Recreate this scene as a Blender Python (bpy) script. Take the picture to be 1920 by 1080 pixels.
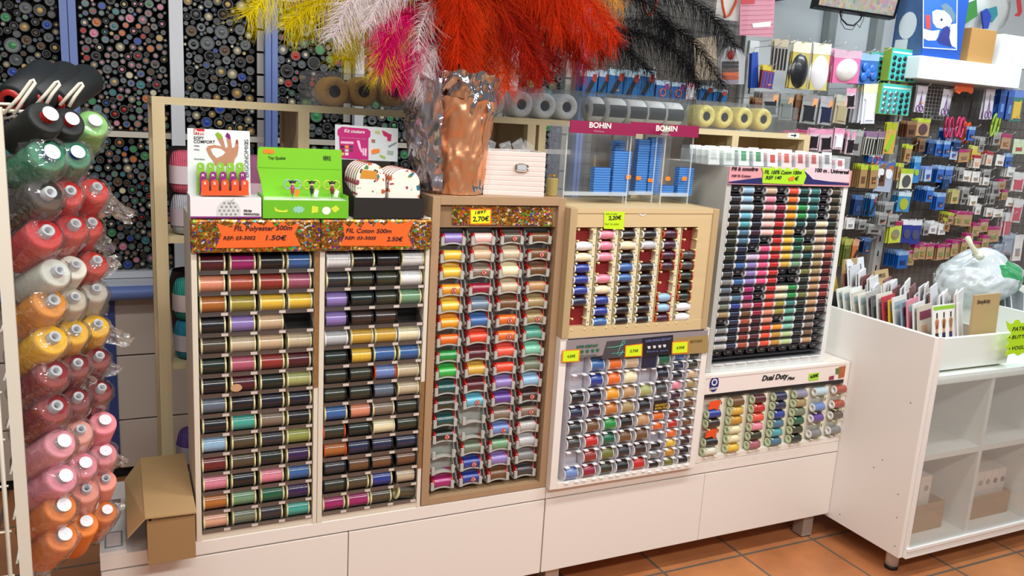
import bpy, math, random
from mathutils import Vector, Matrix
from math import sin, cos, pi, radians
random.seed(7)
SC = bpy.context.scene
COL = SC.collection
for o in list(bpy.data.objects): bpy.data.objects.remove(o)

# ---------------------------------------------------------------- camera
FPX, YAW, PITCH, ROLL = 1548.86, 0.453629, 0.205028, 0.0598888
CAM = Vector((-1.735582, -2.012971, 1.46541))
_f = Vector((sin(YAW)*cos(PITCH), cos(YAW)*cos(PITCH), -sin(PITCH)))
_r = Vector((cos(YAW), -sin(YAW), 0)); _u = _r.cross(_f)
_R = _r*cos(ROLL)+_u*sin(ROLL); _U = -_r*sin(ROLL)+_u*cos(ROLL)
cd = bpy.data.cameras.new('camera'); cam = bpy.data.objects.new('camera', cd); COL.objects.link(cam)
m = Matrix.Identity(4)
for i in range(3): m[i][0] = _R[i]; m[i][1] = _U[i]; m[i][2] = -_f[i]; m[i][3] = CAM[i]
cam.matrix_world = m
cd.sensor_width = 36; cd.lens = 36*FPX/1920; cd.clip_start = .05
SC.camera = cam
def at(px, py, ax, v):
    """point where the sight line of a picture point meets the world plane ax = v"""
    d = _f + _R*((px-960)/FPX) - _U*((py-540)/FPX)
    i = 'xyz'.index(ax)
    return CAM + d*((v-CAM[i])/d[i])

# ---------------------------------------------------------------- world, lights, exposure
w = bpy.data.worlds.new('world'); SC.world = w; w.use_nodes = True
w.node_tree.nodes['Background'].inputs[0].default_value = (.86, .92, 1, 1)
w.node_tree.nodes['Background'].inputs[1].default_value = .24
SC.view_settings.view_transform = 'Standard'; SC.view_settings.look = 'None'
SC.view_settings.exposure = -0.13; SC.view_settings.gamma = 1; SC.view_settings.use_curve_mapping = False
def area_light(name, loc, rot, sx, sy, power, col):
    l = bpy.data.lights.new(name, 'AREA'); l.shape = 'RECTANGLE'; l.size = sx; l.size_y = sy
    l.energy = power; l.color = col
    o = bpy.data.objects.new(name, l); COL.objects.link(o); o.location = loc; o.rotation_euler = rot
    return o
WARM = (1, .97, .925); COOL = (.86, .95, 1)
area_light('ceiling_tube_light', (-1.9, -.9, 2.62), (radians(14), 0, 0), 1.5, .16, 28, WARM)
area_light('ceiling_tube_light', (.2, -.9, 2.62), (radians(14), 0, 0), 1.5, .16, 33, WARM)
area_light('ceiling_tube_light', (-.8, -2.6, 2.62), (radians(30), 0, 0), 2.4, .2, 66, WARM)
area_light('ceiling_tube_light', (2.3, .2, 2.62), (radians(10), 0, 0), 1.5, .16, 31, COOL)
area_light('ceiling_tube_light', (1.9, 1.0, 2.64), (radians(-12), 0, 0), 1.6, .16, 22, COOL)  # unseen lamp added to brighten the back wall and the hung goods
area_light('ceiling_tube_light', (2.2, -1.5, 2.62), (radians(25), 0, 0), 1.5, .16, 21, COOL)

# ---------------------------------------------------------------- colour and material helpers
def lin(h):
    h = h.lstrip('#'); o = []
    for i in (0, 2, 4):
        c = int(h[i:i+2], 16)/255
        o.append(c/12.92 if c <= .04045 else ((c+.055)/1.055)**2.4)
    return (*o, 1)
_M = {}
def M(h, rough=.5, metal=0, spec=.5, coat=0, alpha=1, trans=0, bump=None, vary=None, emit=0, sheen=0, name=None):
    """a node material: base colour, optional procedural colour variation and bump"""
    k = (h, rough, metal, spec, coat, alpha, trans, bump, vary, emit, sheen)
    if k in _M: return _M[k]
    mt = bpy.data.materials.new(name or 'surface_'+h.strip('#')); mt.use_nodes = True
    nt = mt.node_tree; b = nt.nodes['Principled BSDF']
    b.inputs['Base Color'].default_value = lin(h); b.inputs['Roughness'].default_value = rough
    b.inputs['Metallic'].default_value = metal; b.inputs['Specular IOR Level'].default_value = spec
    b.inputs['Coat Weight'].default_value = coat; b.inputs['Coat Roughness'].default_value = .1; b.inputs['Alpha'].default_value = alpha
    b.inputs['Transmission Weight'].default_value = trans
    if sheen: b.inputs['Sheen Weight'].default_value = sheen
    if emit:
        b.inputs['Emission Color'].default_value = lin(h); b.inputs['Emission Strength'].default_value = emit
    tc = nt.nodes.new('ShaderNodeTexCoord')
    if vary:   # (scale, amount, stretch)
        n = nt.nodes.new('ShaderNodeTexNoise'); mp = nt.nodes.new('ShaderNodeMapping')
        mp.inputs['Scale'].default_value = vary[2] if len(vary) > 2 else (1, 1, 1)
        n.inputs['Scale'].default_value = vary[0]; n.inputs['Detail'].default_value = 5
        nt.links.new(tc.outputs['Object'], mp.inputs[0]); nt.links.new(mp.outputs[0], n.inputs[0])
        mx = nt.nodes.new('ShaderNodeMix'); mx.data_type = 'RGBA'
        c = lin(h); a = vary[1]
        mx.inputs[6].default_value = (*[x*(1-a) for x in c[:3]], 1)
        mx.inputs[7].default_value = (*[min(1, x*(1+a)) for x in c[:3]], 1)
        nt.links.new(n.outputs[0], mx.inputs[0]); nt.links.new(mx.outputs[2], b.inputs['Base Color'])
    if bump:   # (kind, scale, strength, stretch)
        mp = nt.nodes.new('ShaderNodeMapping'); nt.links.new(tc.outputs['Object'], mp.inputs[0])
        mp.inputs['Scale'].default_value = bump[3] if len(bump) > 3 else (1, 1, 1)
        if bump[0] == 'noise':
            n = nt.nodes.new('ShaderNodeTexNoise'); n.inputs['Scale'].default_value = bump[1]; n.inputs['Detail'].default_value = 4
        elif bump[0] == 'wave':
            n = nt.nodes.new('ShaderNodeTexWave'); n.inputs['Scale'].default_value = bump[1]; n.bands_direction = 'X'
            n.inputs['Distortion'].default_value = 1.2
        else:
            n = nt.nodes.new('ShaderNodeTexVoronoi'); n.inputs['Scale'].default_value = bump[1]
        nt.links.new(mp.outputs[0], n.inputs[0])
        bp = nt.nodes.new('ShaderNodeBump'); bp.inputs['Strength'].default_value = bump[2]; bp.inputs['Distance'].default_value = .002
        nt.links.new(n.outputs[0], bp.inputs['Height']); nt.links.new(bp.outputs[0], b.inputs['Normal'])
    _M[k] = mt
    return mt
def film(h='#ffffff', clear=.8, rough=.12, bump=None, key='film', gloss=.06):
    """thin clear plastic: mostly see-through with a glossy, slightly milky coat"""
    k = (key, h, clear, rough, bump)
    if k in _M: return _M[k]
    mt = bpy.data.materials.new('clear_plastic'); mt.use_nodes = True; nt = mt.node_tree
    b = nt.nodes['Principled BSDF']; b.inputs['Base Color'].default_value = lin(h); b.inputs['Roughness'].default_value = .4
    gl = nt.nodes.new('ShaderNodeBsdfGlossy'); gl.inputs['Roughness'].default_value = rough
    tr = nt.nodes.new('ShaderNodeBsdfTransparent'); m1 = nt.nodes.new('ShaderNodeMixShader'); m1.inputs[0].default_value = 1-clear
    fr = nt.nodes.new('ShaderNodeLayerWeight'); fr.inputs[0].default_value = .5; pw = nt.nodes.new('ShaderNodeMath'); pw.operation = 'POWER'; pw.inputs[1].default_value = 4; ma = nt.nodes.new('ShaderNodeMath'); ma.operation = 'MULTIPLY_ADD'; ma.inputs[1].default_value = .6; ma.inputs[2].default_value = gloss
    nt.links.new(fr.outputs['Facing'], pw.inputs[0]); nt.links.new(pw.outputs[0], ma.inputs[0]); mx = nt.nodes.new('ShaderNodeMixShader')
    nt.links.new(tr.outputs[0], m1.inputs[1]); nt.links.new(b.outputs[0], m1.inputs[2])
    nt.links.new(ma.outputs[0], mx.inputs[0]); nt.links.new(m1.outputs[0], mx.inputs[1]); nt.links.new(gl.outputs[0], mx.inputs[2])
    nt.links.new(mx.outputs[0], nt.nodes['Material Output'].inputs[0])
    if bump:
        tc = nt.nodes.new('ShaderNodeTexCoord'); n = nt.nodes.new('ShaderNodeTexNoise')
        n.inputs['Scale'].default_value = bump[0]; n.inputs['Detail'].default_value = 2; n.inputs['Distortion'].default_value = 1.5
        bp = nt.nodes.new('ShaderNodeBump'); bp.inputs['Strength'].default_value = bump[1]; bp.inputs['Distance'].default_value = .01
        nt.links.new(tc.outputs['Object'], n.inputs[0]); nt.links.new(n.outputs[0], bp.inputs['Height'])
        nt.links.new(bp.outputs[0], b.inputs['Normal']); nt.links.new(bp.outputs[0], gl.inputs['Normal']); nt.links.new(bp.outputs[0], fr.inputs['Normal'])
    _M[k] = mt
    return mt

# ---------------------------------------------------------------- mesh builder
ORG = {}
def empty(name, loc):
    o = bpy.data.objects.new(name, None); COL.objects.link(o); o.location = loc; o.empty_display_size = .05
    ORG[o.name] = Vector(loc); return o
def tag(o, label=None, cat=None, group=None, kind=None):
    if label: o['label'] = label
    if cat: o['category'] = cat
    if group: o['group'] = group
    if kind: o['kind'] = kind
    return o
def thing(name, loc, label, cat, group=None): return tag(empty(name, loc), label, cat, group)
class MB:
    def __init__(s): s.v = []; s.f = []; s.m = []; s.s = []
    def add(s, vs, fs, mi=0, sm=False):
        b = len(s.v); s.v += [Vector(x) for x in vs]
        for f in fs: s.f.append([b+i for i in f]); s.m.append(mi); s.s.append(sm)
        return s
    def box(s, x0, x1, y0, y1, z0, z1, mi=0):
        return s.add([(x0,y0,z0),(x1,y0,z0),(x1,y1,z0),(x0,y1,z0),(x0,y0,z1),(x1,y0,z1),(x1,y1,z1),(x0,y1,z1)],
            [(0,3,2,1),(4,5,6,7),(0,1,5,4),(1,2,6,5),(2,3,7,6),(3,0,4,7)], mi)
    def obox(s, c, ax, ay, az, hx, hy, hz, mi=0):
        c = Vector(c); vs = []
        for k in (-1, 1):
            for (i, j) in ((-1,-1),(1,-1),(1,1),(-1,1)): vs.append(c+ax*(i*hx)+ay*(j*hy)+az*(k*hz))
        return s.add(vs, [(0,3,2,1),(4,5,6,7),(0,1,5,4),(1,2,6,5),(2,3,7,6),(3,0,4,7)], mi)
    def lathe(s, prof, o=(0,0,0), ax=(0,0,1), n=20, mi=0, sm=True, arc=2*pi, closed=False):
        """profile of (distance along axis, radius) turned about an axis"""
        o = Vector(o); a = Vector(ax).normalized()
        u = a.orthogonal().normalized() if abs(a.x) < .999 else Vector((0,0,1)); v = a.cross(u)
        vs = []
        for (h, r) in prof:
            for k in range(n): t = arc*k/n; vs.append(o+a*h+(u*cos(t)+v*sin(t))*r)
        fs = []
        for i in range(len(prof)-1):
            for k in range(n):
                k2 = (k+1) % n; fs.append((i*n+k, i*n+k2, (i+1)*n+k2, (i+1)*n+k))
        return s.add(vs, fs, mi, sm)
    def cyl(s, p0, p1, r0, r1=None, n=16, mi=0, caps=True, sm=True):
        p0 = Vector(p0); p1 = Vector(p1); r1 = r0 if r1 is None else r1; L = (p1-p0).length
        s.lathe([(0, r0), (L, r1)], p0, p1-p0, n, mi, sm)
        if caps:
            b = len(s.v)-2*n
            s.f.append(list(range(b+n-1, b-1, -1))); s.m.append(mi); s.s.append(False)
            s.f.append(list(range(b+n, b+2*n))); s.m.append(mi); s.s.append(False)
        return s
    def tube(s, pts, r, n=8, mi=0, taper=None):
        pts = [Vector(p) for p in pts]; vs = []
        up = None
        for i, p in enumerate(pts):
            t = (pts[min(i+1, len(pts)-1)]-pts[max(i-1, 0)]).normalized()
            if up is None: up = t.orthogonal().normalized()
            up = (up-t*up.dot(t)).normalized(); w_ = t.cross(up)
            rr = r*(taper[i] if taper else 1)
            for k in range(n): a = 2*pi*k/n; vs.append(p+(up*cos(a)+w_*sin(a))*rr)
        fs = [(i*n+k, i*n+(k+1) % n, (i+1)*n+(k+1) % n, (i+1)*n+k) for i in range(len(pts)-1) for k in range(n)]
        fs.append(list(range(n-1, -1, -1))); fs.append([(len(pts)-1)*n+k for k in range(n)])
        return s.add(vs, fs, mi, True)
    def poly(s, pts, o, ux, uy, th, mi=0):
        """flat polygon (list of 2D points) on a plane, given a thickness along ux x uy"""
        o = Vector(o); ux = Vector(ux).normalized(); uy = Vector(uy).normalized(); nz = ux.cross(uy)
        area = sum(pts[i][0]*pts[(i+1) % len(pts)][1]-pts[(i+1) % len(pts)][0]*pts[i][1] for i in range(len(pts)))
        if area < 0: pts = pts[::-1]
        n = len(pts)
        vs = [o+ux*a+uy*b+nz*th for a, b in pts]+[o+ux*a+uy*b for a, b in pts]
        fs = [list(range(n)), list(range(2*n-1, n-1, -1))]+[(i, n+i, n+(i+1) % n, (i+1) % n) for i in range(n)]
        return s.add(vs, fs, mi)
    def build(s, name, mats, parent=None, origin=None, bevel=0, tri=False):
        org = Vector((0,0,0))
        if parent is not None: org = ORG[parent.name]
        if origin is not None: org = Vector(origin)
        me = bpy.data.meshes.new(name)
        me.from_pydata([tuple(p-org) for p in s.v], [], s.f)
        for q, mi, sm in zip(me.polygons, s.m, s.s): q.material_index = mi; q.use_smooth = sm
        if not isinstance(mats, (list, tuple)): mats = [mats]
        for mt in mats: me.materials.append(mt)
        me.update()
        o = bpy.data.objects.new(name, me); COL.objects.link(o)
        if parent is not None:
            o.parent = parent
            o.location = org-ORG[parent.name]
        else: o.location = org
        ORG[o.name] = org
        if bevel:
            bv = o.modifiers.new('bevel', 'BEVEL'); bv.width = bevel; bv.segments = 2; bv.limit_method = 'ANGLE'
        return o
def struct(name, mb, mats): return tag(mb.build(name, mats), kind='structure')
def boxm(name, d, mat_, parent=None, bevel=0, origin=None):
    return MB().box(*d).build(name, mat_, parent, origin, bevel)
def copy_tree(src, loc, slotmats=None, rot=None, scale=None):
    r = src.copy(); COL.objects.link(r); r.location = loc; ORG[r.name] = Vector(loc)
    if rot is not None: r.rotation_euler = rot
    if scale is not None: r.scale = scale
    kids = []
    for ch in KIDS.get(src.name, []):
        c = ch.copy(); COL.objects.link(c); c.parent = r; kids.append(c)
        for g in KIDS.get(ch.name, []):
            d = g.copy(); COL.objects.link(d); d.parent = c
    return r, kids
KIDS = {}
def kids_of(o, *ch): KIDS[o.name] = list(ch)
def setmat(o, mt, i=0):
    sl = o.material_slots[i]; sl.link = 'OBJECT'; sl.material = mt

# ---------------------------------------------------------------- lettering
def lettering(s, size, o, mat_, parent, ux=(1,0,0), uy=(0,0,1), align='LEFT', shear=0, bold=0, sx=1, name='lettering', th=.0004, wig=0):
    c = bpy.data.curves.new('lettering', 'FONT'); c.body = s; c.size = size; c.align_x = align; c.shear = shear
    c.offset = bold; c.resolution_u = 3; c.extrude = th
    t = bpy.data.objects.new('lettering', c)
    me = t.to_mesh(); 
    vs = [v.co.copy() for v in me.vertices]; fs = [list(p.vertices) for p in me.polygons]
    t.to_mesh_clear(); bpy.data.objects.remove(t); bpy.data.curves.remove(c)
    o = Vector(o); ux = Vector(ux).normalized(); uy = Vector(uy).normalized(); nz = ux.cross(uy)
    mb = MB()
    mb.add([o+ux*(v.x*sx)+uy*(v.y+wig*sin(v.x/size*2.3))+nz*(v.z+th) for v in vs], fs)
    return mb.build(name, mat_, parent)
ORD = ['', 'first', 'second', 'third', 'fourth', 'fifth', 'sixth', 'seventh', 'eighth', 'ninth', 'tenth', 'eleventh', 'twelfth',
       'thirteenth', 'fourteenth', 'fifteenth', 'sixteenth', 'seventeenth', 'eighteenth', 'nineteenth', 'twentieth', 'twenty-first']
INK = M('#14121a', .6); WHITE = M('#efece6', .4); PINE = M('#d9c49a', .55, vary=(3, .16, (14, 14, 1)))
# ---------------------------------------------------------------- floor and walls
def floor_material():
    mt = bpy.data.materials.new('terracotta_tiles'); mt.use_nodes = True; nt = mt.node_tree; b = nt.nodes['Principled BSDF']
    tc = nt.nodes.new('ShaderNodeTexCoord'); mp = nt.nodes.new('ShaderNodeMapping')
    mp.inputs['Location'].default_value = (-.212, -.008, 0); nt.links.new(tc.outputs['Object'], mp.inputs[0])
    br = nt.nodes.new('ShaderNodeTexBrick'); br.offset = 0; br.inputs['Scale'].default_value = 1
    br.inputs['Brick Width'].default_value = .335; br.inputs['Row Height'].default_value = .335
    br.inputs['Mortar Size'].default_value = .006; br.inputs['Mortar Smooth'].default_value = .3
    br.inputs['Color1'].default_value = lin('#be7a4e'); br.inputs['Color2'].default_value = lin('#c88858')
    br.inputs['Mortar'].default_value = lin('#6f675c')
    nt.links.new(mp.outputs[0], br.inputs[0])
    n = nt.nodes.new('ShaderNodeTexNoise'); n.inputs['Scale'].default_value = 7; n.inputs['Detail'].default_value = 6
    mx = nt.nodes.new('ShaderNodeMix'); mx.data_type = 'RGBA'; mx.blend_type = 'MULTIPLY'; mx.inputs[0].default_value = .55
    cr = nt.nodes.new('ShaderNodeValToRGB'); cr.color_ramp.elements[0].position = .3; cr.color_ramp.elements[0].color = (.55,.5,.47,1)
    cr.color_ramp.elements[1].position = .75; cr.color_ramp.elements[1].color = (1.15,1.1,1.05,1)
    nt.links.new(tc.outputs['Object'], n.inputs[0]); nt.links.new(n.outputs[0], cr.inputs[0])
    nt.links.new(br.outputs['Color'], mx.inputs[6]); nt.links.new(cr.outputs[0], mx.inputs[7])
    nt.links.new(mx.outputs[2], b.inputs['Base Color']); b.inputs['Roughness'].default_value = .38
    bp = nt.nodes.new('ShaderNodeBump'); bp.invert = True; bp.inputs['Strength'].default_value = .5; bp.inputs['Distance'].default_value = .003
    nt.links.new(br.outputs['Fac'], bp.inputs['Height']); nt.links.new(bp.outputs[0], b.inputs['Normal'])
    return mt
struct('floor', MB().box(-4, 5, -3.4, 1.9, -.04, 0), floor_material())
WALLW = M('#e6ebec', .6)
struct('wall_back', MB().box(-4, 5, 1.9, 2.0, 0, 2.7), WALLW)
struct('wall_left', MB().box(-3.1, -3.0, -1.0, 1.9, 0, 2.7), M('#5a564f', .8))
struct('wall_right', MB().box(4.3, 4.4, -.2, 1.9, 0, 2.7), WALLW)

# ---------------------------------------------------------------- low white counter of drawer units
LACQ = M('#ebe5de', .22, spec=.5); EDGE = M('#e6dccf', .3); STEEL = M('#bdb8b0', .35, metal=.5); BLACK = M('#151312', .5)
def drawer_unit(x0, x1, label):
    t = thing('drawer_cabinet', ((x0+x1)/2, .2, 0), label, 'cabinet', 'low white drawer cabinets')
    MB().box(x0, x1, 0, .42, .345, .382).build('top_panel', LACQ, t, bevel=.0012)
    b = MB(); b.box(x0, x0+.016, .02, .42, .1, .345); b.box(x1-.016, x1, .02, .42, .1, .345)
    b.box(x0+.016, x1-.016, .02, .42, .1, .116); b.box(x0+.016, x1-.016, .404, .42, .116, .345)
    b.build('carcass', LACQ, t)
    for k in range(2):
        a = x0+(x1-x0)*k/2
        MB().box(a+.0015, a+.6-.0015, 0, .018, .1, .3405).build('drawer_front', LACQ, t, bevel=.001)
    for lx in (x0+.06, x1-.06):
        for ly in (.055, .36):
            l = MB().box(lx-.024, lx+.024, ly-.024, ly+.024, .004, .1).build('leg', STEEL, t, bevel=.001)
            MB().box(lx-.022, lx+.022, ly-.022, ly+.022, 0, .004).build('foot_pad', BLACK, l)
drawer_unit(-1.8, -.601, 'low glossy white drawer cabinet on steel legs, under the orange-signed spool rack')
drawer_unit(-.599, .598, 'low glossy white drawer cabinet on steel legs, under the white spool racks')

# ---------------------------------------------------------------- white display cabinet with glass front (right)
GX0, GX1, GY0, GY1 = .6, 1.92, -.31, .3
WL = M('#ece9e4', .3); WIN = M('#dfe6e2', .4); GLASS = film('#e8f0ee', .86, .04, key='glass')
g = thing('display_cabinet', (1.26, 0, 0), 'white display cabinet with glass front on round legs, pattern envelopes in its top', 'cabinet')
s_ = MB(); s_.box(GX0, GX0+.02, GY0, GY1, .085, .855)
s_.build('side_panel', WL, g, bevel=.001)
MB().box(GX1, GX1+.02, GY0, GY1, .085, .855).build('side_panel', WL, g, bevel=.001)
MB().box(GX0+.02, GX1, GY1-.02, GY1, .085, .8).build('back_panel', WL, g)
MB().box(GX0+.02, GX1, GY0, GY1-.02, .085, .125).build('bottom_shelf', WIN, g)
MB().box(GX0+.02, GX1, GY0+.006, GY1-.02, .425, .445).build('middle_shelf', WIN, g)
MB().box(GX0+.02, GX1, GY0, GY1-.02, .693, .722).build('top_shelf', WIN, g)
for dx in (.93, 1.25, 1.58):
    MB().box(dx, dx+.018, GY0+.006, GY1-.02, .125, .425).box(dx, dx+.018, GY0+.006, GY1-.02, .445, .693).build('divider', WIN, g)
rl = MB().box(GX0+.02, GX1, GY0-.012, GY0-.001, .085, .122); rl.box(GX0+.02, GX1, GY0-.016, GY0-.012, .112, .122)
rl.build('bottom_rail', M('#f3f4f2', .25), g)
MB().box(GX0+.018, GX0+.034, GY0-.008, GY0-.001, .122, .855).build('front_edge', WL, g)
MB().box(GX0+.036, GX1, GY0-.009, GY0-.005, .122, .715).build('glass_pane', GLASS, g)
sc_ = MB()
for (py, pz) in ((-.26,.62),(-.16,.35),(-.19,.39),(-.29,.12),(-.05,.12),(-.27,.3),(-.28,.22)):
    sc_.cyl((GX0-.0006, py, pz), (GX0+.002, py, pz), .0022, n=10)
sc_.build('screw_hole', M('#6a655e', .6), g)
for lx in (.665, 1.86):
    for ly in (-.24, .24):
        l = MB().cyl((lx, ly, .012), (lx, ly, .085), .0215, n=24).build('leg', M('#d7d2ca', .35), g)
        MB().cyl((lx, ly, 0), (lx, ly, .014), .0225, n=24).build('foot_pad', BLACK, l)
t = thing('wooden_tray', (.83, -.1, .725), 'shallow white wooden tray holding pattern envelopes on cabinet top shelf', 'tray')
b = MB(); b.box(.64, 1.02, -.285, -.27, .732, .84); b.build('front_board', M('#e3ebe6', .35), t, bevel=.001)
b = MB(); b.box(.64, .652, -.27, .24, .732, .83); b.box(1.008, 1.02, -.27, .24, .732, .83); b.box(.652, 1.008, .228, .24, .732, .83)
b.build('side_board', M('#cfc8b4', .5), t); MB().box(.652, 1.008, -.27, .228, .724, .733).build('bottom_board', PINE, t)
b = MB(); b.box(1.27, 1.286, -.3, .28, .722, .87); tag(b.build('partition_board', WIN, origin=(1.278, 0, .722)), 'upright white partition board beside the star shaped price sign', 'board')

# boxes inside the glass cabinet
CARD = M('#96703c', .75, vary=(5, .06)); CARD2 = M('#c2a173', .75, vary=(5, .06)); WCARD = M('#e5ddd2', .5)
def carton(x0, x1, y0, y1, z0, z1, label, group, flaps=False, mats=CARD, dots=False):
    t = thing('cardboard_box', ((x0+x1)/2, (y0+y1)/2, z0), label, 'box', group)
    th = .004; b = MB(); b.box(x0, x1, y0, y1, z0, z0+th); b.box(x0, x0+th, y0, y1, z0+th, z1); b.box(x1-th, x1, y0, y1, z0+th, z1)
    b.box(x0+th, x1-th, y0, y0+th, z0+th, z1); b.box(x0+th, x1-th, y1-th, y1, z0+th, z1); b.build('box_body', mats, t)
    return t
carton(.635, .872, -.255, .1, .126, .228, 'open brown cardboard box in left lower compartment of glass cabinet', 'open boxes in the glass cabinet')
carton(.975, 1.235, -.255, .1, .126, .214, 'open brown cardboard box in second lower compartment of glass cabinet', 'open boxes in the glass cabinet')
def small_carton(x, y, z, w, d, h, label, group, hole=False):
    t = thing('small_carton', (x, y, z), label, 'box', group)
    MB().box(x-w/2, x+w/2, y-d/2, y+d/2, z, z+h).build('box_body', WCARD, t, bevel=.0008)
    p = MB(); q = [(.011*cos(a*pi/8), .011*sin(a*pi/8)) for a in range(16)]
    p.poly(q, (x+.004, y-d/2-.0004, z+h-.045), (1,0,0), (0,0,1), .0004)
    p.build('round_print' if not hole else 'round_window', M('#8c8a86' if not hole else '#3c2c28', .5), t)
for k in range(3): small_carton(.665+.062*k, -.12, .1302, .055, .22, .19, 'slim white carton %s, in left compartment of glass cabinet' % ['nearest the cabinet side panel', 'between its two neighbours', 'nearest the divider'][k], 'white cartons in the left compartment')
for k in range(6): small_carton(1.001+.0415*k, -.12, .1302, .039, .22, .165, 'slim white carton, %s from left in second compartment of glass cabinet' % ORD[k+1], 'white cartons in the second compartment', hole=k > 3)

# ---------------------------------------------------------------- pine shelf unit behind the racks
PX0, PX1, PY0, PY1 = -1.64, .72, .45, .75
PINE2 = M('#cbb185', .6, vary=(4, .22, (10, 10, 1))); PINEH = M('#d8c69c', .55, vary=(4, .12, (1, 10, 12)))
ps = thing('pine_shelf_unit', (-.46, .6, 0), 'tall open pine shelf unit standing behind the spool racks', 'shelf')
MB().box(PX0, PX1, PY0, PY1, 1.441, 1.461).build('top_shelf', PINEH, ps)
for (x0, x1) in ((PX0, PX0+.032), (-1.252, -1.22), (-.512, -.482), (-.47, -.444), (-.09, -.06), (.336, .366), (PX1-.03, PX1)):
    MB().box(x0, x1, PY0, PY0+.03, 0, 1.441).build('post', PINE, ps)
    MB().box(x0, x1, PY1-.03, PY1, 0, 1.441).build('post', PINE, ps)
for x in (-1.245, -.5, -.08, .345, PX1-.02):
    MB().box(x, x+.012, PY0+.03, PY1-.03, .42, 1.441).build('side_panel', PINE2, ps)
for z in (.34, .69, 1.06): MB().box(PX0+.032, -1.252, PY0+.01, PY1-.03, z, z+.018).build('shelf_board', PINEH, ps)
for z in (.3, .8): MB().box(-1.22, PX1-.03, PY0+.03, PY1-.03, z, z+.018).build('shelf_board', PINEH, ps)
b = MB().box(-.06, .33, PY1-.028, PY1-.018, .82, 1.44); b.build('back_panel', PINE2, ps)
b = MB().box(.37, PX1-.03, PY1-.028, PY1-.018, .82, 1.44); b.build('back_panel', PINE2, ps)
# arrow sticker on the top edge near the right end
c = at(1488, 254, 'y', PY0-.001); t = MB()
t.box(c.x-.028, c.x+.028, PY0-.001, PY0, c.z-.009, c.z+.009).build('sticker', M('#f2f2f0', .4), ps)
MB().poly([(-.014,-.002),(.004,-.002),(.004,-.007),(.015,0),(.004,.007),(.004,.002),(-.014,.002)], (c.x, PY0-.0015, c.z), (1,0,0), (0,0,1), .0005).build('arrow_print', INK, ps)

# ---------------------------------------------------------------- wall of button tubes
BLUE = M('#6f86c4', .45); BLUED = M('#3f508f', .4); OFFW = M('#d9dde4', .45); SHW = M('#cfcabd', .5); DARK = M('#1a1714', .9)
tw = thing('tube_display_shelf', (-.9, 1.6, 0), 'tall wall shelf with blue and white uprights crammed with button tubes', 'shelf')
posts = [(-1.862, .05, 'b'), (-1.519, .046, 'w'), (-1.186, .046, 'b'), (-.846, .036, 'w'), (-.505, .046, 'b'), (-.17, .04, 'w'), (.175, .034, 'b')]
for (x, wd, c) in posts:
    b = MB()
    if c == 'b': b.box(x-wd/2, x-.0015, 1.3, 1.34, .789, 2.6); b.box(x+.0015, x+wd/2, 1.3, 1.34, .789, 2.6); b.box(x-.0015, x+.0015, 1.315, 1.34, .789, 2.6, 1)
    else: b.box(x-wd/2, x+wd/2, 1.3, 1.34, .789, 2.6)
    b.build('post', [BLUE, BLUED] if c == 'b' else [OFFW], tw)
MB().box(-2.9, .19, 1.345, 1.6, 1.307, 1.328).build('shelf_board', SHW, tw)
MB().box(-2.9, .19, 1.345, 1.6, 1.84, 1.86).build('shelf_board', SHW, tw)
MB().box(-2.9, .19, 1.32, 1.6, .79, .815).build('shelf_board', OFFW, tw)
MB().box(-2.9, .19, 1.60, 1.62, .79, 2.6).build('back_panel', DARK, tw)  # near-black colour stands in for the shade of the cavity behind the tubes
for x in (-1.21, -.875, -.53, -.2, .13):
    b = MB(); z = .82
    while z < 1.83:
        b.box(x-.022, x+.006, 1.346, 1.36, z, z+.075); z += .083
    b.build('side_slats', M('#b9b6ae', .6), tw)
# drawers below with the blue rail
dc = thing('drawer_cabinet', (-1.2, 1.4, 0), 'white wide drawer base with blue rail under the button tube wall', 'cabinet', 'white drawer base under the tube wall')
MB().box(-2.9, .19, 1.24, 1.6, .765, .787).build('worktop', OFFW, dc)
MB().lathe([(0, .026), (3.09, .026)], (-2.9, 1.232, .752), (1,0,0), 20).build('blue_rail', BLUE, dc)
dw = M('#d5c9bd', .35)
k = 0
for (xa, xb) in ((-2.42, -1.80), (-1.755, -1.2), (-1.14, -.54), (-.5, .15)):
    for (z0, z1) in ((.045, .236), (.242, .492), (.498, .72)):
        MB().box(xa, xb, 1.3, 1.56, z0, z1).build('drawer_front', dw, dc, bevel=.002)
for x in (-1.777, -1.17, -.52): MB().box(x-.022, x+.022, 1.29, 1.6, .1, .73).build('blue_upright', BLUED, dc)
MB().box(-2.9, .19, 1.32, 1.57, 0, .04).build('gap_shade_strip', DARK, dc)  # near-black strip painting in the shade of the gap under the drawers

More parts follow.
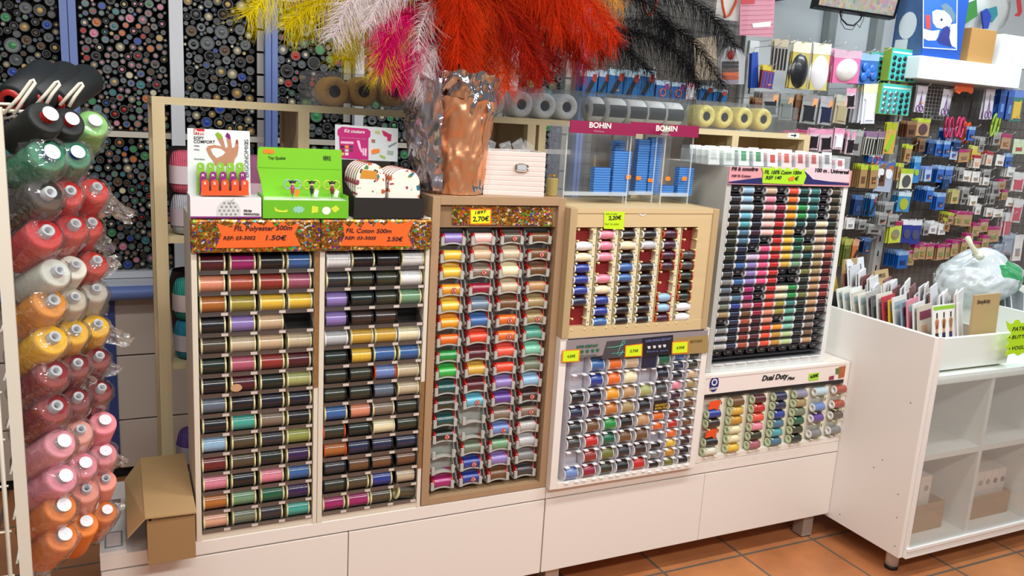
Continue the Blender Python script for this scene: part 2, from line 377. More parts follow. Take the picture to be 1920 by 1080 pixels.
def tube_wall():
    cols = {'clear grey': ('#5d6164', .24), 'black': ('#171717', .22), 'brown': ('#5a4028', .1), 'cream': ('#d9cfae', .08), 'red': ('#b0261f', .06),
            'pink': ('#d9849a', .05), 'green': ('#3f8f57', .05), 'teal': ('#3f7f86', .04), 'blue': ('#2b4aa8', .05), 'orange': ('#c9713a', .07), 'gold': ('#c9a860', .09)}
    bays = [(-2.36, -1.89, 'far left bay'), (-1.832, -1.545, 'second bay'), (-1.493, -1.24, 'third bay'), (-1.16, -.9, 'bay behind the yellow feathers'),
            (-.825, -.56, 'bay behind the pouch box'), (-.478, -.225, 'bay behind the foil vase'), (-.145, .1, 'bay right of the foil vase')]
    pals = {0: ['clear grey','black','brown','clear grey','green','blue','gold'], 1: ['red','pink','orange','gold','cream','green','black','clear grey','blue','brown','pink','orange','teal'],
            2: ['clear grey','black','gold','cream','clear grey','black','brown','blue','clear grey'], 3: ['clear grey','black','clear grey','black','cream','red','green'],
            4: ['clear grey','cream','green','black'], 5: ['clear grey','black','green','brown'], 6: ['black','teal','green','clear grey','brown']}
    rng = random.Random(5); items = []
    for bi, (x0, x1, bn) in enumerate(bays):
        for (z0, z1, lv) in ((.816, 1.304, 'lower'), (1.33, 1.84, 'upper')):
            if bi > 3 and lv == 'lower' : zlo = 1.0
            else: zlo = z0
            cell = {}; G = .06; placed = []
            def ok(x, z, r):
                gx, gz = int(x/G), int(z/G)
                for i in range(gx-1, gx+2):
                    for j in range(gz-1, gz+2):
                        for (a, c, q) in cell.get((i, j), ()):
                            if (a-x)**2+(c-z)**2 < (r+q+.0006)**2: return False
                return True
            big = [.028, .026, .024] if (bi in (0, 3)) else [.023]
            sched = [(.026, 6 if bi in (0, 3) else 3), (.020, 22), (.016, 60), (.0135, 110), (.011, 220), (.009, 320), (.0072, 300), (.0058, 260)]
            if bi == 1: sched = [(.016, 22), (.013, 60), (.0105, 200), (.009, 340), (.0072, 400), (.0058, 320)]
            for (r, n) in sched:
                for _ in range(n*14):
                    if n <= 0: break
                    rr = r*rng.uniform(.93, 1.07)
                    x = rng.uniform(x0+rr, x1-rr); z = rng.uniform(zlo+rr, z1-rr)
                    if ok(x, z, rr):
                        cell.setdefault((int(x/G), int(z/G)), []).append((x, z, rr)); placed.append((x, z, rr)); n -= 1
            pal = pals[bi]
            for (x, z, r) in placed:
                c = rng.choice(pal)
                if lv == 'lower' and bi < 3 and rng.random() < .4: c = rng.choice(['brown', 'teal', 'green', 'cream'])
                if bi == 2 and lv == 'upper' and 1.33 < z < 1.5 and rng.random() < .35: c = 'gold'
                items.append((r, x, z, c, bn, lv))
    # only those the picture can show
    def px(x, z):
        d = Vector((x, 1.35, z))-CAM; dep = d.dot(_f); return 960+FPX*d.dot(_R)/dep, 540-FPX*d.dot(_U)/dep
    vis = []
    for it in items:
        a, b_ = px(it[1], it[2])
        if -20 < a < 1100 and -20 < b_ < 540: vis.append(it+(a, b_))
    vis.sort(key=lambda t: -t[0])
    def hidden(a, b_): return (a < 190 and b_ > 200) or (a < 120 and b_ > 150) or (560 < a < 1000 and b_ < 120) or (360 < a < 800 and b_ > 300) or (a > 780 and a < 930)
    first = [v for v in vis if not hidden(v[6], v[7])][:300]; ids = {id(v) for v in first}; rest = [v for v in vis if id(v) not in ids]
    wall_m = film('#9aa2a6', .45, .25, key='tube')
    rim_m = M('#54585a', .42, vary=(30, .4)); lid_m = [M(h, .35, vary=(40, .25)) for h in ('#62686b', '#474c4f', '#757b7e', '#2a2d30')]; dark_m = M('#0f0d0c', .8)
    dm = {k: M(h, .3) for k, (h, _) in cols.items()}
    base = {}
    def ring(mb, x, z, r, y=1.345, n=16, mi=0, L=.12):
        mb.lathe([(.0012, r*.80), (0, r*.83), (0, r*.985), (.0012, r), (L, r)], (x, y, z), (0,1,0), n, mi)
    for r_ in (.0072, .009, .011, .0135, .016, .020, .026):
        mb = MB(); ring(mb, 0, 0, r_, y=0); o = mb.build('button_tube', rim_m, origin=(0, 0, 0))
        q = MB(); q.lathe([(.0018, .0001), (.0018, r_*.82)], (0,0,0), (0,1,0), 14); q.lathe([(.0008, r_*.0001), (.0008, r_*.44), (.0018, r_*.47)], (0,0,0), (0,1,0), 12, 1)
        d = q.build('button_disc', [dark_m, dark_m]); d.parent = o; base[r_] = (o, d)
    used = set()
    for (r, x, z, c, bn, lv, a, b_) in first:
        k = min(base, key=lambda q: abs(q-r)); so, sd = base[k]
        if k not in used: o, d = so, sd; used.add(k)
        else:
            o = so.copy(); COL.objects.link(o); d = sd.copy(); COL.objects.link(d); d.parent = o
        o.location = (x, 1.345, z); ORG[o.name] = Vector(o.location)
        size = 'wide' if k > .018 else 'medium' if k > .012 else 'slim'
        nice = c if c != 'clear grey' else 'smoky grey'
        setmat(d, dm[c], 1); q_ = rng.random(); setmat(d, M({'black': '#0f0d0c', 'cream': '#8e8668', 'gold': '#8a6c40'}.get(c, cols[c][0]), .4, vary=(60, .5)) if q_ < .55 else rng.choice(lid_m) if q_ < .85 else dark_m, 0)
        tag(o, '%s %s-ended button tube in the %s %s' % (size, nice, lv, bn), 'tube', '%s button tubes, %s %s of the tube wall' % (nice, lv, bn))
    for k in base:
        if k not in used: bpy.data.objects.remove(base[k][1]); bpy.data.objects.remove(base[k][0])
    mb = MB(); mats = [rim_m, dark_m]+[dm[k] for k in cols]+lid_m; ix = {k: i+2 for i, k in enumerate(cols)}
    for (r, x, z, c, bn, lv, a, b_) in rest:
        ring(mb, x, z, r, n=12, mi=0, L=.03)
        mb.lathe([(.0018, .0001), (.0018, r*.82)], (x, 1.345, z), (0,1,0), 10, rng.choice([1, ix[c], len(cols)+2, len(cols)+3, len(cols)+4])); mb.lathe([(.0008, .0001), (.0008, r*.43)], (x, 1.345, z), (0,1,0), 10, ix[c])
    tag(mb.build('button_tubes', mats, origin=(-1, 1.35, 1.3)), 'mass of small plastic button tubes filling the gaps of the tube wall', 'tubes', kind='stuff')
tube_wall()
# ================================================================ thread colours (word used in labels, colour)
TC = {'maroon': '#4f1420', 'magenta': '#a01f68', 'black': '#14151a', 'blue': '#35639f', 'salmon': '#d98a6c', 'rust': '#a44a33', 'brick red': '#8f2f28',
 'mauve': '#9c4f68', 'bronze': '#a9642a', 'olive gold': '#9c8c34', 'yellow': '#e3b93c', 'dark green': '#12251f', 'lilac': '#8b76b8', 'beige': '#c9ad8c',
 'taupe': '#7f7060', 'dark taupe': '#4a4034', 'champagne': '#c3b295', 'rose': '#b3596f', 'celery': '#a3a86a', 'slate': '#5b6878', 'turquoise': '#3fa597',
 'light blue': '#8fb9d8', 'charcoal': '#2b2d33', 'lime olive': '#8f9a4a', 'dark red': '#6e221f', 'olive brown': '#4f4530', 'dark purple': '#30194f', 'pink': '#e0879c',
 'copper': '#b8702a', 'sage': '#6f9a74', 'emerald': '#0e5c3f', 'peach': '#e0a98c', 'grey green': '#6f7a66', 'gold': '#d1a541', 'cream': '#e6dcb4', 'navy': '#1c2748',
 'brown': '#6d4a2c', 'dark brown': '#33241f', 'royal blue': '#20388f', 'silver': '#b9bcc0', 'white': '#e9e9ea', 'dark olive': '#2d3324', 'sea green': '#4f9a86',
 'amber': '#e69a20', 'orange': '#e06a1e', 'green': '#1c8a3c', 'bright green': '#30a83f', 'dark teal': '#124a48', 'crimson': '#8f1838', 'grey blue': '#6c7f92',
 'mint': '#7cc4a8', 'coral': '#e25440', 'red': '#bd2421', 'purple': '#5f3f94', 'grey': '#7f8080', 'light grey': '#b4b4b0', 'khaki': '#a08a5c', 'tan': '#b98f62',
 'sky blue': '#62b0c8', 'aqua': '#4a9fa8', 'teal': '#2f7472', 'steel blue': '#46708c', 'aubergine': '#3a1730', 'hot pink': '#dc4f80', 'pale pink': '#ecbfb8',
 'pale blue': '#b3cdd8', 'orange red': '#e2482a', 'ochre': '#c08a28', 'olive': '#6b7030', 'pale green': '#b5d190', 'lavender': '#c9b4d6', 'dark grey': '#3a3a3a',
 'midnight blue': '#12182c', 'periwinkle': '#6a86c0', 'lavender grey': '#85839c', 'grey brown': '#5d5348', 'off white': '#dcd8c6', 'dusty rose': '#a8606e'}
def thread_mat(c, shine=.28, fine=420):
    return M(TC[c], shine, spec=.6, coat=.8, bump=('wave', fine, .2), vary=(30, .12, (8, 1, 1)))
CREAMP = M('#e6dfae', .35); BLKP = M('#17181a', .3); ORP = M('#d2572f', .35); WHP = M('#eceef0', .3); REDP = M('#b81f1c', .25, coat=.4)

def pxpoly(mb, pts, y, th, mi=0):
    """outline given by picture points, laid on the plane of depth y"""
    q = [at(a, b, 'y', y) for a, b in pts]
    return mb.poly([(p.x, p.z) for p in q], (0, y, 0), (1,0,0), (0,0,1), th, mi)
def ptext(s, x0, y0, x1, y1, h, y, mat_, parent, bold=0, shear=0, name='lettering', wig=0):
    """one line of writing whose base line runs between two picture points on the plane of depth y"""
    a = at(x0, y0, 'y', y); b = at(x1, y1, 'y', y); ux = (b-a)
    dep = (a-CAM).dot(_f); size = h*dep/FPX/.70
    c = bpy.data.curves.new('t', 'FONT'); c.body = s; c.size = size; c.shear = shear; t = bpy.data.objects.new('t', c)
    me = t.to_mesh(); wd = max(v.co.x for v in me.vertices)-min(v.co.x for v in me.vertices); t.to_mesh_clear()
    bpy.data.objects.remove(t); bpy.data.curves.remove(c)
    return lettering(s, size, a, mat_, parent, ux=ux, uy=Vector((0,0,1)), sx=ux.length/wd, bold=bold*size, shear=shear, name=name, wig=wig*size)

def holo_mat():
    mt = bpy.data.materials.new('holographic_foil'); mt.use_nodes = True; nt = mt.node_tree; b = nt.nodes['Principled BSDF']
    tc = nt.nodes.new('ShaderNodeTexCoord')
    v = nt.nodes.new('ShaderNodeTexVoronoi'); v.inputs['Scale'].default_value = 200; nz = nt.nodes.new('ShaderNodeTexNoise'); nz.inputs['Scale'].default_value = 130; mv = nt.nodes.new('ShaderNodeMix'); mv.data_type = 'VECTOR'; mv.inputs[0].default_value = .012; nt.links.new(tc.outputs['Object'], nz.inputs[0]); nt.links.new(tc.outputs['Object'], mv.inputs[4]); nt.links.new(nz.outputs['Color'], mv.inputs[5]); nt.links.new(mv.outputs[1], v.inputs[0])
    sp = nt.nodes.new('ShaderNodeSeparateColor'); nt.links.new(v.outputs['Color'], sp.inputs[0])
    cr = nt.nodes.new('ShaderNodeValToRGB'); cr.color_ramp.interpolation = 'CONSTANT'; e = cr.color_ramp.elements
    cs = [(0, '#6e4a1c'), (.26, '#8f6228'), (.5, '#b5822e'), (.64, '#e0641e'), (.75, '#f09a2c'), (.81, '#f6dc84'), (.86, '#4fc23a'), (.90, '#6a2fc8'), (.94, '#3fb9c0'), (.97, '#ffffff')]
    e[0].position = 0; e[0].color = lin(cs[0][1]); e[1].position = cs[1][0]; e[1].color = lin(cs[1][1])
    for p, c in cs[2:]: q = e.new(p); q.color = lin(c)
    nt.links.new(sp.outputs[0], cr.inputs[0]); nt.links.new(cr.outputs[0], b.inputs['Base Color'])
    b.inputs['Metallic'].default_value = .55; b.inputs['Roughness'].default_value = .28
    bp = nt.nodes.new('ShaderNodeBump'); bp.inputs['Strength'].default_value = .6; bp.inputs['Distance'].default_value = .002
    nt.links.new(sp.outputs[1], bp.inputs['Height']); nt.links.new(bp.outputs[0], b.inputs['Normal'])
    return mt
HOLO = holo_mat()

# ---------------------------------------------------------------- spools
def spool_proto(name, L, rf, rt, fl, belly=0, label=None, n=22, recess=True):
    """spool lying along x: flanged core as the thing's own mesh, thread winding as its child; origin under its middle"""
    mb = MB(); q = [(0, .0001), (0, rf*.93), (fl*.3, rf), (fl*.8, rf), (fl, rf*.92), (fl, rt*.6)]
    if recess: q = [(L*.2, .0001), (L*.2, rf*.3), (0, rf*.36)]+q[1:]
    mb.lathe(q+[(L-h, r) for h, r in q[::-1]], (-L/2, 0, rf), (1, 0, 0), n)
    core = mb.build(name, CREAMP, origin=(0, 0, 0))
    w_ = L-2*fl; pr = []
    for k in range(7):
        u = k/6; pr.append((u*w_, rt*(1-.28*belly*(abs(2*u-1)**2.2))))
    th = MB().lathe(pr, (-w_/2, 0, rf), (1, 0, 0), n+4).build('thread', thread_mat('black'), origin=(0, 0, rf)); th.parent = core
    kids = [th]
    kids_of(core, *kids); PROTOS.append(core); return core
PROTOS = []
def place_spool(proto, x, y, z, color, flange, label, group, rot=None):
    r, kids = copy_tree(proto, (x, y, z), rot=rot)
    if flange: setmat(r, flange)
    if isinstance(color, str): setmat(kids[0], thread_mat(color))
    else: setmat(kids[0], color)
    tag(r, label, 'thread spool', group); return r, kids

RW = M('#ddd5c4', .45, vary=(8, .05)); RSIDE = M('#bfc0ba', .5); CHIP = M('#8a6236', .85, vary=(90, .35)); RDARK = M('#0f0d0d', .7)
TRAYF = film('#6b615b', .68, .12, key='tray'); TAB = M('#cfc4bb', .4)
def tray_rack(x0, x1, rows, rack_word, label, sign_poly, sign_lines, chip, special):
    t = thing('spool_rack', ((x0+x1)/2, .1, .382), label, 'rack', 'white racks with orange signs')
    MB().box(x0, x0+.013, 0, .2, .382, 1.195).build('side_panel', RW, t, bevel=.001)
    MB().box(x1-.011, x1, 0, .2, .382, 1.195).build('side_panel', RW, t, bevel=.001)
    MB().box(x0+.013, x1-.011, 0, .2, 1.183, 1.195).build('top_panel', RW, t)
    MB().box(x0+.013, x1-.011, .002, .2, .382, .4).build('bottom_panel', RW, t)
    MB().box(x0+.013, x1-.011, .19, .2, .4, 1.183).build('back_panel', RDARK, t)
    MB().box(x0+.013, x1-.011, .06, .064, .4, 1.183).build('dispenser_back', RDARK, t)
    if chip: MB().box(x1-.0112, x1-.0005, -.0015, 0, chip[0], chip[1]).build('bare_chipboard_strip', CHIP, t)
    MB().box(x0-.001, x1, -.013, -.001, 1.113, 1.193).build('sign_panel', HOLO, t, bevel=.006)
    sp = pxpoly(MB(), sign_poly, -.0135, .0008).build('orange_sign', M('#f0641e', .5), t)
    for a in sign_lines: ptext(*a, -.0148, INK, t, bold=.012, shear=.18, name='handwriting', wig=.02)
    zi = .4; n = 14; pitch = .0507; z14 = .4025; ix0 = x0+.014; ix1 = x1-.012; cw = (ix1-ix0)/4
    proto = tray_rack.proto
    for r in range(n):
        z = z14+(13-r)*pitch; mb = MB()
        mb.box(ix0, ix1, .0, .058, z-.0022, z-.0012); mb.box(ix0, ix1, -.001, .0005, z-.0022, z+.0085)
        for k in range(5):
            xx = ix0+cw*k; xx = min(max(xx, ix0+.0006), ix1-.0006)
            mb.add([(xx-.0005, 0, z-.002), (xx-.0005, .055, z-.002), (xx-.0005, .055, z+.04), (xx-.0005, .0, z+.008),
                    (xx+.0005, 0, z-.002), (xx+.0005, .055, z-.002), (xx+.0005, .055, z+.04), (xx+.0005, .0, z+.008)],
                   [(0,1,2,3), (7,6,5,4), (0,3,7,4), (1,5,6,2), (3,2,6,7), (0,4,5,1)])
            if k < 4: mb.box(xx+cw*.74, xx+cw*.97, -.0018, -.001, z-.0005, z+.0065, 1)
        mb.build('clear_tray', [TRAYF, TAB], t)
        for k in range(4):
            v = rows[r][k]
            if v is None: continue
            c, f = v if isinstance(v, tuple) else (v, 'c')
            fm = {'c': CREAMP, 'k': BLKP, 'o': ORP, 'w': WHP}[f]
            fw = {'c': 'cream', 'k': 'black', 'o': 'orange', 'w': 'white'}[f]
            cx = ix0+cw*(k+.5)+random.uniform(-.002, .002)
            rot = (0, 0, 0)
            if (r, k) in special: rot = special[(r, k)]
            place_spool(proto, cx, .026, z-.0008+random.uniform(0, .001), c, fm,
                '%s spool with %s ends, row %s, column %s of %s rack' % (c, fw, ORD[r+1], ORD[k+1], rack_word),
                'spools in the %s rack' % rack_word, rot=rot)
    return t
tray_rack.proto = spool_proto('thread_spool', .0595, .0228, .0200, .0042)
P1 = [('maroon','magenta','black','blue'), ('salmon','rust','brick red','mauve'), ('bronze','olive gold','yellow','yellow'), ('black','lilac','beige',None),
 ('dark taupe','champagne','beige','champagne'), ('dark green','rose','brick red','maroon'), ('black','maroon','dark green','celery'), ('slate','black','midnight blue','midnight blue'),
 ('black','turquoise','taupe','black'), ('light blue','olive brown','charcoal','lime olive'), ('dark red','olive brown','dark green','dark purple'),
 ('pink','black','pink','blue'), ('copper','sage','emerald','dark purple'), ('peach','grey green','charcoal','turquoise')]
K = lambda c: (c, 'k')
P2 = [(('white','w'),'black',K('black'),('white','c')), ('charcoal',K('dark olive'),K('dark olive'),('white','c')), (K('lilac'),K('dark green'),K('dark olive'),'sage'),
 (K('lilac'),K('dark brown'),K('dark brown'),None), (('silver','w'),'gold','gold',('cream','w')), (K('dark green'),K('yellow'),'blue','blue'),
 (K('dark olive'),K('dark olive'),('periwinkle','o'),'champagne'), (K('dark olive'),K('dark olive'),K('slate'),'champagne'), ('blue',K('salmon'),'taupe',K('dark olive')),
 (('dark olive','o'),K('dark green'),'cream',K('dark olive')), (('bronze','o'),K('navy'),K('navy'),K('navy')), (K('charcoal'),K('brown'),K('brown'),K('brown')),
 (K('dark olive'),'olive brown','royal blue',K('champagne')), ('magenta','magenta','olive brown','olive brown')]
star1 = [(405,418),(436,428),(436,419),(446,427),(452,418),(467,427),(478,416),(494,425),(503,413),(517,426),(530,414),(541,424),(563,418),(552,438),(564,461),(490,464),(404,465),(415,441)]
star2 = [(642,416),(655,426),(662,417),(676,428),(686,414),(700,425),(708,414),(720,424),(730,414),(746,420),(776,414),(764,440),(772,462),(700,461),(637,461),(646,442)]
tray_rack(-1.584, -1.287, P1, 'left orange-signed', 'white painted rack of polyester spools in clear trays, at left end of the counter', star1,
    [('FIL Polyester 500m', 438, 433, 547, 431, 9), ('REF: 03-3002', 418, 450, 478, 449, 7), ('1.50€', 495, 450, 534, 450, 9)], (.76, 1.11), {})
tray_rack(-1.286, -.999, P2, 'right orange-signed', 'white painted rack of cotton spools in clear trays, between polyester rack and brown rack', star2,
    [('FIL Coton 500m', 648, 436, 733, 437, 8), ('REF: 03-3005', 646, 449, 704, 449, 6), ('2.50€', 725, 452, 755, 452, 8)], (.5, .75), {(13, 3): (0, radians(12), radians(8))})
c = at(443, 727, 'y', -.004)
tag(MB().poly([(.0135*cos(a*pi/10), .0095*sin(a*pi/10)) for a in range(20)], (0,0,0), (1,0,0), (0,0,1), .002).build('cork_disc', M('#c49a72', .7), origin=(0,0,0)), 'small tan oval disc stuck on the seventh tray of the left orange-signed rack', 'disc')
bpy.data.objects['cork_disc'].location = c
# tabs behind second-row spools give the trays their depth
# ---------------------------------------------------------------- brown rack with red-ended spools
WOODB = M('#a88a6a', .5, vary=(3, .08, (12, 12, 1))); WOODB2 = M('#8d7050', .5, vary=(3, .08, (12, 12, 1)))
vr = thing('spool_rack', (-.798, .15, .382), 'tall brown wood-effect rack of red-ended spools in grey plastic holders', 'rack')
for (a, b_) in ((-.996, -.974), (-.6245, -.6025)): MB().box(a, b_, 0, .26, .384, 1.25).build('side_panel', WOODB, vr, bevel=.001)
MB().box(-.974, -.6245, 0, .26, 1.229, 1.25).build('top_panel', WOODB, vr); MB().box(-.974, -.6245, 0, .26, .384, .402).build('bottom_panel', WOODB, vr)
MB().box(-.974, -.6245, .012, .02, 1.168, 1.229).build('header_panel', WOODB2, vr)
MB().box(-.974, -.6245, .07, .08, .402, 1.229).build('back_panel', M('#6d5640', .7), vr)
pxpoly(MB(), [(848,384),(1035,389),(1036,424),(848,421)], .0105, .001).build('foil_strip', HOLO, vr)
pxpoly(MB(), [(881,391),(921,391),(921,421),(881,421)], .0085, .0007).build('orange_border', M('#ef7a1e', .5), vr)
pxpoly(MB(), [(883,394),(919,394),(918,418),(883,419)], .0078, .0007).build('price_sign', M('#f0f020', .5), vr)
ptext('1897', 889, 402, 909, 400, 6, .0068, INK, vr, bold=.01, name='handwriting'); ptext('2,70€', 886, 415, 916, 414, 9, .0068, INK, vr, bold=.015, name='handwriting')
VG = M('#b4b5ae', .35)
def holder_proto():
    mb = MB(); w_ = .078
    mb.box(-w_/2, w_/2, .03, .0335, -.016, .028)                              # back plate
    for s in (-1, 1):                                                       # side cheeks sweeping forward
        x = s*(w_/2-.001); q = [(0, .0), (.034, -.018), (.034, .03), (.02, .026), (.012, .006), (0, .006)]
        vs = [(x-.001, -.004+a, b_) for a, b_ in q]+[(x+.001, -.004+a, b_) for a, b_ in q]; n = len(q)
        mb.add(vs, [list(range(n-1, -1, -1)), list(range(n, 2*n))]+[(i, (i+1) % n, n+(i+1) % n, n+i) for i in range(n)])
        mb.box(x-s*.008-.0045, x-s*.008+.0045, -.011, -.004, -.011, .011)            # upright prong
    seg = 8                                                                 # curved front lip between prongs
    vs = []; fs = []
    for i in range(seg+1):
        u = i/seg; x = -w_/2+.006+u*(w_-.012); z = -.011+.007*sin(pi*u)
        vs += [(x, -.006, z), (x, .032, z-.004), (x, .032, z-.007), (x, -.006, z-.004)]
    for i in range(seg):
        for k in range(4): a = i*4; fs.append((a+k, a+(k+1) % 4, a+4+(k+1) % 4, a+4+k))
    fs += [(3,2,1,0), tuple(seg*4+k for k in range(4))]
    mb.add(vs, fs)
    return mb
HP = holder_proto().build('spool_holder', VG, vr, origin=None)
hold_mesh = HP.data; bpy.data.objects.remove(HP)
hold_mesh = (lambda: (lambda o: (o.data, bpy.data.objects.remove(o))[0])(holder_proto().build('spool_holder', VG, origin=(0,0,0))))()
V = [['lilac','gold','yellow','amber','yellow','amber','orange','green','bright green','dark teal','dark olive','dark teal','dark green',None,None,'magenta'],
 ['pale pink','beige','taupe','crimson','grey blue','blue','orange red','maroon','gold','maroon','sky blue',None,None,'grey green','royal blue','royal blue'],
 ['grey brown','champagne','cream','champagne','brown','orange','orange','coral','orange red','lilac','purple','taupe','periwinkle','sage','lilac','brown'],
 ['brown','brown','brown','tan','khaki','khaki','sea green','mint','grey green','light blue','dark brown','taupe','light grey','silver','grey','dark grey']]
V[0][1] = 'yellow'
logo = {(0,3),(1,2),(1,10),(1,14),(1,15),(2,0),(2,5),(2,6),(2,12),(3,1),(3,5),(3,10),(3,11),(0,12)}
proto = spool_proto('sleeved_thread_spool', .062, .0155, .0158, .006, n=20)
def wrap_proto():
    mb = MB(); mb.lathe([(0, .0163), (.046, .0163)], (-.023, 0, .0155), (1,0,0), 20); return mb
PINKL = M('#e8b9a8', .4); KRED = M('#a52a2a', .5)
for k in range(4):
    for r in range(16):
        x = -.9295+.0868*k; z = 1.131-.0467*r
        h = bpy.data.objects.new('spool_holder', hold_mesh); COL.objects.link(h); h.parent = vr; h.location = Vector((x, .022, z))-ORG[vr.name]
        c = V[k][r]
        if c is None: continue
        rot = (radians(random.uniform(0, 360)), 0, 0)
        o, kids = place_spool(proto, x+.002, .030, z-.0115, c, REDP, '%s red-ended thread spool, row %s, column %s of the brown rack' % (c, ORD[r+1], ORD[k+1]), 'spools in the brown rack')
        if (k, r) in logo:
            d = MB().poly([(.0078*cos(a*pi/8), .0078*sin(a*pi/8)) for a in range(16)], (.006, -.0168, .0165), (1,0,0), (0,0,1), .0003).poly([(.006*cos(a*pi/8), .006*sin(a*pi/8)) for a in range(16)], (.006, -.0172, .0165), (1,0,0), (0,0,1), .0003, 1)
            d = d.build('round_logo', [KRED, PINKL], origin=(0,0,0)); d.parent = o
            q = lettering('K', .012, (.0022, -.0176, .0125), KRED, None, name='logo_letter', bold=.0004); q.parent = d
        if r not in (0, 3) or k > 1:
            if random.random() < .8:
                place_spool(proto, x+.002, .047, z+.0075, c, REDP, '%s red-ended spool behind row %s, column %s of the brown rack' % (c, ORD[r+1], ORD[k+1]), 'spools in the brown rack, second layer')

# ---------------------------------------------------------------- pine box rack with small spools (upper middle)
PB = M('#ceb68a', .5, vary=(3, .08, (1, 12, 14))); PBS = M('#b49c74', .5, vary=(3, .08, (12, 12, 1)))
br = thing('spool_rack', (-.35, .1, .85), 'pale pine box rack of small spools, stacked on the white Super Résistant rack', 'rack')
bx0, bx1, by0, by1 = -.602, -.085, -.03, .26
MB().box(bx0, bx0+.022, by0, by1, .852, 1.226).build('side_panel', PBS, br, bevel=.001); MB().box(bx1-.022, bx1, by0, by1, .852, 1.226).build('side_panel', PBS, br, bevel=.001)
MB().box(bx0+.022, bx1-.022, by0+.002, by1, 1.212, 1.226).build('top_panel', PB, br); MB().box(bx0+.022, bx1-.022, by0+.002, by1, .852, .882).build('bottom_panel', PB, br)
MB().box(bx0+.022, bx1-.022, by0+.004, by0+.016, 1.172, 1.212).build('header_panel', PB, br)
REDB = M('#8f1a1f', .6); CRM = M('#ded6b8', .4)
MB().box(bx0+.022, bx1-.022, .0, .01, .882, 1.172).build('red_backing', REDB, br)
MB().box(-.157, bx1-.022, by0+.004, .0, .882, 1.172).build('right_filler', PB, br)
cols = [-.549+.0735*k for k in range(6)]
for k, x in enumerate(cols):
    mb = MB(); mb.box(x+.0285, x+.0395, -.022, -.001, .884, 1.17)
    for r in range(9): mb.box(x+.032, x+.036, -.0226, -.022, 1.151-.0322*r, 1.153-.0322*r, 1)
    mb.build('column_strip', [CRM, INK], br)
    mb = MB()
    mb.box(x-.029, x-.0275, -.02, -.001, .884, 1.17)
    for r in range(10):
        z = 1.1655-.0322*r
        for s in (-.0215, .0215):
            mb.cyl((x+s, -.001, z), (x+s, -.025, z), .0018, n=6); mb.lathe([(0, .0001), (.001, .003), (.003, .004), (.005, .003), (.006, .0001)], (x+s, -.024, z), (0,-1,0), 8)
    mb.build('peg_strip', M('#d8c88c', .35), br)
c = at(1205, 405, 'y', -.027); MB().poly([(.0,.003),(.012,.0),(.024,.004),(.022,.006),(.013,.003),(.002,.006)], (c.x-.012, -.0266, c.z), (1,0,0), (0,0,1), .0006).build('small_emblem', WHITE, br)
pxpoly(MB(), [(1133,396),(1171,397),(1169,430),(1132,429)], -.0275, .0008).build('price_note', M('#c3e41c', .5), br)
ptext('2,20€', 1141, 412, 1164, 411, 7, -.029, INK, br, bold=.012, name='handwriting')
for (a, b_, c_, d) in ((1136, 402, 1157, 402), (1134, 421, 1160, 421)): ptext('Ref. le tube', a, b_, c_, d, 3, -.029, M('#8fae2a', .6), br, name='handwriting')
B = ['R white cream royal_blue royal_blue royal_blue navy R R', 'pink pink pink R pink cream royal_blue royal_blue blue', 'black cream black blue blue black black black black',
 'black silver R black black black black black black', 'aubergine aubergine aubergine aubergine R R light_blue light_blue aubergine', 'R R dark_grey dark_grey dark_green dark_green dark_green white white']
FL = [['w']*9, ['w']*9, ['w']*9, ['w']*9, ['o','w','r','o','w','w','o','o','o'], ['w','w','o','o','o','o','o','w','w']]
bp_ = spool_proto('barrel_thread_spool', .050, .0130, .0134, .0032, belly=.7, n=20)
for k in range(6):
    for r, c in enumerate(B[k].split()):
        if c == 'R': continue
        c = c.replace('_', ' '); f = FL[k][r]; fm = {'w': WHP, 'o': ORP, 'r': REDP}[f]
        place_spool(bp_, cols[k], -.016, 1.1495-.0322*r-.013, c, fm, 'small %s thread spool, row %s, column %s of the pine box rack' % (c, ORD[r+1], ORD[k+1]), 'spools in the pine box rack')

# ---------------------------------------------------------------- white rack with printed silver header
sr = thing('spool_rack', (-.345, .1, .384), 'white framed rack with silver Super Résistant header, under the pine box rack', 'rack')
wx0, wx1, wy0, wy1 = -.602, -.068, -.025, .2
MB().box(wx0, wx0+.024, wy0, wy1, .384, .85).build('side_panel', LACQ, sr, bevel=.001); MB().box(wx1-.022, wx1, wy0, wy1, .384, .85).build('side_panel', LACQ, sr, bevel=.001)
MB().box(wx0, wx1, wy0-.002, wy1, .85, .8518).build('top_panel', LACQ, sr); MB().box(wx0+.024, wx1-.022, wy0, wy1, .384, .402).build('bottom_panel', LACQ, sr)
MB().box(wx0+.024, wx1-.022, .012, .016, .402, .85).build('back_panel', M('#c9c6d0', .4), sr)
hp = MB().box(wx0+.02, wx1-.01, wy0-.004, wy0-.001, .792, .846).build('header_card', M('#a9a3a8', .3, metal=.4), sr)
pxpoly(MB(), [(1138,640),(1206,634),(1207,668),(1128,673)], wy0-.0045, .0003).build('dark_print', M('#4a484c', .4), sr)
pxpoly(MB(), [(1204,634),(1262,628),(1262,664),(1204,668)], wy0-.0049, .0003).build('dark_print', M('#1d1f2c', .4), sr)
pxpoly(MB(), [(1262,634),(1328,628),(1328,661),(1262,666)], wy0-.0045, .0003).build('gold_print', M('#b8a06c', .35, metal=.4), sr)
GRN = M('#1c6a4a', .5); LBL = M('#6a74a8', .5)
ptext('SUPER RÉSISTANT', 1081, 653, 1121, 650, 5, wy0-.005, GRN, sr, bold=.02); ptext('extra strong thread', 1088, 668, 1118, 666, 2.6, wy0-.005, GRN, sr)
ptext('SUPER SEWING RESISTANT', 1210, 642, 1258, 637, 4.5, wy0-.0055, LBL, sr, bold=.015); ptext('Extra fort', 1212, 661, 1252, 658, 3, wy0-.0055, LBL, sr)
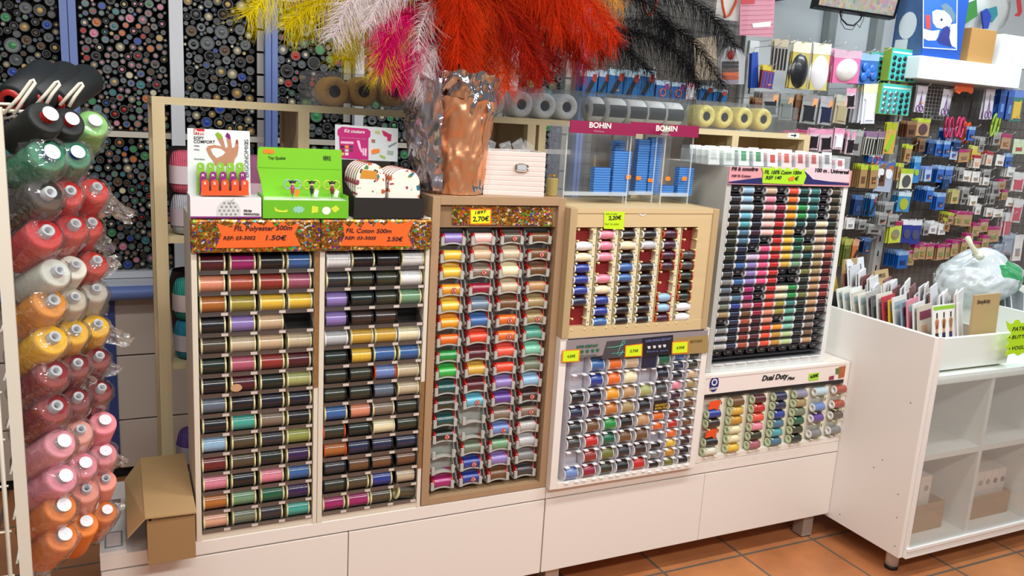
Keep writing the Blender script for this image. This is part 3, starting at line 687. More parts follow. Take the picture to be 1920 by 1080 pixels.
ptext('MULTI USAGE', 1294, 643, 1316, 641, 5, wy0-.005, M('#7a6428', .5), sr, bold=.015)
mb = MB(); q = [at(a, b_, 'y', wy0-.0055) for a, b_ in ((1138,652),(1150,651),(1166,648),(1172,643),(1172,639),(1168,640),(1165,646),(1161,655),(1157,664),(1161,667),(1166,662),(1168,657))]
mb.tube(q, .0009, 6); mb.tube([at(1147, 663, 'y', wy0-.0055), at(1158, 662, 'y', wy0-.0055), at(1175, 660, 'y', wy0-.0055)], .0007, 6); mb.build('teal_thread_print', M('#5fc0b4', .4), sr)
ic = M('#d8d8dc', .5)
mb = MB()
for (a, b_) in ((1217,652),(1227,651),(1237,650),(1246,649)): pxpoly(mb, [(a-3,b_-3),(a+3,b_-3),(a+2,b_+2),(a-2,b_+2)], wy0-.0055, .0002)
mb.build('icon_prints', ic, sr)
mb = MB()
for (a, b_) in ((1092,660),(1102,659),(1112,658),(1121,657)): pxpoly(mb, [(a-3,b_-3),(a+3,b_-3),(a+1,b_+3),(a-3,b_+2)], wy0-.0055, .0002)
mb.build('icon_prints', GRN, sr)
for q, w_ in (([(1054,657),(1088,655),(1086,678),(1053,680)], '4,50€'), ([(1172,648),(1205,644),(1204,668),(1171,670)], '3,75€'), ([(1260,641),(1291,639),(1290,662),(1259,664)], '4,95€')):
    cx = sum(p[0] for p in q)/4; cy = sum(p[1] for p in q)/4
    pxpoly(MB(), q, wy0-.006, .0006).build('orange_border', M('#ef7a1e', .5), sr)
    pxpoly(MB(), [(cx+(a-cx)*.88, cy+(b_-cy)*.86) for a, b_ in q], wy0-.0066, .0006).build('price_note', M('#d4ee20', .5), sr)
    ptext(w_, cx-7, cy+3, cx+8, cy+2, 5, wy0-.0075, M('#5b6d1c', .6), sr, bold=.01, name='handwriting')
big = spool_proto('thread_spool', .046, .0195, .0192, .0028, n=24); sml = spool_proto('thread_spool', .041, .0135, .0133, .0026, n=20)
CLR = film('#e9e6ef', .55, .1, key='cell')
W = {0: 'E E black navy charcoal dark_grey E periwinkle', 1: 'blue royal_blue midnight_blue aubergine brown red brick_red crimson', 2: 'orange orange amber copper green emerald olive dark_olive',
 3: 'beige cream tan khaki black brown charcoal black', 4: 'L E celery black tan brown dark_brown red'}
xs = [-.529, -.468, -.407, -.348, -.287, -.230, -.173, -.117]; zt, zb = .766, .421
pt = (zt-zb)/7.4
def bigz(r): return .7575-.0481*r
def smlz(r): return .7655-.0321*r
def cell_strip(x, zs, w_, hh):
    mb = MB(); mb.box(x-w_/2-.001, x-w_/2, -.024, .011, .406, .79); mb.box(x-w_/2, x+w_/2, .006, .011, .406, .79)
    for z in zs:
        mb.box(x-w_/2, x+w_/2, -.016, .006, z-hh-.0035, z-hh-.0018)
        for s in (-.3, .3): mb.box(x+s*w_-.007, x+s*w_+.007, -.029, -.014, z-hh-.0035, z-hh-.0012, 1)
    mb.build('clear_dispenser', [CLR, WHP], sr)
for k in range(5):
    cell_strip(xs[k], [bigz(r) for r in range(8)], .058, .0195)
    for r, c in enumerate(W[k].split()):
        if c == 'E': continue
        z = bigz(r)
        if c == 'L':
            MB().box(xs[k]-.024, xs[k]+.024, -.026, -.0235, z-.018, z+.018).build('dark_label_card', M('#23233f', .5), sr); continue
        c = c.replace('_', ' ')
        place_spool(big, xs[k], -.005, z-.0195, c, WHP, '%s thread spool, row %s, column %s of the white Super Résistant rack' % (c, ORD[r+1], ORD[k+1]), 'spools in the Super Résistant rack')
for k in (5, 6, 7):
    cell_strip(xs[k], [smlz(r) for r in range(12)] if k > 5 else [bigz(r) for r in range(4)]+[smlz(r) for r in range(6, 12)], .052, .0135 if k > 5 else .0165)
    cs = {5: '', 6: 'blue navy midnight_blue pink aubergine maroon dark_red red orange yellow ochre olive', 7: 'dark_green dark_olive beige khaki khaki brown olive_brown brown dark_red dark_brown black black'}[k].split()
    if k == 5:
        for r, c in enumerate(['emerald', 'midnight blue', 'dark grey']):
            place_spool(big, xs[k], -.005, bigz(r)-.0195, c, WHP, 'large %s spool, %s down in column six of the Super Résistant rack' % (c, ORD[r+1]), 'spools in the Super Résistant rack')
        z = bigz(3); MB().box(xs[k]-.024, xs[k]+.024, -.026, -.0235, z-.016, z+.016).build('dark_label_card', M('#201c18', .5), sr)
        lettering('GROSSIST', .010, (xs[k]-.021, -.0265, z-.002), M('#c9a030', .5), sr, bold=.0003); lettering('EXTRA FORT', .009, (xs[k]-.021, -.0265, z-.012), M('#c9a030', .5), sr, bold=.0003)
        for j, c in enumerate(['orange', 'orange', None, 'black', 'grey', 'black']):
            if c: place_spool(sml, xs[k], -.01, smlz(6+j)-.0135, c, WHP, 'small %s spool, %s small cell in column six of the Super Résistant rack' % (c, ORD[j+1]), 'spools in the Super Résistant rack')
        continue
    for r, c in enumerate(cs):
        c = c.replace('_', ' ')
        place_spool(sml, xs[k], -.01, smlz(r)-.0135, c, WHP, 'small %s thread spool, row %s, column %s of the Super Résistant rack' % (c, ORD[r+1], ORD[k+1]), 'spools in the Super Résistant rack')

# ---------------------------------------------------------------- tall white rack "Fil à coudre"
fr = thing('spool_rack', (.24, .15, .68), 'tall white Fil à coudre rack of twenty rows of slim spools', 'rack')
fx0, fx1, fy0, fy1 = -.02, .5, .03, .36
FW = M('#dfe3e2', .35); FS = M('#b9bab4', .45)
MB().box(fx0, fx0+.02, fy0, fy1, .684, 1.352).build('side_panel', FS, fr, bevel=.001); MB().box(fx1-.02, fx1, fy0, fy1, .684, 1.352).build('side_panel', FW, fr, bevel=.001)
MB().box(fx0+.02, fx1-.02, fy0+.01, fy1, 1.342, 1.352).build('top_panel', FW, fr); MB().box(fx0+.02, fx1-.02, fy0, fy1, .684, .706).build('bottom_panel', FW, fr)
MB().box(fx0+.02, fx1-.02, .075, .08, .706, 1.3).build('back_panel', M('#2b2b2e', .5), fr)
hc = MB().box(fx0+.001, fx1, fy0-.006, fy0-.001, 1.298, 1.352).build('header_card', M('#d99aa2', .4), fr)
pxpoly(MB(), [(1450,312),(1593,317),(1592,342),(1450,336)], fy0-.0066, .0004).build('pale_print', M('#dcc4cf', .4), fr)
pxpoly(MB(), [(1366,341),(1400,336),(1428,333),(1430,345),(1366,343)], fy0-.0072, .0004).build('navy_swoosh', M('#2a2a66', .4), fr)
pxpoly(MB(), [(1509,321),(1517,328),(1524,336),(1560,341),(1592,344),(1592,347),(1508,345)], fy0-.0072, .0004).build('navy_swoosh', M('#2a2a66', .4), fr)
ptext('Fil à coudre', 1372, 319, 1420, 320, 6.5, fy0-.008, INK, fr, bold=.03); ptext('100 % Coton', 1371, 331, 1406, 332, 4, fy0-.008, M('#5a2030', .5), fr, bold=.025)
ptext('100 m . Universel', 1527, 322, 1589, 326, 7, fy0-.008, INK, fr, bold=.03)
pxpoly(MB(), [(1429,343),(1431,324),(1428,313),(1442,316),(1450,312),(1455,318),(1462,313),(1470,319),(1477,313),(1484,320),(1492,314),(1500,320),(1512,315),(1508,322),(1512,330),(1506,346),(1470,345)], fy0-.0085, .0006).build('green_sign', M('#a8dc28', .5), fr)
ptext('FIL 100% Coton 100m', 1433, 326, 1502, 327, 7, fy0-.0098, INK, fr, bold=.012, shear=.15, name='handwriting', wig=.03); ptext('REF 140', 1435, 336, 1464, 336, 6.5, fy0-.0098, INK, fr, bold=.012, shear=.15, name='handwriting')
ptext('1€', 1484, 338, 1495, 338, 7, fy0-.0098, INK, fr, bold=.012, shear=.15, name='handwriting')
pxpoly(MB(), [(1478,334),(1486,330),(1490,333),(1488,338),(1480,339)], fy0-.0105, .0005).build('orange_sticker', M('#f0801e', .5), fr)
F = '''. light_blue . beige . orange_red dark_teal teal . olive_brown
charcoal light_blue . pink . orange dark_teal teal . olive_brown
dark_grey pale_blue black pink crimson amber green teal . olive_brown
black sky_blue midnight_blue pale_pink crimson amber green teal . olive_brown
dark_taupe aqua midnight_blue pale_pink red gold dark_teal dark_green cream dark_olive
dark_olive steel_blue aubergine pale_pink red gold . olive_brown cream olive_brown
dark_olive steel_blue navy . red yellow emerald . beige rust
dark_olive navy . hot_pink coral yellow emerald olive beige rust
dark_olive navy lavender hot_pink red yellow sage dark_teal khaki rust
charcoal blue lilac hot_pink red gold sage dark_olive khaki dark_red
dark_grey . lilac hot_pink red . . olive khaki dark_red
grey sky_blue lilac hot_pink red . . dark_olive tan dark_red
slate . magenta . red cream green dark_olive tan brick_red
grey steel_blue magenta . coral cream green olive tan brick_red
grey_green royal_blue rose crimson coral olive_gold teal dark_olive tan maroon
khaki navy brown crimson salmon olive_gold sea_green dark_green tan aubergine
. navy rust maroon salmon . mint black taupe .
grey navy dark_red maroon orange_red amber mint black taupe .
silver midnight_blue brick_red maroon orange_red ochre pale_green black brown .
light_grey navy rust maroon orange_red ochre pale_green black tan .'''.split('\n')
F[11] = F[11].replace('sky_blue', 'blue', 1)
F = F
fp = spool_proto('slim_thread_spool', .0445, .0131, .0129, .0028, n=18)
PLT = M('#26262a', .35); PLO = M('#9a9aa2', .4); cw = (.476-.003)/10; fpz = .02695
for r in range(21):
    z = 1.2785-fpz*r; mb = MB(); x0 = .002; 
    mb.box(.0, .48, .030, .075, z-.0133, z-.0125, 2)
    for k in range(10):
        if r < 20 and F[r].split()[k] != '.': continue
        a = x0+cw*k+.002; b_ = a+cw-.004
        q = [(a, z+.0125), (b_, z+.0125), (b_-.008, z-.004), (a+.008, z-.004)]
        mb.poly(q, (0, .0415, 0), (1,0,0), (0,0,1), .001, 1)
        m_ = [(x_+(.0012 if i in (0, 3) else -.0012), z_+(-.001 if i < 2 else .001)) for i, (x_, z_) in enumerate(q)]
        mb.poly(m_, (0, .0403, 0), (1,0,0), (0,0,1), .0008, 0)
        mb.box((a+b_)/2-.006, (a+b_)/2+.006, .0388, .0393, z+.004, z+.0075, 1)
    mb.build('slot_row', [PLT, PLO, M('#3a3a3e', .4)], fr)
mb = MB()
for k in range(10): mb.box(.004+cw*k, .004+cw*(k+.85), .02, .03, .7085, .7105)
mb.box(.0, .48, .0285, .0305, .706, .7085); mb.build('clear_bottom_lip', WHP, fr)
for r in range(20):
    for k, c in enumerate(F[r].split()):
        if c == '.': continue
        c = c.replace('_', ' ')
        place_spool(fp, .003+cw*(k+.5), .044, 1.2785-fpz*r-.0131, c, WHP, 'slim %s thread spool, row %s, column %s of the Fil à coudre rack' % (c, ORD[r+1], ORD[k+1]), 'spools in the Fil à coudre rack')

# ---------------------------------------------------------------- low white rack "Dual Duty"
dd = thing('spool_rack', (.28, .1, .382), 'low white Dual Duty rack with emerald coded spools, under the tall white rack', 'rack')
dd['label'] = 'low white Dual Duty rack with clipped spools, under the tall white rack'
MB().box(-.066, -.04, .0, .3, .384, .675).build('side_panel', LACQ, dd, bevel=.001); MB().box(.578, .597, .0, .3, .384, .675).build('side_panel', LACQ, dd, bevel=.001)
MB().box(-.04, .578, .0, .3, .384, .402).build('bottom_panel', LACQ, dd); MB().box(-.066, .597, .0, .3, .675, .683).build('top_panel', LACQ, dd)
MB().box(-.04, .578, .02, .026, .402, .675).build('back_panel', M('#dcd8c8', .4), dd)
MB().box(-.04, .578, .002, .006, .618, .675).build('header_card', M('#ece2dc', .3), dd)
MB().box(-.04, .578, .0012, .002, .608, .6195).build('black_strip', M('#1c1a1a', .4), dd)
ptext('Dual Duty', 1428, 714, 1476, 709, 10, .001, INK, dd, bold=.03, shear=.25); ptext('Plus', 1476, 713, 1489, 711, 6, .001, INK, dd, bold=.03, shear=.25)
pxpoly(MB(), [(1517,701),(1536,698),(1534,712),(1516,714)], .001, .0006).build('price_note', M('#a8dc28', .5), dd)
ptext('6,00€', 1519, 709, 1533, 706, 5.5, -.0002, INK, dd, bold=.03, name='handwriting')
cc = at(1339, 720, 'y', .001); RB = M('#1f2a78', .4)
cm = MB(); cm.poly([(.0185*cos(a*pi/16), .0265*sin(a*pi/16)) for a in range(32)], (cc.x, .001, cc.z), (1,0,0), (0,0,1), .0006); cm.build('round_emblem', RB, dd)
mb = MB()
for i in range(12):
    a = i*pi/6; u = Vector((cos(a)*.0095, 0, sin(a)*.0095+.006)); mb.cyl(Vector((cc.x, -.0002, cc.z))+u, Vector((cc.x, .0006, cc.z))+u, .0026, n=8)
mb.build('emblem_ring', WHITE, dd); lettering('COATS', .0095, (cc.x-.0155, -.0002, cc.z-.018), WHITE, dd, bold=.0003)
pxpoly(MB(), [(1555,706),(1564,704),(1563,712),(1554,713)], .001, .0005).build('colour_print', M('#8f3048', .5), dd); pxpoly(MB(), [(1567,691),(1573,690),(1572,701),(1567,702)], .001, .0005).build('colour_print', M('#4f7a3a', .5), dd)
pxpoly(MB(), [(1573,688),(1590,685),(1586,706),(1572,710)], .001, .0005).build('colour_print', M('#b06238', .5, vary=(60, .4)), dd)
xs = [.004+.0932*k for k in range(7)]
D = [[(1,'royal blue'),(2,'dark brown'),(4,'black'),(5,'off white')], list(enumerate(['brown','gold','ochre','cream','cream','yellow'])), list(enumerate(['maroon','red','coral','pink','dark olive','dusty rose'])),
 list(enumerate(['navy','navy','royal blue','steel blue','aqua','steel blue'])), list(enumerate(['lavender grey','khaki','grey green','emerald','dark olive','dark green'])),
 [(0,'pale blue'),(1.75,'periwinkle'),(3,'purple'),(4.75,'grey')], [(0,'rust'),(1.7,'rust'),(2.95,'grey brown'),(4.7,'grey')]]
dp = spool_proto('thread_spool', .052, .0149, .0150, .002, n=22); LG = M('#c7d6b0', .35)
for k, x in enumerate(xs):
    mb = MB(); mb.box(x+.0275, min(x+.043, .577), .004, .02, .41, .6)
    for r in range(6 if k < 6 else 0): mb.box(x+.032, x+.035, .0034, .004, .585-.0327*r-.006, .585-.0327*r+.004, 1)
    mb.build('column_strip', [M('#e4e0cc', .35), INK], dd)
    mb = MB()
    for (r, c) in D[k]:
        z = .5835-.0327*r
        for s in (-1, 1): mb.cyl((x+s*.02, .02, z-.0165), (x+s*.02, -.013, z-.0165), .0016, n=6); mb.lathe([(0, .0001), (.001, .0028), (.003, .0034), (.005, .0001)], (x+s*.02, -.012, z-.0165), (0,-1,0), 8)
    mb.build('peg_set', M('#dcdcae', .35), dd)
    rank = 0
    for (r, c) in D[k]:
        rank += 1
        place_spool(dp, x, .003, .5835-.0327*r-.0148, c, LG if k < 5 else WHP, '%s thread spool, %s down in column %s of the Dual Duty rack' % (c, ORD[rank], ORD[k+1]), 'spools in the Dual Duty rack')
for r in (0, 3):
    z = .5835-.0327*r; mb = MB()
    mb.poly([(-.026,-.015),(.004,-.012),(.012,-.022),(.02,-.02),(.014,-.009),(.022,.0),(.024,.015),(-.022,.013)], (xs[0], -.004, z), (1,0,0), (0,0,1), .0008)
    mb.build('orange_tag', M('#e8521e', .5), dd)
# ================================================================ things standing on the racks
def blob_print(base, cols, scale, thr=.33, rough=.6):
    """printed fabric or paper: scattered coloured motifs on a plain ground"""
    mt = bpy.data.materials.new('motif_print'); mt.use_nodes = True; nt = mt.node_tree; b = nt.nodes['Principled BSDF']
    tc = nt.nodes.new('ShaderNodeTexCoord'); v = nt.nodes.new('ShaderNodeTexVoronoi'); v.inputs['Scale'].default_value = scale
    n = nt.nodes.new('ShaderNodeTexNoise'); n.inputs['Scale'].default_value = scale*2.2; n.inputs['Detail'].default_value = 1
    mx0 = nt.nodes.new('ShaderNodeMix'); mx0.data_type = 'VECTOR'; mx0.inputs[0].default_value = .012
    nt.links.new(tc.outputs['Object'], n.inputs[0]); nt.links.new(tc.outputs['Object'], mx0.inputs[4]); nt.links.new(n.outputs['Color'], mx0.inputs[5])
    nt.links.new(mx0.outputs[1], v.inputs[0])
    sp = nt.nodes.new('ShaderNodeSeparateColor'); nt.links.new(v.outputs['Color'], sp.inputs[0])
    cr = nt.nodes.new('ShaderNodeValToRGB'); cr.color_ramp.interpolation = 'CONSTANT'; e = cr.color_ramp.elements
    for i, c in enumerate(cols):
        q = e[i] if i < 2 else e.new(i/len(cols)); q.position = i/len(cols); q.color = lin(c)
    nt.links.new(sp.outputs[0], cr.inputs[0])
    lt = nt.nodes.new('ShaderNodeMath'); lt.operation = 'LESS_THAN'; lt.inputs[1].default_value = thr; nt.links.new(v.outputs['Distance'], lt.inputs[0])
    mx = nt.nodes.new('ShaderNodeMix'); mx.data_type = 'RGBA'; mx.inputs[6].default_value = lin(base)
    nt.links.new(lt.outputs[0], mx.inputs[0]); nt.links.new(cr.outputs[0], mx.inputs[7]); nt.links.new(mx.outputs[2], b.inputs['Base Color'])
    b.inputs['Roughness'].default_value = rough
    return mt
def C3(pts): return [(340+a/3.856, 200+b/3.857) for a, b in pts]
CW = M('#e3e9ea', .4); TOP = 1.1955
# -- white thimble display box
t = thing('display_box', (-1.505, .05, TOP), 'white Prym Soft Comfort display box with a hand picture, left end of rack top', 'display box')
b = MB(); b.box(-1.584, -1.428, -.016, -.013, TOP, 1.244); b.box(-1.584, -1.581, -.013, .075, TOP, 1.246); b.box(-1.431, -1.428, -.013, .075, TOP, 1.244)
b.box(-1.581, -1.431, -.013, .075, 1.2385, 1.2415); b.box(-1.581, -1.431, -.013, .075, TOP, TOP+.002); b.build('box_body', M('#e8e4e6', .35), t)
MB().box(-1.584, -1.428, -.0166, -.016, TOP, TOP+.004).build('purple_stripe', M('#7a2a72', .4), t)
pxpoly(MB(), [(351,240),(468,246),(470,372),(352,368)], .078, .002).build('back_card', CW, t)
YC = .0755
pxpoly(MB(), C3([(245,425),(375,425),(385,380),(405,350),(414,300),(410,240),(395,242),(387,290),(368,300),(352,205),(332,190),(322,205),(338,290),(320,300),(298,215),(270,186),(245,196),(262,232),(292,288),(240,276),(192,284),(180,305),(198,350),(225,385)]), YC, .0004).build('hand_picture', M('#b98468', .5, vary=(26, .2)), t)
pxpoly(MB(), C3([(212,306),(240,298),(285,305),(318,330),(300,352),(255,372),(228,345)]), YC-.0005, .0003).build('picture_gap', CW, t)
pxpoly(MB(), C3([(245,196),(262,184),(290,200),(296,228),(270,234)]), YC-.0006, .0003).build('green_nail', M('#86b52a', .3), t)
pxpoly(MB(), C3([(318,212),(332,186),(352,205),(356,236),(336,228)]), YC-.0006, .0003).build('purple_nail', M('#7d1f6e', .3), t)
pxpoly(MB(), C3([(392,262),(398,238),(410,240),(412,270)]), YC-.0006, .0003).build('copper_nail', M('#a0523c', .3), t)
pxpoly(MB(), C3([(90,158),(167,161),(166,203),(90,200)]), YC, .0004).build('red_logo_plate', M('#c3202a', .4), t)
ptext('Prym', 364.5, 251, 382, 252, 8, YC-.0008, WHITE, t, bold=.03); ptext('SOFT', 363, 261, 382, 262, 5.6, YC, INK, t, bold=.005); ptext('COMFORT', 363, 268, 403, 269, 5.6, YC, INK, t, bold=.005)
GY = M('#6f7478', .5)
a = at(466, 333, 'y', YC); lettering('ERGONOMICS', .0135, a, GY, t, ux=(0,0,1), uy=(-1,0,0), sx=1.05)
for q in ((364,274,374,275),(364,281,374,282),(364,299,384,300)): ptext('thimbles', *q, 3, YC, GY, t)
ptext('N', 460, 270, 464, 270, 4, YC, INK, t, bold=.03)
ptext('PRYM', 457, 397, 471, 397.5, 4, -.0168, INK, t, bold=.02); ptext('INNOVATION', 457, 403, 486, 404, 4, -.0168, INK, t, bold=.02)
m_ = MB(); q = [(407,406)]+[(429+22*cos(pi-i*pi/12), 396-22*sin(pi-i*pi/12)) for i in range(13)]+[(451,406)]
pxpoly(m_, q, -.0167, .0003).build('grey_ball_print', M('#cfd0d0', .4), t)
m_ = MB()
for (i, j) in [(i, j) for i in range(5) for j in range(4)]:
    xx = 412+8.5*i+(4 if j % 2 else 0); yy = 381+7*j
    if (xx-429)**2+(yy-396)**2 < 350: pxpoly(m_, [(xx-2,yy-2),(xx+2,yy-2),(xx+2,yy+1.6),(xx-2,yy+1.6)], -.0172, .0002)
m_.build('dot_print', M('#8d9092', .4), t); 
m_ = MB().tube([at(431, 385, 'y', -.0175), at(434, 377, 'y', -.0175), at(439, 372, 'y', -.0175)], .0005, 5).build('needle_print', GY, t)
# combs of thimbles
def comb(xs, ytop, ybase, yb2, w_, y, c, word, letter):
    pts = [(xs[0]-w_-1, yb2)]
    for i, x in enumerate(xs):
        pts += [(x-w_, ybase), (x-w_, ytop+5), (x-w_*.7, ytop+1.5), (x, ytop), (x+w_*.7, ytop+1.5), (x+w_, ytop+5), (x+w_, ybase)]
    pts += [(xs[-1]+w_+1, yb2)]
    q = [at(a_, b_, 'y', y) for a_, b_ in pts]; o = Vector((sum(p.x for p in q)/len(q), y, 1.2416))
    m_ = MB(); pxpoly(m_, pts, y+.006, .012); ob = m_.build('thimble_set', M(c, .25, coat=.4), origin=o)
    tag(ob, word, 'thimbles')
    for x in xs: pp = ptext(letter, x-2, ytop+10, x+2, ytop+10, 5, y-.0063, WHITE, ob, bold=.02, name='size_letter')
comb([375.5,394,412.5,431,449], 304, 352, 362, 7, .055, '#8ec63f', 'lime green set of five silicone thimbles, back row of white display box', 'L')
comb([380,398.5,417,436,454], 321, 356, 363, 6, .035, '#8f2f7f', 'purple set of five silicone thimbles, middle row of white display box', 'M')
comb([384,402,421,440,458], 336, 357, 365.5, 6.8, .012, '#e4572a', 'orange set of five silicone thimbles, front row of white display box', 'S')
# -- green display box with fancy scissors
GR = M('#7cc62a', .35); GR2 = M('#6cb824', .35)
t = thing('display_box', (-1.32, .03, TOP), 'bright green cardboard display box holding small fancy scissors', 'display box')
b = MB(); b.box(-1.425, -1.221, -.017, -.014, TOP, 1.2385); b.box(-1.425, -1.422, -.014, .06, TOP, 1.25); b.box(-1.224, -1.221, -.014, .06, TOP, 1.25)
b.box(-1.422, -1.224, -.014, .06, TOP, TOP+.002); b.build('box_body', GR2, t)
MB().box(-1.422, -1.224, -.014, .06, 1.236, 1.2385).build('white_shelf', M('#dfe6d8', .4), t)
pxpoly(MB(), [(483,281),(486,275),(640,281),(640,288),(641,338),(643,374),(494,372),(488,338),(482,314)], .06, .002).build('back_card', GR, t)
MB().tube([at(484, 314, 'y', .0575), at(640, 318, 'y', .0575)], .0004, 5).build('fold_line', GR2, t)
ptext('Top Qualité', 503, 298, 535, 299, 5, .0575, M('#1f3d14', .5), t, bold=.008); ptext('NEW.K', 606, 300, 620, 301, 8, .0575, M('#1f3d14', .5), t, bold=.02)
pxpoly(MB(), [(493,281),(497,279),(514,281),(514,287),(510,289),(494,287)], .0575, .0005).build('orange_price_sticker', M('#f0801e', .5), t)
m_ = MB()
for q in ([(514,387),(520,393),(530,395),(540,393),(538,398),(525,398),(516,396)], [(585,386),(597,388),(596,398),(584,400)], [(620,391),(630,385),(637,392),(628,399)]): pxpoly(m_, q, -.0172, .0003)
m_.build('yellow_prints', M('#cfdc3a', .5), t)
m_ = MB(); q = [(612+8*cos(i*pi/10), 395+7.5*sin(i*pi/10)) for i in range(20)]; pxpoly(m_, q, -.0172, .0003); m_.build('white_round_print', WHITE, t)
m_ = MB(); q = [(560+(13 if i % 2 else 9)*cos(i*pi/10), 393+(8 if i % 2 else 5)*sin(i*pi/10)) for i in range(20)]; pxpoly(m_, q, -.0172, .0003); m_.build('blue_print', M('#8fc9b4', .5), t)
def scissors(px_, py_, word, ringc, doll, tagc):
    c = at(px_, 371, 'y', .02); o = Vector((c.x, .02, 1.239)); t = thing('fancy_scissors', o, word, 'scissors')
    s = .0013; m_ = MB()
    for sg in (-1, 1):
        pts = [o+Vector((sg*.011+.0088*cos(a*pi/8), 0, .034+.0105*sin(a*pi/8))) for a in range(17)]
        m_.tube(pts, .0017, 6)
    m_.build('handle_rings', ringc, t)
    m_ = MB(); m_.add([o+Vector(v) for v in ((-.003,-.001,.03),(.003,-.001,.03),(.0008,-.001,.0),(-.0008,-.001,.0),(-.003,.001,.03),(.003,.001,.03),(.0008,.001,.0),(-.0008,.001,.0))], [(0,3,2,1),(4,5,6,7),(0,1,5,4),(1,2,6,5),(2,3,7,6),(3,0,4,7)])
    m_.build('blades', M('#b9b9bd', .2, metal=.9), t)
    b_ = MB(); b_.lathe([(0,.0001),(.001,.004),(.014,.0052),(.018,.003),(.019,.0001)], o+Vector((0,-.003,.012)), (0,0,1), 12); b_.build('figure_body', doll, t)
    h = MB(); h.lathe([(0,.0001),(.002,.0045),(.005,.0062),(.008,.0045),(.0105,.0001)], o+Vector((0,-.003,.031)), (0,0,1), 14); h = h.build('figure_head', M('#f0cdb4', .4), t)
    if doll is not TAB:
        h2 = MB(); h2.lathe([(0,.0055),(.003,.0076),(.007,.0062),(.0095,.0001)], o+Vector((0,-.0015,.0345)), (0,0,1), 14)
        for sg in (-1,1): h2.lathe([(0,.0001),(.002,.003),(.004,.0001)], o+Vector((sg*.0075,-.002,.04)), (0,0,1), 8)
        h2.build('figure_hair', M('#1c1518', .4), t)
    g_ = MB().obox(o+Vector((.010, -.007, .014)), Vector((1,0,-.25)).normalized(), Vector((0,1,0)), Vector((.25,0,1)).normalized(), .0048, .0005, .0085); g_.build('price_tag', tagc, t)
scissors(548, 330, 'pale blue ringed fancy scissors with orange tag in green display box', M('#9fb4d6', .25, coat=.5), M('#b8375a', .4), M('#f0801e', .5))
scissors(584, 330, 'yellow ringed fancy scissors with dark haired doll figure, middle of green display box', M('#c9cc4a', .25, coat=.5), M('#2a2130', .4), M('#e9e9e9', .5))
scissors(622, 330, 'yellow ringed fancy scissors with doll figure, right end of green display box', M('#d2c84a', .25, coat=.5), M('#7a2430', .4), M('#e6e4e0', .5))
# -- black box of printed pouches and the sewing kit card
t = thing('display_box', (-1.115, .06, TOP), 'black open cardboard tray holding printed sewing pouches', 'display box')
BK = M('#17120f', .55); b = MB(); b.box(-1.206, -1.024, -.012, -.009, TOP, 1.246)
for x in (-1.206, -1.027):
    b.add([(x,-.009,TOP),(x+.003,-.009,TOP),(x+.003,.14,TOP),(x,.14,TOP),(x,-.009,1.246),(x+.003,-.009,1.246),(x+.003,.14,1.29),(x,.14,1.29)], [(0,3,2,1),(4,5,6,7),(0,1,5,4),(1,2,6,5),(2,3,7,6),(3,0,4,7)])
b.box(-1.203, -1.027, .137, .14, TOP, 1.29); b.box(-1.203, -1.027, -.009, .137, TOP, TOP+.002); b.build('box_body', BK, t)
PR = blob_print('#ece6da', ['#b5532a', '#2f7f8f', '#8f2f4a', '#57803a', '#c98a2a', '#2a2a2a'], 58, .34)
PR2 = blob_print('#ece6da', ['#1c6a80', '#c0602a', '#a03a5a', '#6a8a3a'], 50, .36)
def pouch(x0, x1, y, h, m1, word, group):
    n = 10; pts = [(0, 0), (1, 0)]+[(1-.0*i, 0) for i in range(0)]
    pr = []
    for i in range(n+1):
        a = pi*i/n; pr.append((.5+.5*cos(a), .52+.48*(sin(a)**.6)))
    w_ = x1-x0; outline = [(x0+.003, 1.1985), (x1-.003, 1.1985)]+[(x0+w_*u, 1.1985+h*v) for u, v in pr]
    o = Vector(((x0+x1)/2, y, 1.1985)); m_ = MB(); m_.poly(outline, (0, y+.006, 0), (1,0,0), (0,0,1), .012)
    ob = m_.build('sewing_pouch', m1, origin=o, bevel=.0035); tag(ob, word, 'pouch', group)
    rim = MB(); pp = [Vector((a_, y, c_)) for a_, c_ in outline[2:]]; rim.tube(pp, .0013, 6); rim.build('zip_piping', M('#7a2a2a', .5), ob)
    return ob
for k in range(6): pouch(-1.2, -1.122, .006+.0215*k, .132, PR, 'cream half-round pouch with sewing prints, %s from the front in the left row' % ORD[k+1], 'printed pouches, left row')
for k in range(6): pouch(-1.116, -1.031, .006+.0215*k, .120, PR2, 'cream half-round pouch with teal print, %s from the front in the right row' % ORD[k+1], 'printed pouches, right row')
fr0 = bpy.data.objects['sewing_pouch']
pxpoly(MB(), [(678,318),(707,321),(707,336),(675,334)], -.0005, .0004).build('machine_print', M('#c98a2a', .5), fr0)
kc = thing('kit_card', (-1.13, .15, TOP), 'white and magenta Kit couture header card standing behind the pouches', 'card')
pxpoly(MB(), [(628,233),(746,241),(745,303),(628,298)], .1525, .002).build('card', M('#d3dadc', .4), kc); YK = .150
bb = at(640, 298, 'y', .1525); MB().box(bb.x, bb.x+.13, .151, .1525, TOP, bb.z+.002).build('card_stem', BK, kc)
pxpoly(MB(), C3([(1130,165),(1160,145),(1345,160),(1368,180),(1366,215),(1352,230),(1352,385),(1148,372),(1140,215),(1128,200)]), YK, .0004).build('magenta_print', M('#c01f74', .4), kc)
ptext('Kit couture', 645, 248, 683, 250.5, 6.5, YK-.0006, WHITE, kc, bold=.015, shear=.2); ptext('tout le nécessaire pour coudre', 640, 259, 686, 262, 3, YK-.0006, M('#e08ab8', .5), kc)
m_ = MB()
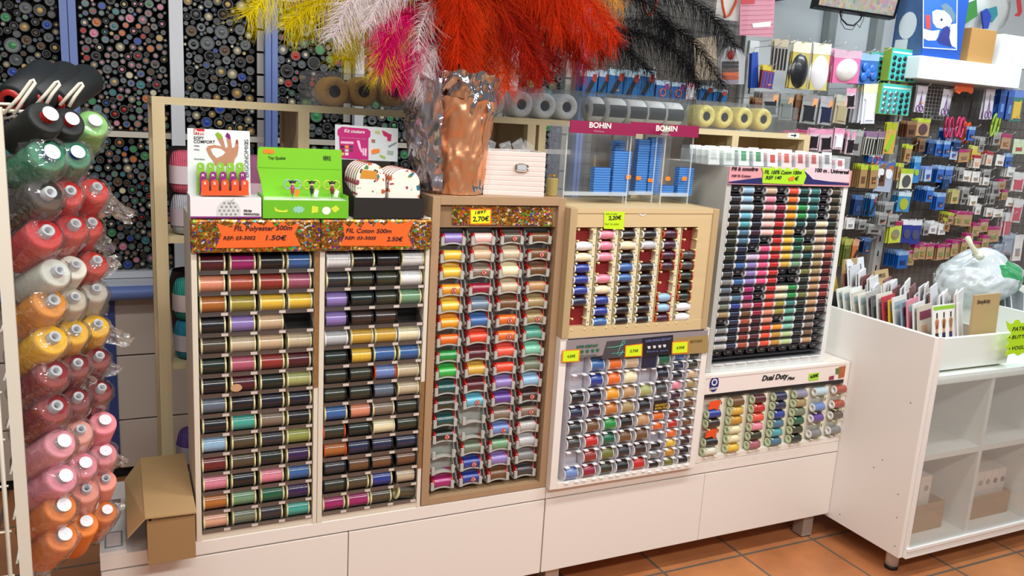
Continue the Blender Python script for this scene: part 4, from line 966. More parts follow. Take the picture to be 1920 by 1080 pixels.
for q in ([(1152,250),(1245,254),(1245,270),(1152,266)],[(1268,245),(1288,245),(1300,300),(1310,330),(1300,332),(1284,300)],[(1325,300),(1340,302),(1338,358),(1325,356)],[(1308,300),(1320,300),(1322,352),(1310,352)]): pxpoly(m_, C3(q), YK-.0006, .0003)
m_.build('pale_prints', M('#efc2da', .5), kc)
for i, c_ in enumerate(['#4a1030', '#e89a2a', '#3a3a4a', '#8a1a4a', '#c9c9c9', '#6a2a3a', '#d8c050', '#e0e0e0']):
    x_ = 1152+32*(i % 3); y_ = 280+26*(i//3); pxpoly(MB(), C3([(x_,y_),(x_+24,y_+1),(x_+24,y_+20),(x_,y_+19)]), YK-.0006, .0003).build('reel_print', M(c_, .5), kc)
pxpoly(MB(), C3([(1450,170),(1475,180),(1500,195),(1520,200),(1515,250),(1490,248),(1488,220),(1462,210)]), YK, .0004).build('machine_print', M('#c01f5c', .4), kc)
pxpoly(MB(), C3([(1372,320),(1385,308),(1432,304),(1434,330),(1380,344)]), YK-.0005, .0005).build('orange_price_sticker', M('#f0801e', .5), kc)
for q, c_ in (([(1402,172),(1436,176),(1434,196),(1402,192)], '#b9c46a'), ([(1376,235),(1402,238),(1400,262),(1374,258)], '#9a6a5a'), ([(1434,345),(1478,365),(1470,380),(1436,362)], '#9ab83a'), ([(1488,315),(1535,322),(1530,350),(1486,345)], '#9fb0a0'), ([(1495,285),(1555,255),(1558,264),(1500,296)], '#7a8a90')):
    pxpoly(MB(), C3(q), YK, .0004).build('motif_print', M(c_, .5), kc)

# -- white ribbed storage box with a buckle, zip bags in it
t = thing('ribbed_box', (-.745, .1, 1.25), 'white ribbed fabric box with chrome buckle on the brown rack', 'box')
m_ = MB(); n = 9; pr = []
f0 = [Vector((-.829, .062, 1.2503)), Vector((-.668, .012, 1.2503)), Vector((-.63, .17, 1.2503)), Vector((-.79, .2, 1.2503))]
u0 = [Vector((-.822, .07, 1.369)), Vector((-.668, .016, 1.372)), Vector((-.63, .172, 1.372)), Vector((-.79, .2, 1.37))]
cen = sum(f0, Vector())/4
rows_ = []
for i in range(n):
    for (u, k) in ((i/n, .992), ((i+.2)/n, 1.004), ((i+.9)/n, 1.009), ((i+1)/n, .992)):
        rows_.append([((f0[j].lerp(u0[j], u)-Vector((cen.x, cen.y, 0)))*1) for j in range(4)] + [k])
vs = []
for row in rows_:
    k = row[4]
    for j in range(4): p = row[j]; vs.append(Vector((cen.x+p.x*k, cen.y+p.y*k, p.z)))
fs = [(a*4+j, a*4+(j+1) % 4, (a+1)*4+(j+1) % 4, (a+1)*4+j) for a in range(len(rows_)-1) for j in range(4)]; fs += [(3,2,1,0)]
L_ = len(rows_)-1; vs += [Vector((cen.x+(v.x-cen.x)*.93, cen.y+(v.y-cen.y)*.93, v.z)) for v in vs[L_*4:L_*4+4]]; k0 = len(vs)-4
vs += [Vector((v.x, v.y, 1.27)) for v in vs[k0:k0+4]]
fs += [(L_*4+j, L_*4+(j+1) % 4, k0+(j+1) % 4, k0+j) for j in range(4)]+[(k0+j, k0+(j+1) % 4, k0+4+(j+1) % 4, k0+4+j) for j in range(4)]+[(k0+4, k0+5, k0+6, k0+7)]
m_.add(vs, fs); m_.build('box_body', M('#ddd0ca', .6, bump=('noise', 300, .15)), t)
d = (f0[1]-f0[0]).normalized(); nn = Vector((d.y, -d.x, 0)); cb = at(978, 314, 'y', .034)
def oval(cx, cz, s=1): return [(cx+s*(.017 if abs(cos(a)) > 0 else 0)*math.copysign(abs(cos(a))**.6, cos(a)), cz+s*.0105*math.copysign(abs(sin(a))**.6, sin(a))) for a in [2*pi*i/24 for i in range(24)]]
cb = cb+nn*.004
m_ = MB(); pts = [cb+d*a+Vector((0,0,b_)) for a, b_ in oval(0, 0)]; m_.tube(pts+[pts[0]], .0022, 8); m_.build('buckle_ring', M('#c9b8a8', .15, metal=1), t)
m_ = MB(); m_.poly(oval(0, 0, .72), cb, d, (0,0,1), .002); m_.build('buckle_plate', M('#dfe8ee', .3, metal=.5), t)
for i, (a, b_, c_) in enumerate(((918, 272, -20), (948, 276, 15), (972, 272, 30), (990, 276, -25))):
    p = at(a, b_, 'y', .11+.012*i); u = Vector((cos(radians(c_)), .2, sin(radians(c_)))).normalized(); v = Vector((0, .1, 1)); v = (v-u*v.dot(u)).normalized()
    z = MB().obox(p-v*.012, u, u.cross(v), v, .019, .0016, .026)
    tag(z.build('zip_bag', film('#dfe4e6', .86, .1, bump=(60, .6), key='zip'), origin=p-v*.03), 'crumpled clear zip bag, %s from the left inside the white ribbed box' % ORD[i+1], 'bag')
t = thing('twine_reel', (-.614, .06, 1.25), 'small khaki twine reel standing right of the ribbed box', 'reel')
m_ = MB(); pr = []
for i in range(9): pr += [(i*.0055, .0155), (i*.0055+.003, .0172), (i*.0055+.0054, .0155)]
m_.lathe([(0, .0001)]+pr+[(.05, .0001)], (-.618, .06, 1.2503), (0,0,1), 20); m_.build('twine', M('#9c8a50', .7, bump=('noise', 400, .4)), t)
m_ = MB()
for i in range(3): a = i*2.1; m_.tube([Vector((-.618, .06, 1.3))+Vector((cos(a+u)*.006*(1+.6*sin(3*u)), sin(a+u)*.008, .004+.006*sin(u))) for u in [k*.35 for k in range(10)]], .0018, 6)
m_.build('gold_bow', M('#b5852e', .3, metal=.7), t)

# -- acrylic needle displays with blue boxes
ACR = film('#e4eef2', .93, .04, key='acrylic'); AED = film('#f2fafc', .72, .08, key='acrylic_edge'); MAG = M('#8a1a48', .4)
def acrylic(x0, x1, y0, y1, ht, label, text_px=None):
    z0 = 1.2265; t = thing('acrylic_display', ((x0+x1)/2, (y0+y1)/2, z0), label, 'display', None)
    for x in (x0, x1-.003): MB().box(x, x+.003, y0+.02, y1, z0, ht-.01).build('clear_side', ACR, t)
    MB().box(x0+.003, x1-.003, y1-.003, y1, z0, ht-.01).build('clear_back', ACR, t)
    MB().box(x0+.003, x1-.003, y0+.02, y1-.003, 1.2505, 1.2535).build('clear_shelf', ACR, t)
    for x in (x0, x1-.003): MB().box(x-.0005, x+.0035, y0+.018, y0+.02, z0, ht-.01).build('clear_edge', AED, t)
    MB().box(x0, x1, y0+.017, y0+.019, 1.2505, 1.262).build('clear_lip', AED, t)
    MB().box(x0-.002, x1+.002, y0, y0+.003, ht-.033, ht).build('magenta_header', MAG, t)
    MB().box(x0-.002, x1+.002, y0, y0+.03, ht, ht+.0015).build('header_top', MAG, t)
    if text_px:
        a, b_, c_, d_ = text_px; ptext('BOHIN', a, b_, c_, d_, 10, y0-.0008, WHITE, t, bold=.02); ptext('FRANCE', a+9, b_+8, c_-12, d_+8, 3.2, y0-.0008, M('#c98aa0', .5), t)
    return t
acrylic(-.571, -.352, .06, .19, 1.462, 'clear acrylic needle display with magenta BOHIN header, leftmost of three', (1104, 239, 1144, 241))
acrylic(-.34, -.232, .1, .2, 1.468, 'clear acrylic needle display with magenta header, middle of three')
acrylic(-.224, -.118, .07, .2, 1.4665, 'clear acrylic needle display with magenta BOHIN header, rightmost of three', (1229, 245, 1268, 246.5))
BB = M('#4a84cc', .3, coat=.3); BD = M('#1d4488', .4)
bm = MB(); bm.box(-.5, .5, -.5, .5, 0, .8); bm.box(-.47, .47, -.47, .47, .8, .97, 1); bb0 = bm.build('needle_box', [BB, BD], origin=(0,0,0)); bme = bb0.data; bpy.data.objects.remove(bb0)
def stack(px0, px1, ptop, y, word, h=.0072):
    a = at(px0, 360, 'y', y); b_ = at(px1, 360, 'y', y); zt_ = at((px0+px1)/2, ptop, 'y', y).z; n = max(1, int(round((zt_-1.2535)/h)))
    for i in range(n):
        o = bpy.data.objects.new('needle_box', bme); COL.objects.link(o); o.location = ((a.x+b_.x)/2+random.uniform(-.0008, .0008), y+.012, 1.2536+h*i); o.scale = (b_.x-a.x, .024, h*.99); ORG[o.name] = o.location.copy()
        tag(o, 'small blue needle box in the %s of blue boxes' % word, 'box', 'blue boxes in the '+word)
stack(1112, 1142, 316, .09, 'leftmost short stack'); stack(1147, 1179, 283, .085, 'wide stack of the left acrylic display'); stack(1147, 1166, 263, .14, 'tall stack behind the wide stack')
stack(1190, 1211, 262, .13, 'tall stack left in the middle display'); stack(1214, 1235, 257, .125, 'tall stack right in the middle display')
stack(1240, 1263, 346, .11, 'low stack of the right display'); stack(1270, 1297, 312, .10, 'right hand stack of the right display')
OS = M('#f0801e', .5); m_ = None
for (a, b_, y) in ((1197,334,.128),(1219,338,.123),(1252,335,.0885),(1283,335,.0885),(1178,332,.083)):
    p = at(a, b_, 'y', y); q = MB().poly([(-.009,-.004),(-.007,-.006),(.007,-.006),(.009,-.004),(.009,.004),(.007,.006),(-.007,.006),(-.009,.004)], (p.x, y-.0005, p.z), (1,0,0), (0,0,1), .0005)
    tag(q.build('price_sticker', OS, origin=p), 'orange price sticker on the blue needle boxes at the %s' % {1197:'middle display left stack',1219:'middle display right stack',1252:'right display pane, left one',1283:'right display right stack',1178:'left display wide stack'}[a], 'sticker')

# -- rolls on top of the pine shelf
def rope_mat(h, metal=.0, rough=.6): return M(h, rough, metal=metal, bump=('noise', 190, 1.0, (1, 1, 3)), vary=(120, .35))
def roll(px_, py_, y, r, c, word, group, L=.09):
    p = at(px_, py_, 'y', y); p.z = max(p.z, 1.461+r); t = thing('ribbon_roll', (p.x, y, p.z-r), word, 'roll', group)
    m_ = MB(); hr = r*.4; pr = [(0, hr), (-.003, hr*1.15), (-.008, (hr+r)/2), (-.003, r*.9), (.006, r), (L*.5, r*1.01), (L-.006, r), (L+.003, r*.9), (L+.004, hr), (0, hr)]
    m_.lathe(pr, (p.x, y, p.z), (0, 1, 0), 28); m_.build('wound_ribbon', c, t)
    m_ = MB().lathe([(.001, hr*.98), (L*.95, hr*.98), (L*.95, .0001)], (p.x, y, p.z), (0,1,0), 20); m_.build('cardboard_core', M('#3a3028', .8), t)
CB = film('#dfe9ee', .96, .06, key='clearbox')
def clear_box(x0, x1, y0, y1, h, word):
    t = thing('clear_box', ((x0+x1)/2, (y0+y1)/2, 1.461), word, 'box', None); z0 = 1.4612
    MB().box(x0, x1, y0, y0+.001, z0, z0+h).build('clear_front', CB, t); MB().box(x0, x1, y0+.001, y1, z0+h-.001, z0+h).build('clear_lid', CB, t)
    MB().box(x0, x0+.001, y0+.001, y1, z0, z0+h-.001).build('clear_side', CB, t); MB().box(x1-.001, x1, y0+.001, y1, z0, z0+h-.001).build('clear_side', CB, t)
    MB().box(x0+.001, x1-.001, y1-.001, y1, z0, z0+h-.001).build('clear_back', CB, t)
RF = rope_mat('#d0a04c', 0, .6); SV = rope_mat('#eef4f4', .0, .4); GD = rope_mat('#f0d676', .2, .35)
clear_box(-1.215, -.89, .475, .62, .1, 'long clear plastic box of brown raffia rolls behind the green display box')
for i, a in enumerate((628, 683, 738)): roll(a, 172, .49, .044, RF, 'brown raffia roll, %s from left in clear box behind green display box' % ORD[i+1], 'raffia rolls')
clear_box(-.775, -.29, .475, .62, .1, 'long clear plastic box of silver rolls right of the foil vase')
for i, x in enumerate((-.69, -.595, -.5, -.4, -.335)[:4]): roll(*[(878,195),(925,196),(978,198),(1022,199)][i], .49, .043, SV, 'silver ribbon roll, %s from left in clear box beside foil vase' % ORD[i+1], 'silver ribbon rolls')
roll(1063, 201, .49, .043, SV, 'silver ribbon roll at right end of the clear box, hole showing', 'silver ribbon rolls')
clear_box(-.275, .145, .475, .6, .1, 'clear plastic box of silver rolls lying sideways above the acrylic displays')
BLK = M('#1d1c1e', .5)
for i, x in enumerate((-.225, -.145, -.06, .02, .1)):
    t = thing('ribbon_roll', (x, .53, 1.461), 'silver roll on its side with black band, %s from left above acrylic displays' % ORD[i+1], 'roll', 'sideways silver rolls'); r = .043
    w_ = .037 if i else .026
    MB().lathe([(-w_, .016), (-w_, r*.9), (-w_+.006, r), (w_-.006, r), (w_, r*.9), (w_, .016), (-w_, .016)], (x, .53, 1.4613+r), (1,0,0), 28).build('wound_ribbon', SV, t)
    b = MB(); n = 8; rr = r*1.015; zc = 1.4613+r; an = [-.55+1.0*k/n for k in range(n+1)]
    b.add([(xx, .53-rr*cos(aa), zc+rr*sin(aa)) for aa in an for xx in (x-w_+.002, x+w_-.002)], [(2*k, 2*k+1, 2*k+3, 2*k+2) for k in range(n)], 0, True)
    b.build('black_band', BLK, t)
clear_box(.165, .665, .475, .6, .1, 'long clear plastic box of gold rolls at right end of the pine shelf')
for i, a in enumerate((1325, 1359, 1396, 1432)): roll(a, 218+2*i, .49, .041, GD, 'gold ribbon roll, %s from left in clear box near the arrow sticker' % ORD[i+1], 'gold ribbon rolls')

# -- yarn in the pine shelf
def yarn(x, y, z, c, band, word, r=.052, h=.1):
    t = thing('yarn_skein', (x, y, z), word, 'yarn'); m_ = MB(); pr = [(0, .0001), (0, r*.5)]
    for k in range(9): u = k/8; pr.append((.004+(h-.008)*u, r*(.8+.2*sin(pi*u)**.6)))
    pr += [(h, r*.5), (h, .0001)]
    m_.lathe(pr, (x, y, z+.0005), (0,0,1), 24); m_.build('wool', M(c, .9, bump=('wave', 60, 1, (1, 1, 2.5)), vary=(80, .25)), t)
    MB().lathe([(0, r*1.015), (h*.42, r*1.015)], (x, y, z+h*.24), (0,0,1), 24).build('paper_band', M(band, .5), t)
yarn(-1.545, .52, 1.0785, '#bfc3cc', '#c9b8c4', 'pale grey yarn skein on upper shelf, under the pink skein', h=.115)
yarn(-1.545, .525, 1.195, '#d9607c', '#d8c8d0', 'pink yarn skein stacked on the grey skein, upper shelf', h=.12)
yarn(-1.545, .52, .7085, '#2f8fae', '#c9c4cc', 'blue yarn skein on lower shelf under the turquoise skein', h=.115)
yarn(-1.545, .525, .825, '#2f9a8c', '#d9c8c8', 'turquoise yarn skein stacked on the blue skein, lower shelf', h=.12)
yarn(-1.545, .52, .3585, '#6a4f9a', '#b8b0c4', 'purple yarn skein on the lowest shelf behind the cardboard box', h=.12)
yarn(-1.36, .53, 1.0785, '#b06a92', '#d8b8c8', 'mauve yarn skein standing behind the white thimble box', h=.23)
for (z, w_) in ((1.0785, 'upper'), (.7085, 'lower')):
    t = MB(); t.lathe([(0, .05), (.2, .06), (.24, .05)], (-1.54, .64, z+.001), (0,0,1), 16); t.lathe([(0,.0001),(0,.05)], (-1.54, .64, z+.001), (0,0,1), 16)
    tag(t.build('felt_pouch', M('#2a211d', .9), origin=(-1.54, .64, z)), 'dark brown felt pouch behind the skeins on the %s pine shelf' % w_, 'pouch')

# -- cardboard box and paper at the left end of the counter
t = thing('cardboard_box', (-1.64, .05, .3825), 'brown cardboard box with closed flaps at left end of the white counter', 'box')
CB1 = M('#b39164', .75, vary=(4, .05)); CB2 = M('#9d7a50', .75, vary=(4, .05)); bx = (-1.697, -1.592, -.075, .27, .3825, .505)
b = MB(); b.box(bx[0], bx[1], bx[2], bx[2]+.004, bx[4], bx[5]-.012); b.box(bx[0], bx[1], bx[3]-.004, bx[3], bx[4], bx[5]); b.box(bx[0], bx[0]+.004, bx[2]+.004, bx[3]-.004, bx[4], bx[5]-.004)
b.box(bx[1]-.004, bx[1], bx[2]+.004, bx[3]-.004, bx[4], bx[5]-.004); b.box(bx[0]+.004, bx[1]-.004, bx[2]+.004, bx[3]-.004, bx[4], bx[4]+.004); b.build('box_body', CB2, t)
b = MB(); b.add([(bx[0]-.004,bx[2]-.006,bx[5]-.002),(bx[1]+.003,bx[2]-.004,bx[5]-.006),(bx[1]+.003,bx[3],bx[5]),(bx[0]-.004,bx[3],bx[5]),
 (bx[0]-.004,bx[2]-.006,bx[5]+.002),(bx[1]+.003,bx[2]-.004,bx[5]-.002),(bx[1]+.003,bx[3],bx[5]+.004),(bx[0]-.004,bx[3],bx[5]+.004)], [(0,3,2,1),(4,5,6,7),(0,1,5,4),(1,2,6,5),(2,3,7,6),(3,0,4,7)]); b.build('lid_flap', CB1, t)
b = MB(); x0 = bx[0]-.004; b.add([(x0,bx[2]-.006,bx[5]),(x0,bx[3],bx[5]+.002),(x0-.04,bx[3]-.06,bx[5]-.026),(x0-.038,bx[2]-.008,bx[5]-.04),(x0,bx[2]-.006,bx[5]-.003),(x0,bx[3],bx[5]-.001),(x0-.04,bx[3]-.06,bx[5]-.029),(x0-.038,bx[2]-.008,bx[5]-.043)],
 [(0,1,2,3),(7,6,5,4),(0,3,7,4),(1,5,6,2),(3,2,6,7),(0,4,5,1)]); b.build('side_flap', CB1, t)
b = MB().box(bx[0]+.01, bx[1]-.006, bx[2]+.005, bx[2]+.007, bx[5]-.03, bx[5]-.006); b.build('inner_flap', CB1, t)
t = thing('flat_carton', (-1.755, .15, .3825), 'flat white carton lying on the counter between the cones and the cardboard box', 'box')
MB().box(-1.8, -1.742, .0, .3, .3826, .392).build('box_body', M('#e9e4e2', .5), t); MB().box(-1.79, -1.75, .02, .1, .392, .3924).build('grey_frame_print', M('#8b96a0', .5), t); MB().box(-1.786, -1.754, .026, .094, .3924, .3927).build('pale_print', M('#ecd9d6', .5), t)
MB().box(-1.775, -1.752, .26, .285, .392, .3924).build('dark_print', M('#8a7a74', .5), t)

# -- clear tray of needle packets on the tall white rack
t = thing('clear_organiser', (.2, .1, 1.352), 'long clear plastic organiser full of needle packets on the tall white rack', 'organiser')
oz = 1.3525; ox0, ox1, oy0, oy1 = -.085, .51, .045, .19
MB().box(ox0, ox1, oy0, oy0+.002, oz, oz+.04).build('clear_front', CB, t); MB().box(ox0, ox1, oy1, oy1+.002, oz, oz+.055).build('clear_back', CB, t)
MB().box(ox0, ox1, oy0+.002, oy1, oz, oz+.002).build('clear_bottom', CB, t); MB().box(ox0, ox1, oy0-.0006, oy0+.0026, oz+.04, oz+.0415).build('clear_edge', AED, t)
for i in range(11): x = ox0+(ox1-ox0-.002)*i/10; MB().box(x, x+.0015, oy0+.002, oy1, oz+.002, oz+.045).build('clear_divider', AED, t)
pk = [('#d8dedd', '#b8c2c0'), ('#cfd6d2', '#9fb0a8'), ('#dfe4e2', '#2f8f5a'), ('#e6e8e6', '#2a7f4a'), ('#eceaea', '#c02a2a'), ('#e6d8d4', '#c8402a'), ('#e2cfcf', '#b03a3a'), ('#e4d2d0', '#b04040'), ('#d9d9da', '#7a7a80'), ('#e9e9ea', '#c05a5a')]
for i in range(10):
    for k in range(4):
        x = ox0+(ox1-ox0)*(i+.5)/10; y = oy0+.014+.03*k; hh = random.uniform(.045, .058) if i < 9 else .035
        m_ = MB(); c0 = Vector((x, y, oz+.0022)); u = Vector((0, .18, 1)).normalized(); m_.obox(c0+u*hh/2, Vector((1,0,0)), Vector((1,0,0)).cross(u)*-1, u, .022, .0008, hh/2)
        m_.obox(c0+u*hh*.55-Vector((0, .0012, 0)), Vector((1,0,0)), Vector((1,0,0)).cross(u)*-1, u, .010, .0003, hh*.28, 1)
        o = m_.build('needle_packet', [M(pk[i][0], .4), M(pk[i][1], .5)], origin=c0)
        tag(o, 'white needle packet in compartment %s of the clear organiser' % ORD[i+1], 'packet', 'needle packets in compartment '+ORD[i+1])
c = at(1755, 640, 'z', .85)
p_ = at(1332, 616, 'z', .852); t = MB().lathe([(0, .0001), (.001, .012), (.01, .013), (.014, .006), (.014, .0001)], (-.076, .02, .8522), (0,0,1), 14)
tag(t.build('brown_button', M('#6a3a22', .4), origin=(-.076, .02, .852)), 'small brown wooden knob lying beside the pine box rack', 'knob')
from mathutils import noise as mnoise
# ================================================================ wire stand with big thread cones (left edge)
WIRE = M('#e4dfcf', .35); BAGM = film('#eef0f2', .95, .09, bump=(30, .6), key='bag', gloss=.15); BAGM2 = film('#e9e6e0', .82, .1, bump=(50, 1.0), key='bag2', gloss=.2)
ws = thing('wire_stand', (-1.95, 0, 0), 'white wire stand with sloping hooks carrying cones of sewing thread', 'stand')
pa = at(17, 560, 'y', -.36); MB().box(pa.x-.011, pa.x+.009, -.372, -.360, 0, 1.43).build('post', WIRE, ws)
pb = Vector((pa.x-.03, -.36, 0)); MB().cyl((pb.x+.003, -.366, 0), (pb.x+.003, -.366, 1.43), .004, n=8).build('post', WIRE, ws)
MB().box(pa.x-.03, pa.x-.012, .24, .255, 0, 1.43).build('post', WIRE, ws)
MB().box(-2.6, -2.576, -.372, -.36, 0, 1.43).build('post', WIRE, ws)
for i in range(15):
    z = .12+.09*i
    MB().tube([(-2.58, -.366, z), (pa.x-.02, -.366, z)], .0022, 6).build('cross_wire', WIRE, ws)
    MB().tube([(pa.x-.016, -.36, z+.02), (pa.x-.024, .25, z+.02)], .0022, 6).build('cross_wire', WIRE, ws)
a, b_, c_ = at(0, 199, 'y', -.17), at(62, 206, 'y', -.17), at(58, 196, 'y', .05)
for k in range(5):
    yy = -.2+.06*k; z = 1.432; MB().tube([(-2.55, yy, z), (-1.9+.02*k, yy, z)], .0028, 6).build('shelf_wire', WIRE, ws)
MB().tube([(-2.55, -.215, 1.42), (-1.885, -.215, 1.42), (-1.87, .06, 1.42)], .0035, 8).build('shelf_rim', WIRE, ws)
for i, (pts, y) in enumerate(((((6,214),(36,182),(58,152),(63,150),(66,155),(46,184),(26,215)), -.24), (((68,196),(86,176),(104,155),(109,153),(112,158),(98,176),(84,200)), -.2), (((112,198),(130,177),(149,157),(153,156),(156,160),(141,180),(129,200)), -.17))):
    MB().tube([at(p[0], p[1], 'y', y) for p in pts], .0032, 8).build('top_hook', WIRE, ws)
def crumple(v, amt, sc, seed):
    return v + Vector((mnoise.noise(v*sc+Vector((seed, 0, 0))), mnoise.noise(v*sc+Vector((0, seed, 3))), mnoise.noise(v*sc+Vector((5, 0, seed)))))*amt
def cone(tip, base, yt, dy, r, col, word, bag=True, disc='#e8e8ea', ring=None, tail=None, yb=None, group=None):
    T = at(tip[0], tip[1], 'y', yt); B = at(base[0], base[1], 'y', yt+dy); ax = (T-B).normalized(); L = (T-B).length
    t = thing('thread_cone', B, word, 'thread cone', group); m_ = MB()
    lt = L*.93
    m_.lathe([(.0, r*.5), (.001, r*.92), (.01, r), (lt*.5, r*.92), (lt*.93, r*.84), (lt*.99, r*.79), (lt, r*.72), (lt-.001, r*.25)], B, ax, 28)
    m_.build('thread', M(col, .6, bump=('wave', 320, .12), vary=(25, .15)), t)
    rr = r*.33; m_ = MB(); m_.lathe([(lt-.002, rr), (L+.004, rr*.92), (L+.006, rr*.8), (L+.004, rr*.45), (L-.01, rr*.4)], B, ax, 22); m_.build('tube', M(ring or '#b9bcc0', .35), t)
    d = MB(); d.lathe([(L+.0062, rr*.05), (L+.0064, rr*1.12)], B, ax, 22) if disc == 'full' else d.lathe([(L+.0055, rr*.5), (L+.0062, rr*.9)], B, ax, 22); d.build('label_disc', M('#e4e4ea', .4) if disc == 'full' else M('#a9adb0', .3), t)
    MB().lathe([(L-.012, .0001), (L-.012, rr*.45)], B, ax, 14).build('tube_bore', M('#1d1c20', .8), t)
    q = B-ax*.028; MB().tube([q, B-ax*.004], .0025, 6).build('hook', WIRE, ws)
    if bag:
        u = ax.orthogonal().normalized(); v = ax.cross(u); n = 22; seed = tip[0]*.37+tip[1]*.11; vs = []; pr = [(-.02, r*.75), (-.006, r*1.08), (.02, r*1.12), (L*.4, r*1.06), (L*.7, r*1.02), (L*.93, r*.95), (L*1.03, r*.75), (L*1.1, rr*1.5)]
        for (h, q_) in pr:
            for k in range(n):
                a = 2*pi*k/n; w_ = 1+.16*mnoise.noise(Vector((cos(a)*2, sin(a)*2, h*30+seed)))+.05*abs(mnoise.noise(Vector((a*3, h*60, seed))))
                vs.append(crumple(B+ax*h+(u*cos(a)+v*sin(a))*q_*w_, .0055, 55, seed))
        fs = [(i*n+k, i*n+(k+1) % n, (i+1)*n+(k+1) % n, (i+1)*n+k) for i in range(len(pr)-1) for k in range(n)]
        m_ = MB(); m_.add(vs, fs, 0, (int(tip[0]) % 2) == 0); m_.build('plastic_bag', BAGM, t)
        if tail:
            E = at(tail[0], tail[1], 'y', yt+dy*.5+.02); S = T.lerp(B, .35); w_ = Vector((0, 0, 1)); m_ = MB(); nu, nv = 7, 6; vs = []
            side = (E-S).cross(Vector((0, -1, 0))).normalized()
            for i in range(nu+1):
                for j in range(nv+1):
                    f_ = i/nu; g_ = j/nv-.5; p = S.lerp(E, f_)+side*g_*(.075*(1-.75*f_)+.0)
                    vs.append(crumple(p, .012*f_+.005, 40, seed+j)) 
            m_.add(vs, [(i*(nv+1)+j, i*(nv+1)+j+1, (i+1)*(nv+1)+j+1, (i+1)*(nv+1)+j) for i in range(nu) for j in range(nv)], 0, False); m_.build('bag_tail', BAGM2, t)
    return t
C = [  # tip, base, column, radius, colour, word, options
 ((92,216),(26,278),0,.044,'#121817','black thread cone without bag, top row of the wire stand, nearest',dict(bag=False,disc='full',ring='#a31f1c')),
 ((133,225),(88,272),1,.042,'#121817','black thread cone half hidden behind the nearest black cone',dict(bag=False,disc='full',ring='#a31f1c')),
 ((177,228),(146,276),2,.042,'#86c46a','lime green thread cone in bag, top row of the wire stand',dict(disc='full')),
 ((95,287),(30,338),0,.045,'#1c7a58','emerald green thread cone in crumpled bag, nearest in second row',dict(disc='full',ring='#223a8a')),
 ((144,287),(106,330),1,.042,'#1c7a58','emerald green thread cone in bag, right of the nearest green cone',dict(disc='full',ring='#223a8a')),
 ((92,362),(24,412),0,.044,'#2e2620','dark brown thread cone in shiny bag under the green cones',dict()),
 ((131,359),(92,405),1,.040,'#c42420','red thread cone in bag, middle of third row',dict()),
 ((181,352),(140,412),2,.040,'#cc2a20','bright red thread cone with orange top, right end of third row',dict(tail=(250,408))),
 ((88,434),(28,492),0,.045,'#c4222a','red thread cone in bag, nearest in fourth row',dict()),
 ((140,421),(88,484),1,.041,'#c01f20','red thread cone in bag, middle of fourth row',dict()),
 ((172,418),(128,478),2,.039,'#c01f1c','red thread cone in bag, right end of fourth row',dict(tail=(214,470))),
 ((110,508),(36,555),0,.040,'#cdd0c4','white thread cone in bag, nearest in fifth row',dict(disc='#d8d8d8')),
 ((141,497),(92,556),1,.038,'#cfcabc','white thread cone, middle of fifth row',dict(bag=False)),
 ((181,489),(132,545),2,.040,'#b82418','red thread cone in bag beside the two white cones',dict(tail=(224,488))),
 ((99,564),(32,616),0,.043,'#dd8f2a','amber orange thread cone in bag, nearest in sixth row',dict()),
 ((140,558),(98,612),1,.038,'#b9b09c','beige white thread cone in bag, middle of sixth row',dict()),
 ((180,542),(146,600),2,.038,'#b9b3a4','beige white thread cone in bag, right end of sixth row',dict(tail=(200,590))),
 ((101,633),(38,685),0,.043,'#efb81a','golden yellow thread cone in bag, nearest in seventh row',dict()),
 ((142,619),(104,668),1,.040,'#ecb41a','golden yellow thread cone, middle of seventh row',dict()),
 ((183,608),(150,658),2,.039,'#ecb41a','golden yellow thread cone in bag, right end of seventh row',dict(tail=(246,634))),
 ((103,697),(38,750),0,.042,'#8a1c26','wine red thread cone in bag, nearest in eighth row',dict()),
 ((145,682),(108,735),1,.038,'#7a141c','wine red thread cone in bag, middle of eighth row',dict(tail=(168,724))),
 ((186,668),(150,722),2,.037,'#7a141c','wine red thread cone in bag, right end of eighth row',dict(tail=(224,690))),
 ((105,762),(44,812),0,.042,'#8c0f18','crimson thread cone half out of its bag, nearest in ninth row',dict(bag=True)),
 ((146,745),(110,798),1,.038,'#7a141c','wine red thread cone in bag, middle of ninth row',dict()),
 ((190,728),(150,784),2,.037,'#7a141c','wine red thread cone in bag, right end of ninth row',dict(tail=(196,776))),
 ((118,828),(48,876),0,.042,'#ea98a6','pink thread cone in bag, nearest in tenth row',dict(disc='full')),
 ((151,806),(120,858),1,.038,'#eca497','peach pink thread cone in bag, middle of tenth row',dict()),
 ((196,789),(168,838),2,.040,'#ea8a94','pink thread cone without bag, right end of tenth row',dict(bag=False,disc='full')),
 ((121,893),(54,936),0,.042,'#ea90a4','pink thread cone in bag, nearest in eleventh row',dict(disc='full')),
 ((159,869),(122,915),1,.040,'#e68898','pink thread cone in bag, middle of eleventh row',dict(disc='full')),
 ((197,847),(168,896),2,.040,'#e68c96','pink thread cone in bag, right end of eleventh row',dict(disc='full',tail=(236,866))),
 ((162,917),(138,968),1,.038,'#ea9484','salmon thread cone in bag below the pink cones',dict()),
 ((198,898),(176,944),2,.036,'#ea9484','salmon thread cone without bag, rightmost below the pink cones',dict(bag=False)),
 ((118,948),(58,992),0,.043,'#e67e28','orange thread cone in bag, nearest of the upper orange pair',dict(disc='full')),
 ((161,979),(128,1030),1,.040,'#e67e28','orange thread cone with white disc, middle of the orange cones',dict(disc='full',bag=False)),
 ((200,957),(168,1002),2,.036,'#e27822','orange thread cone in shiny bag, rightmost of the orange cones',dict(disc='full',tail=(232,950))),
 ((120,1003),(64,1050),0,.042,'#e67e28','orange thread cone in bag, lowest on the wire stand',dict(disc='full'))]
YC_ = {0: -.28, 1: -.17, 2: -.06}
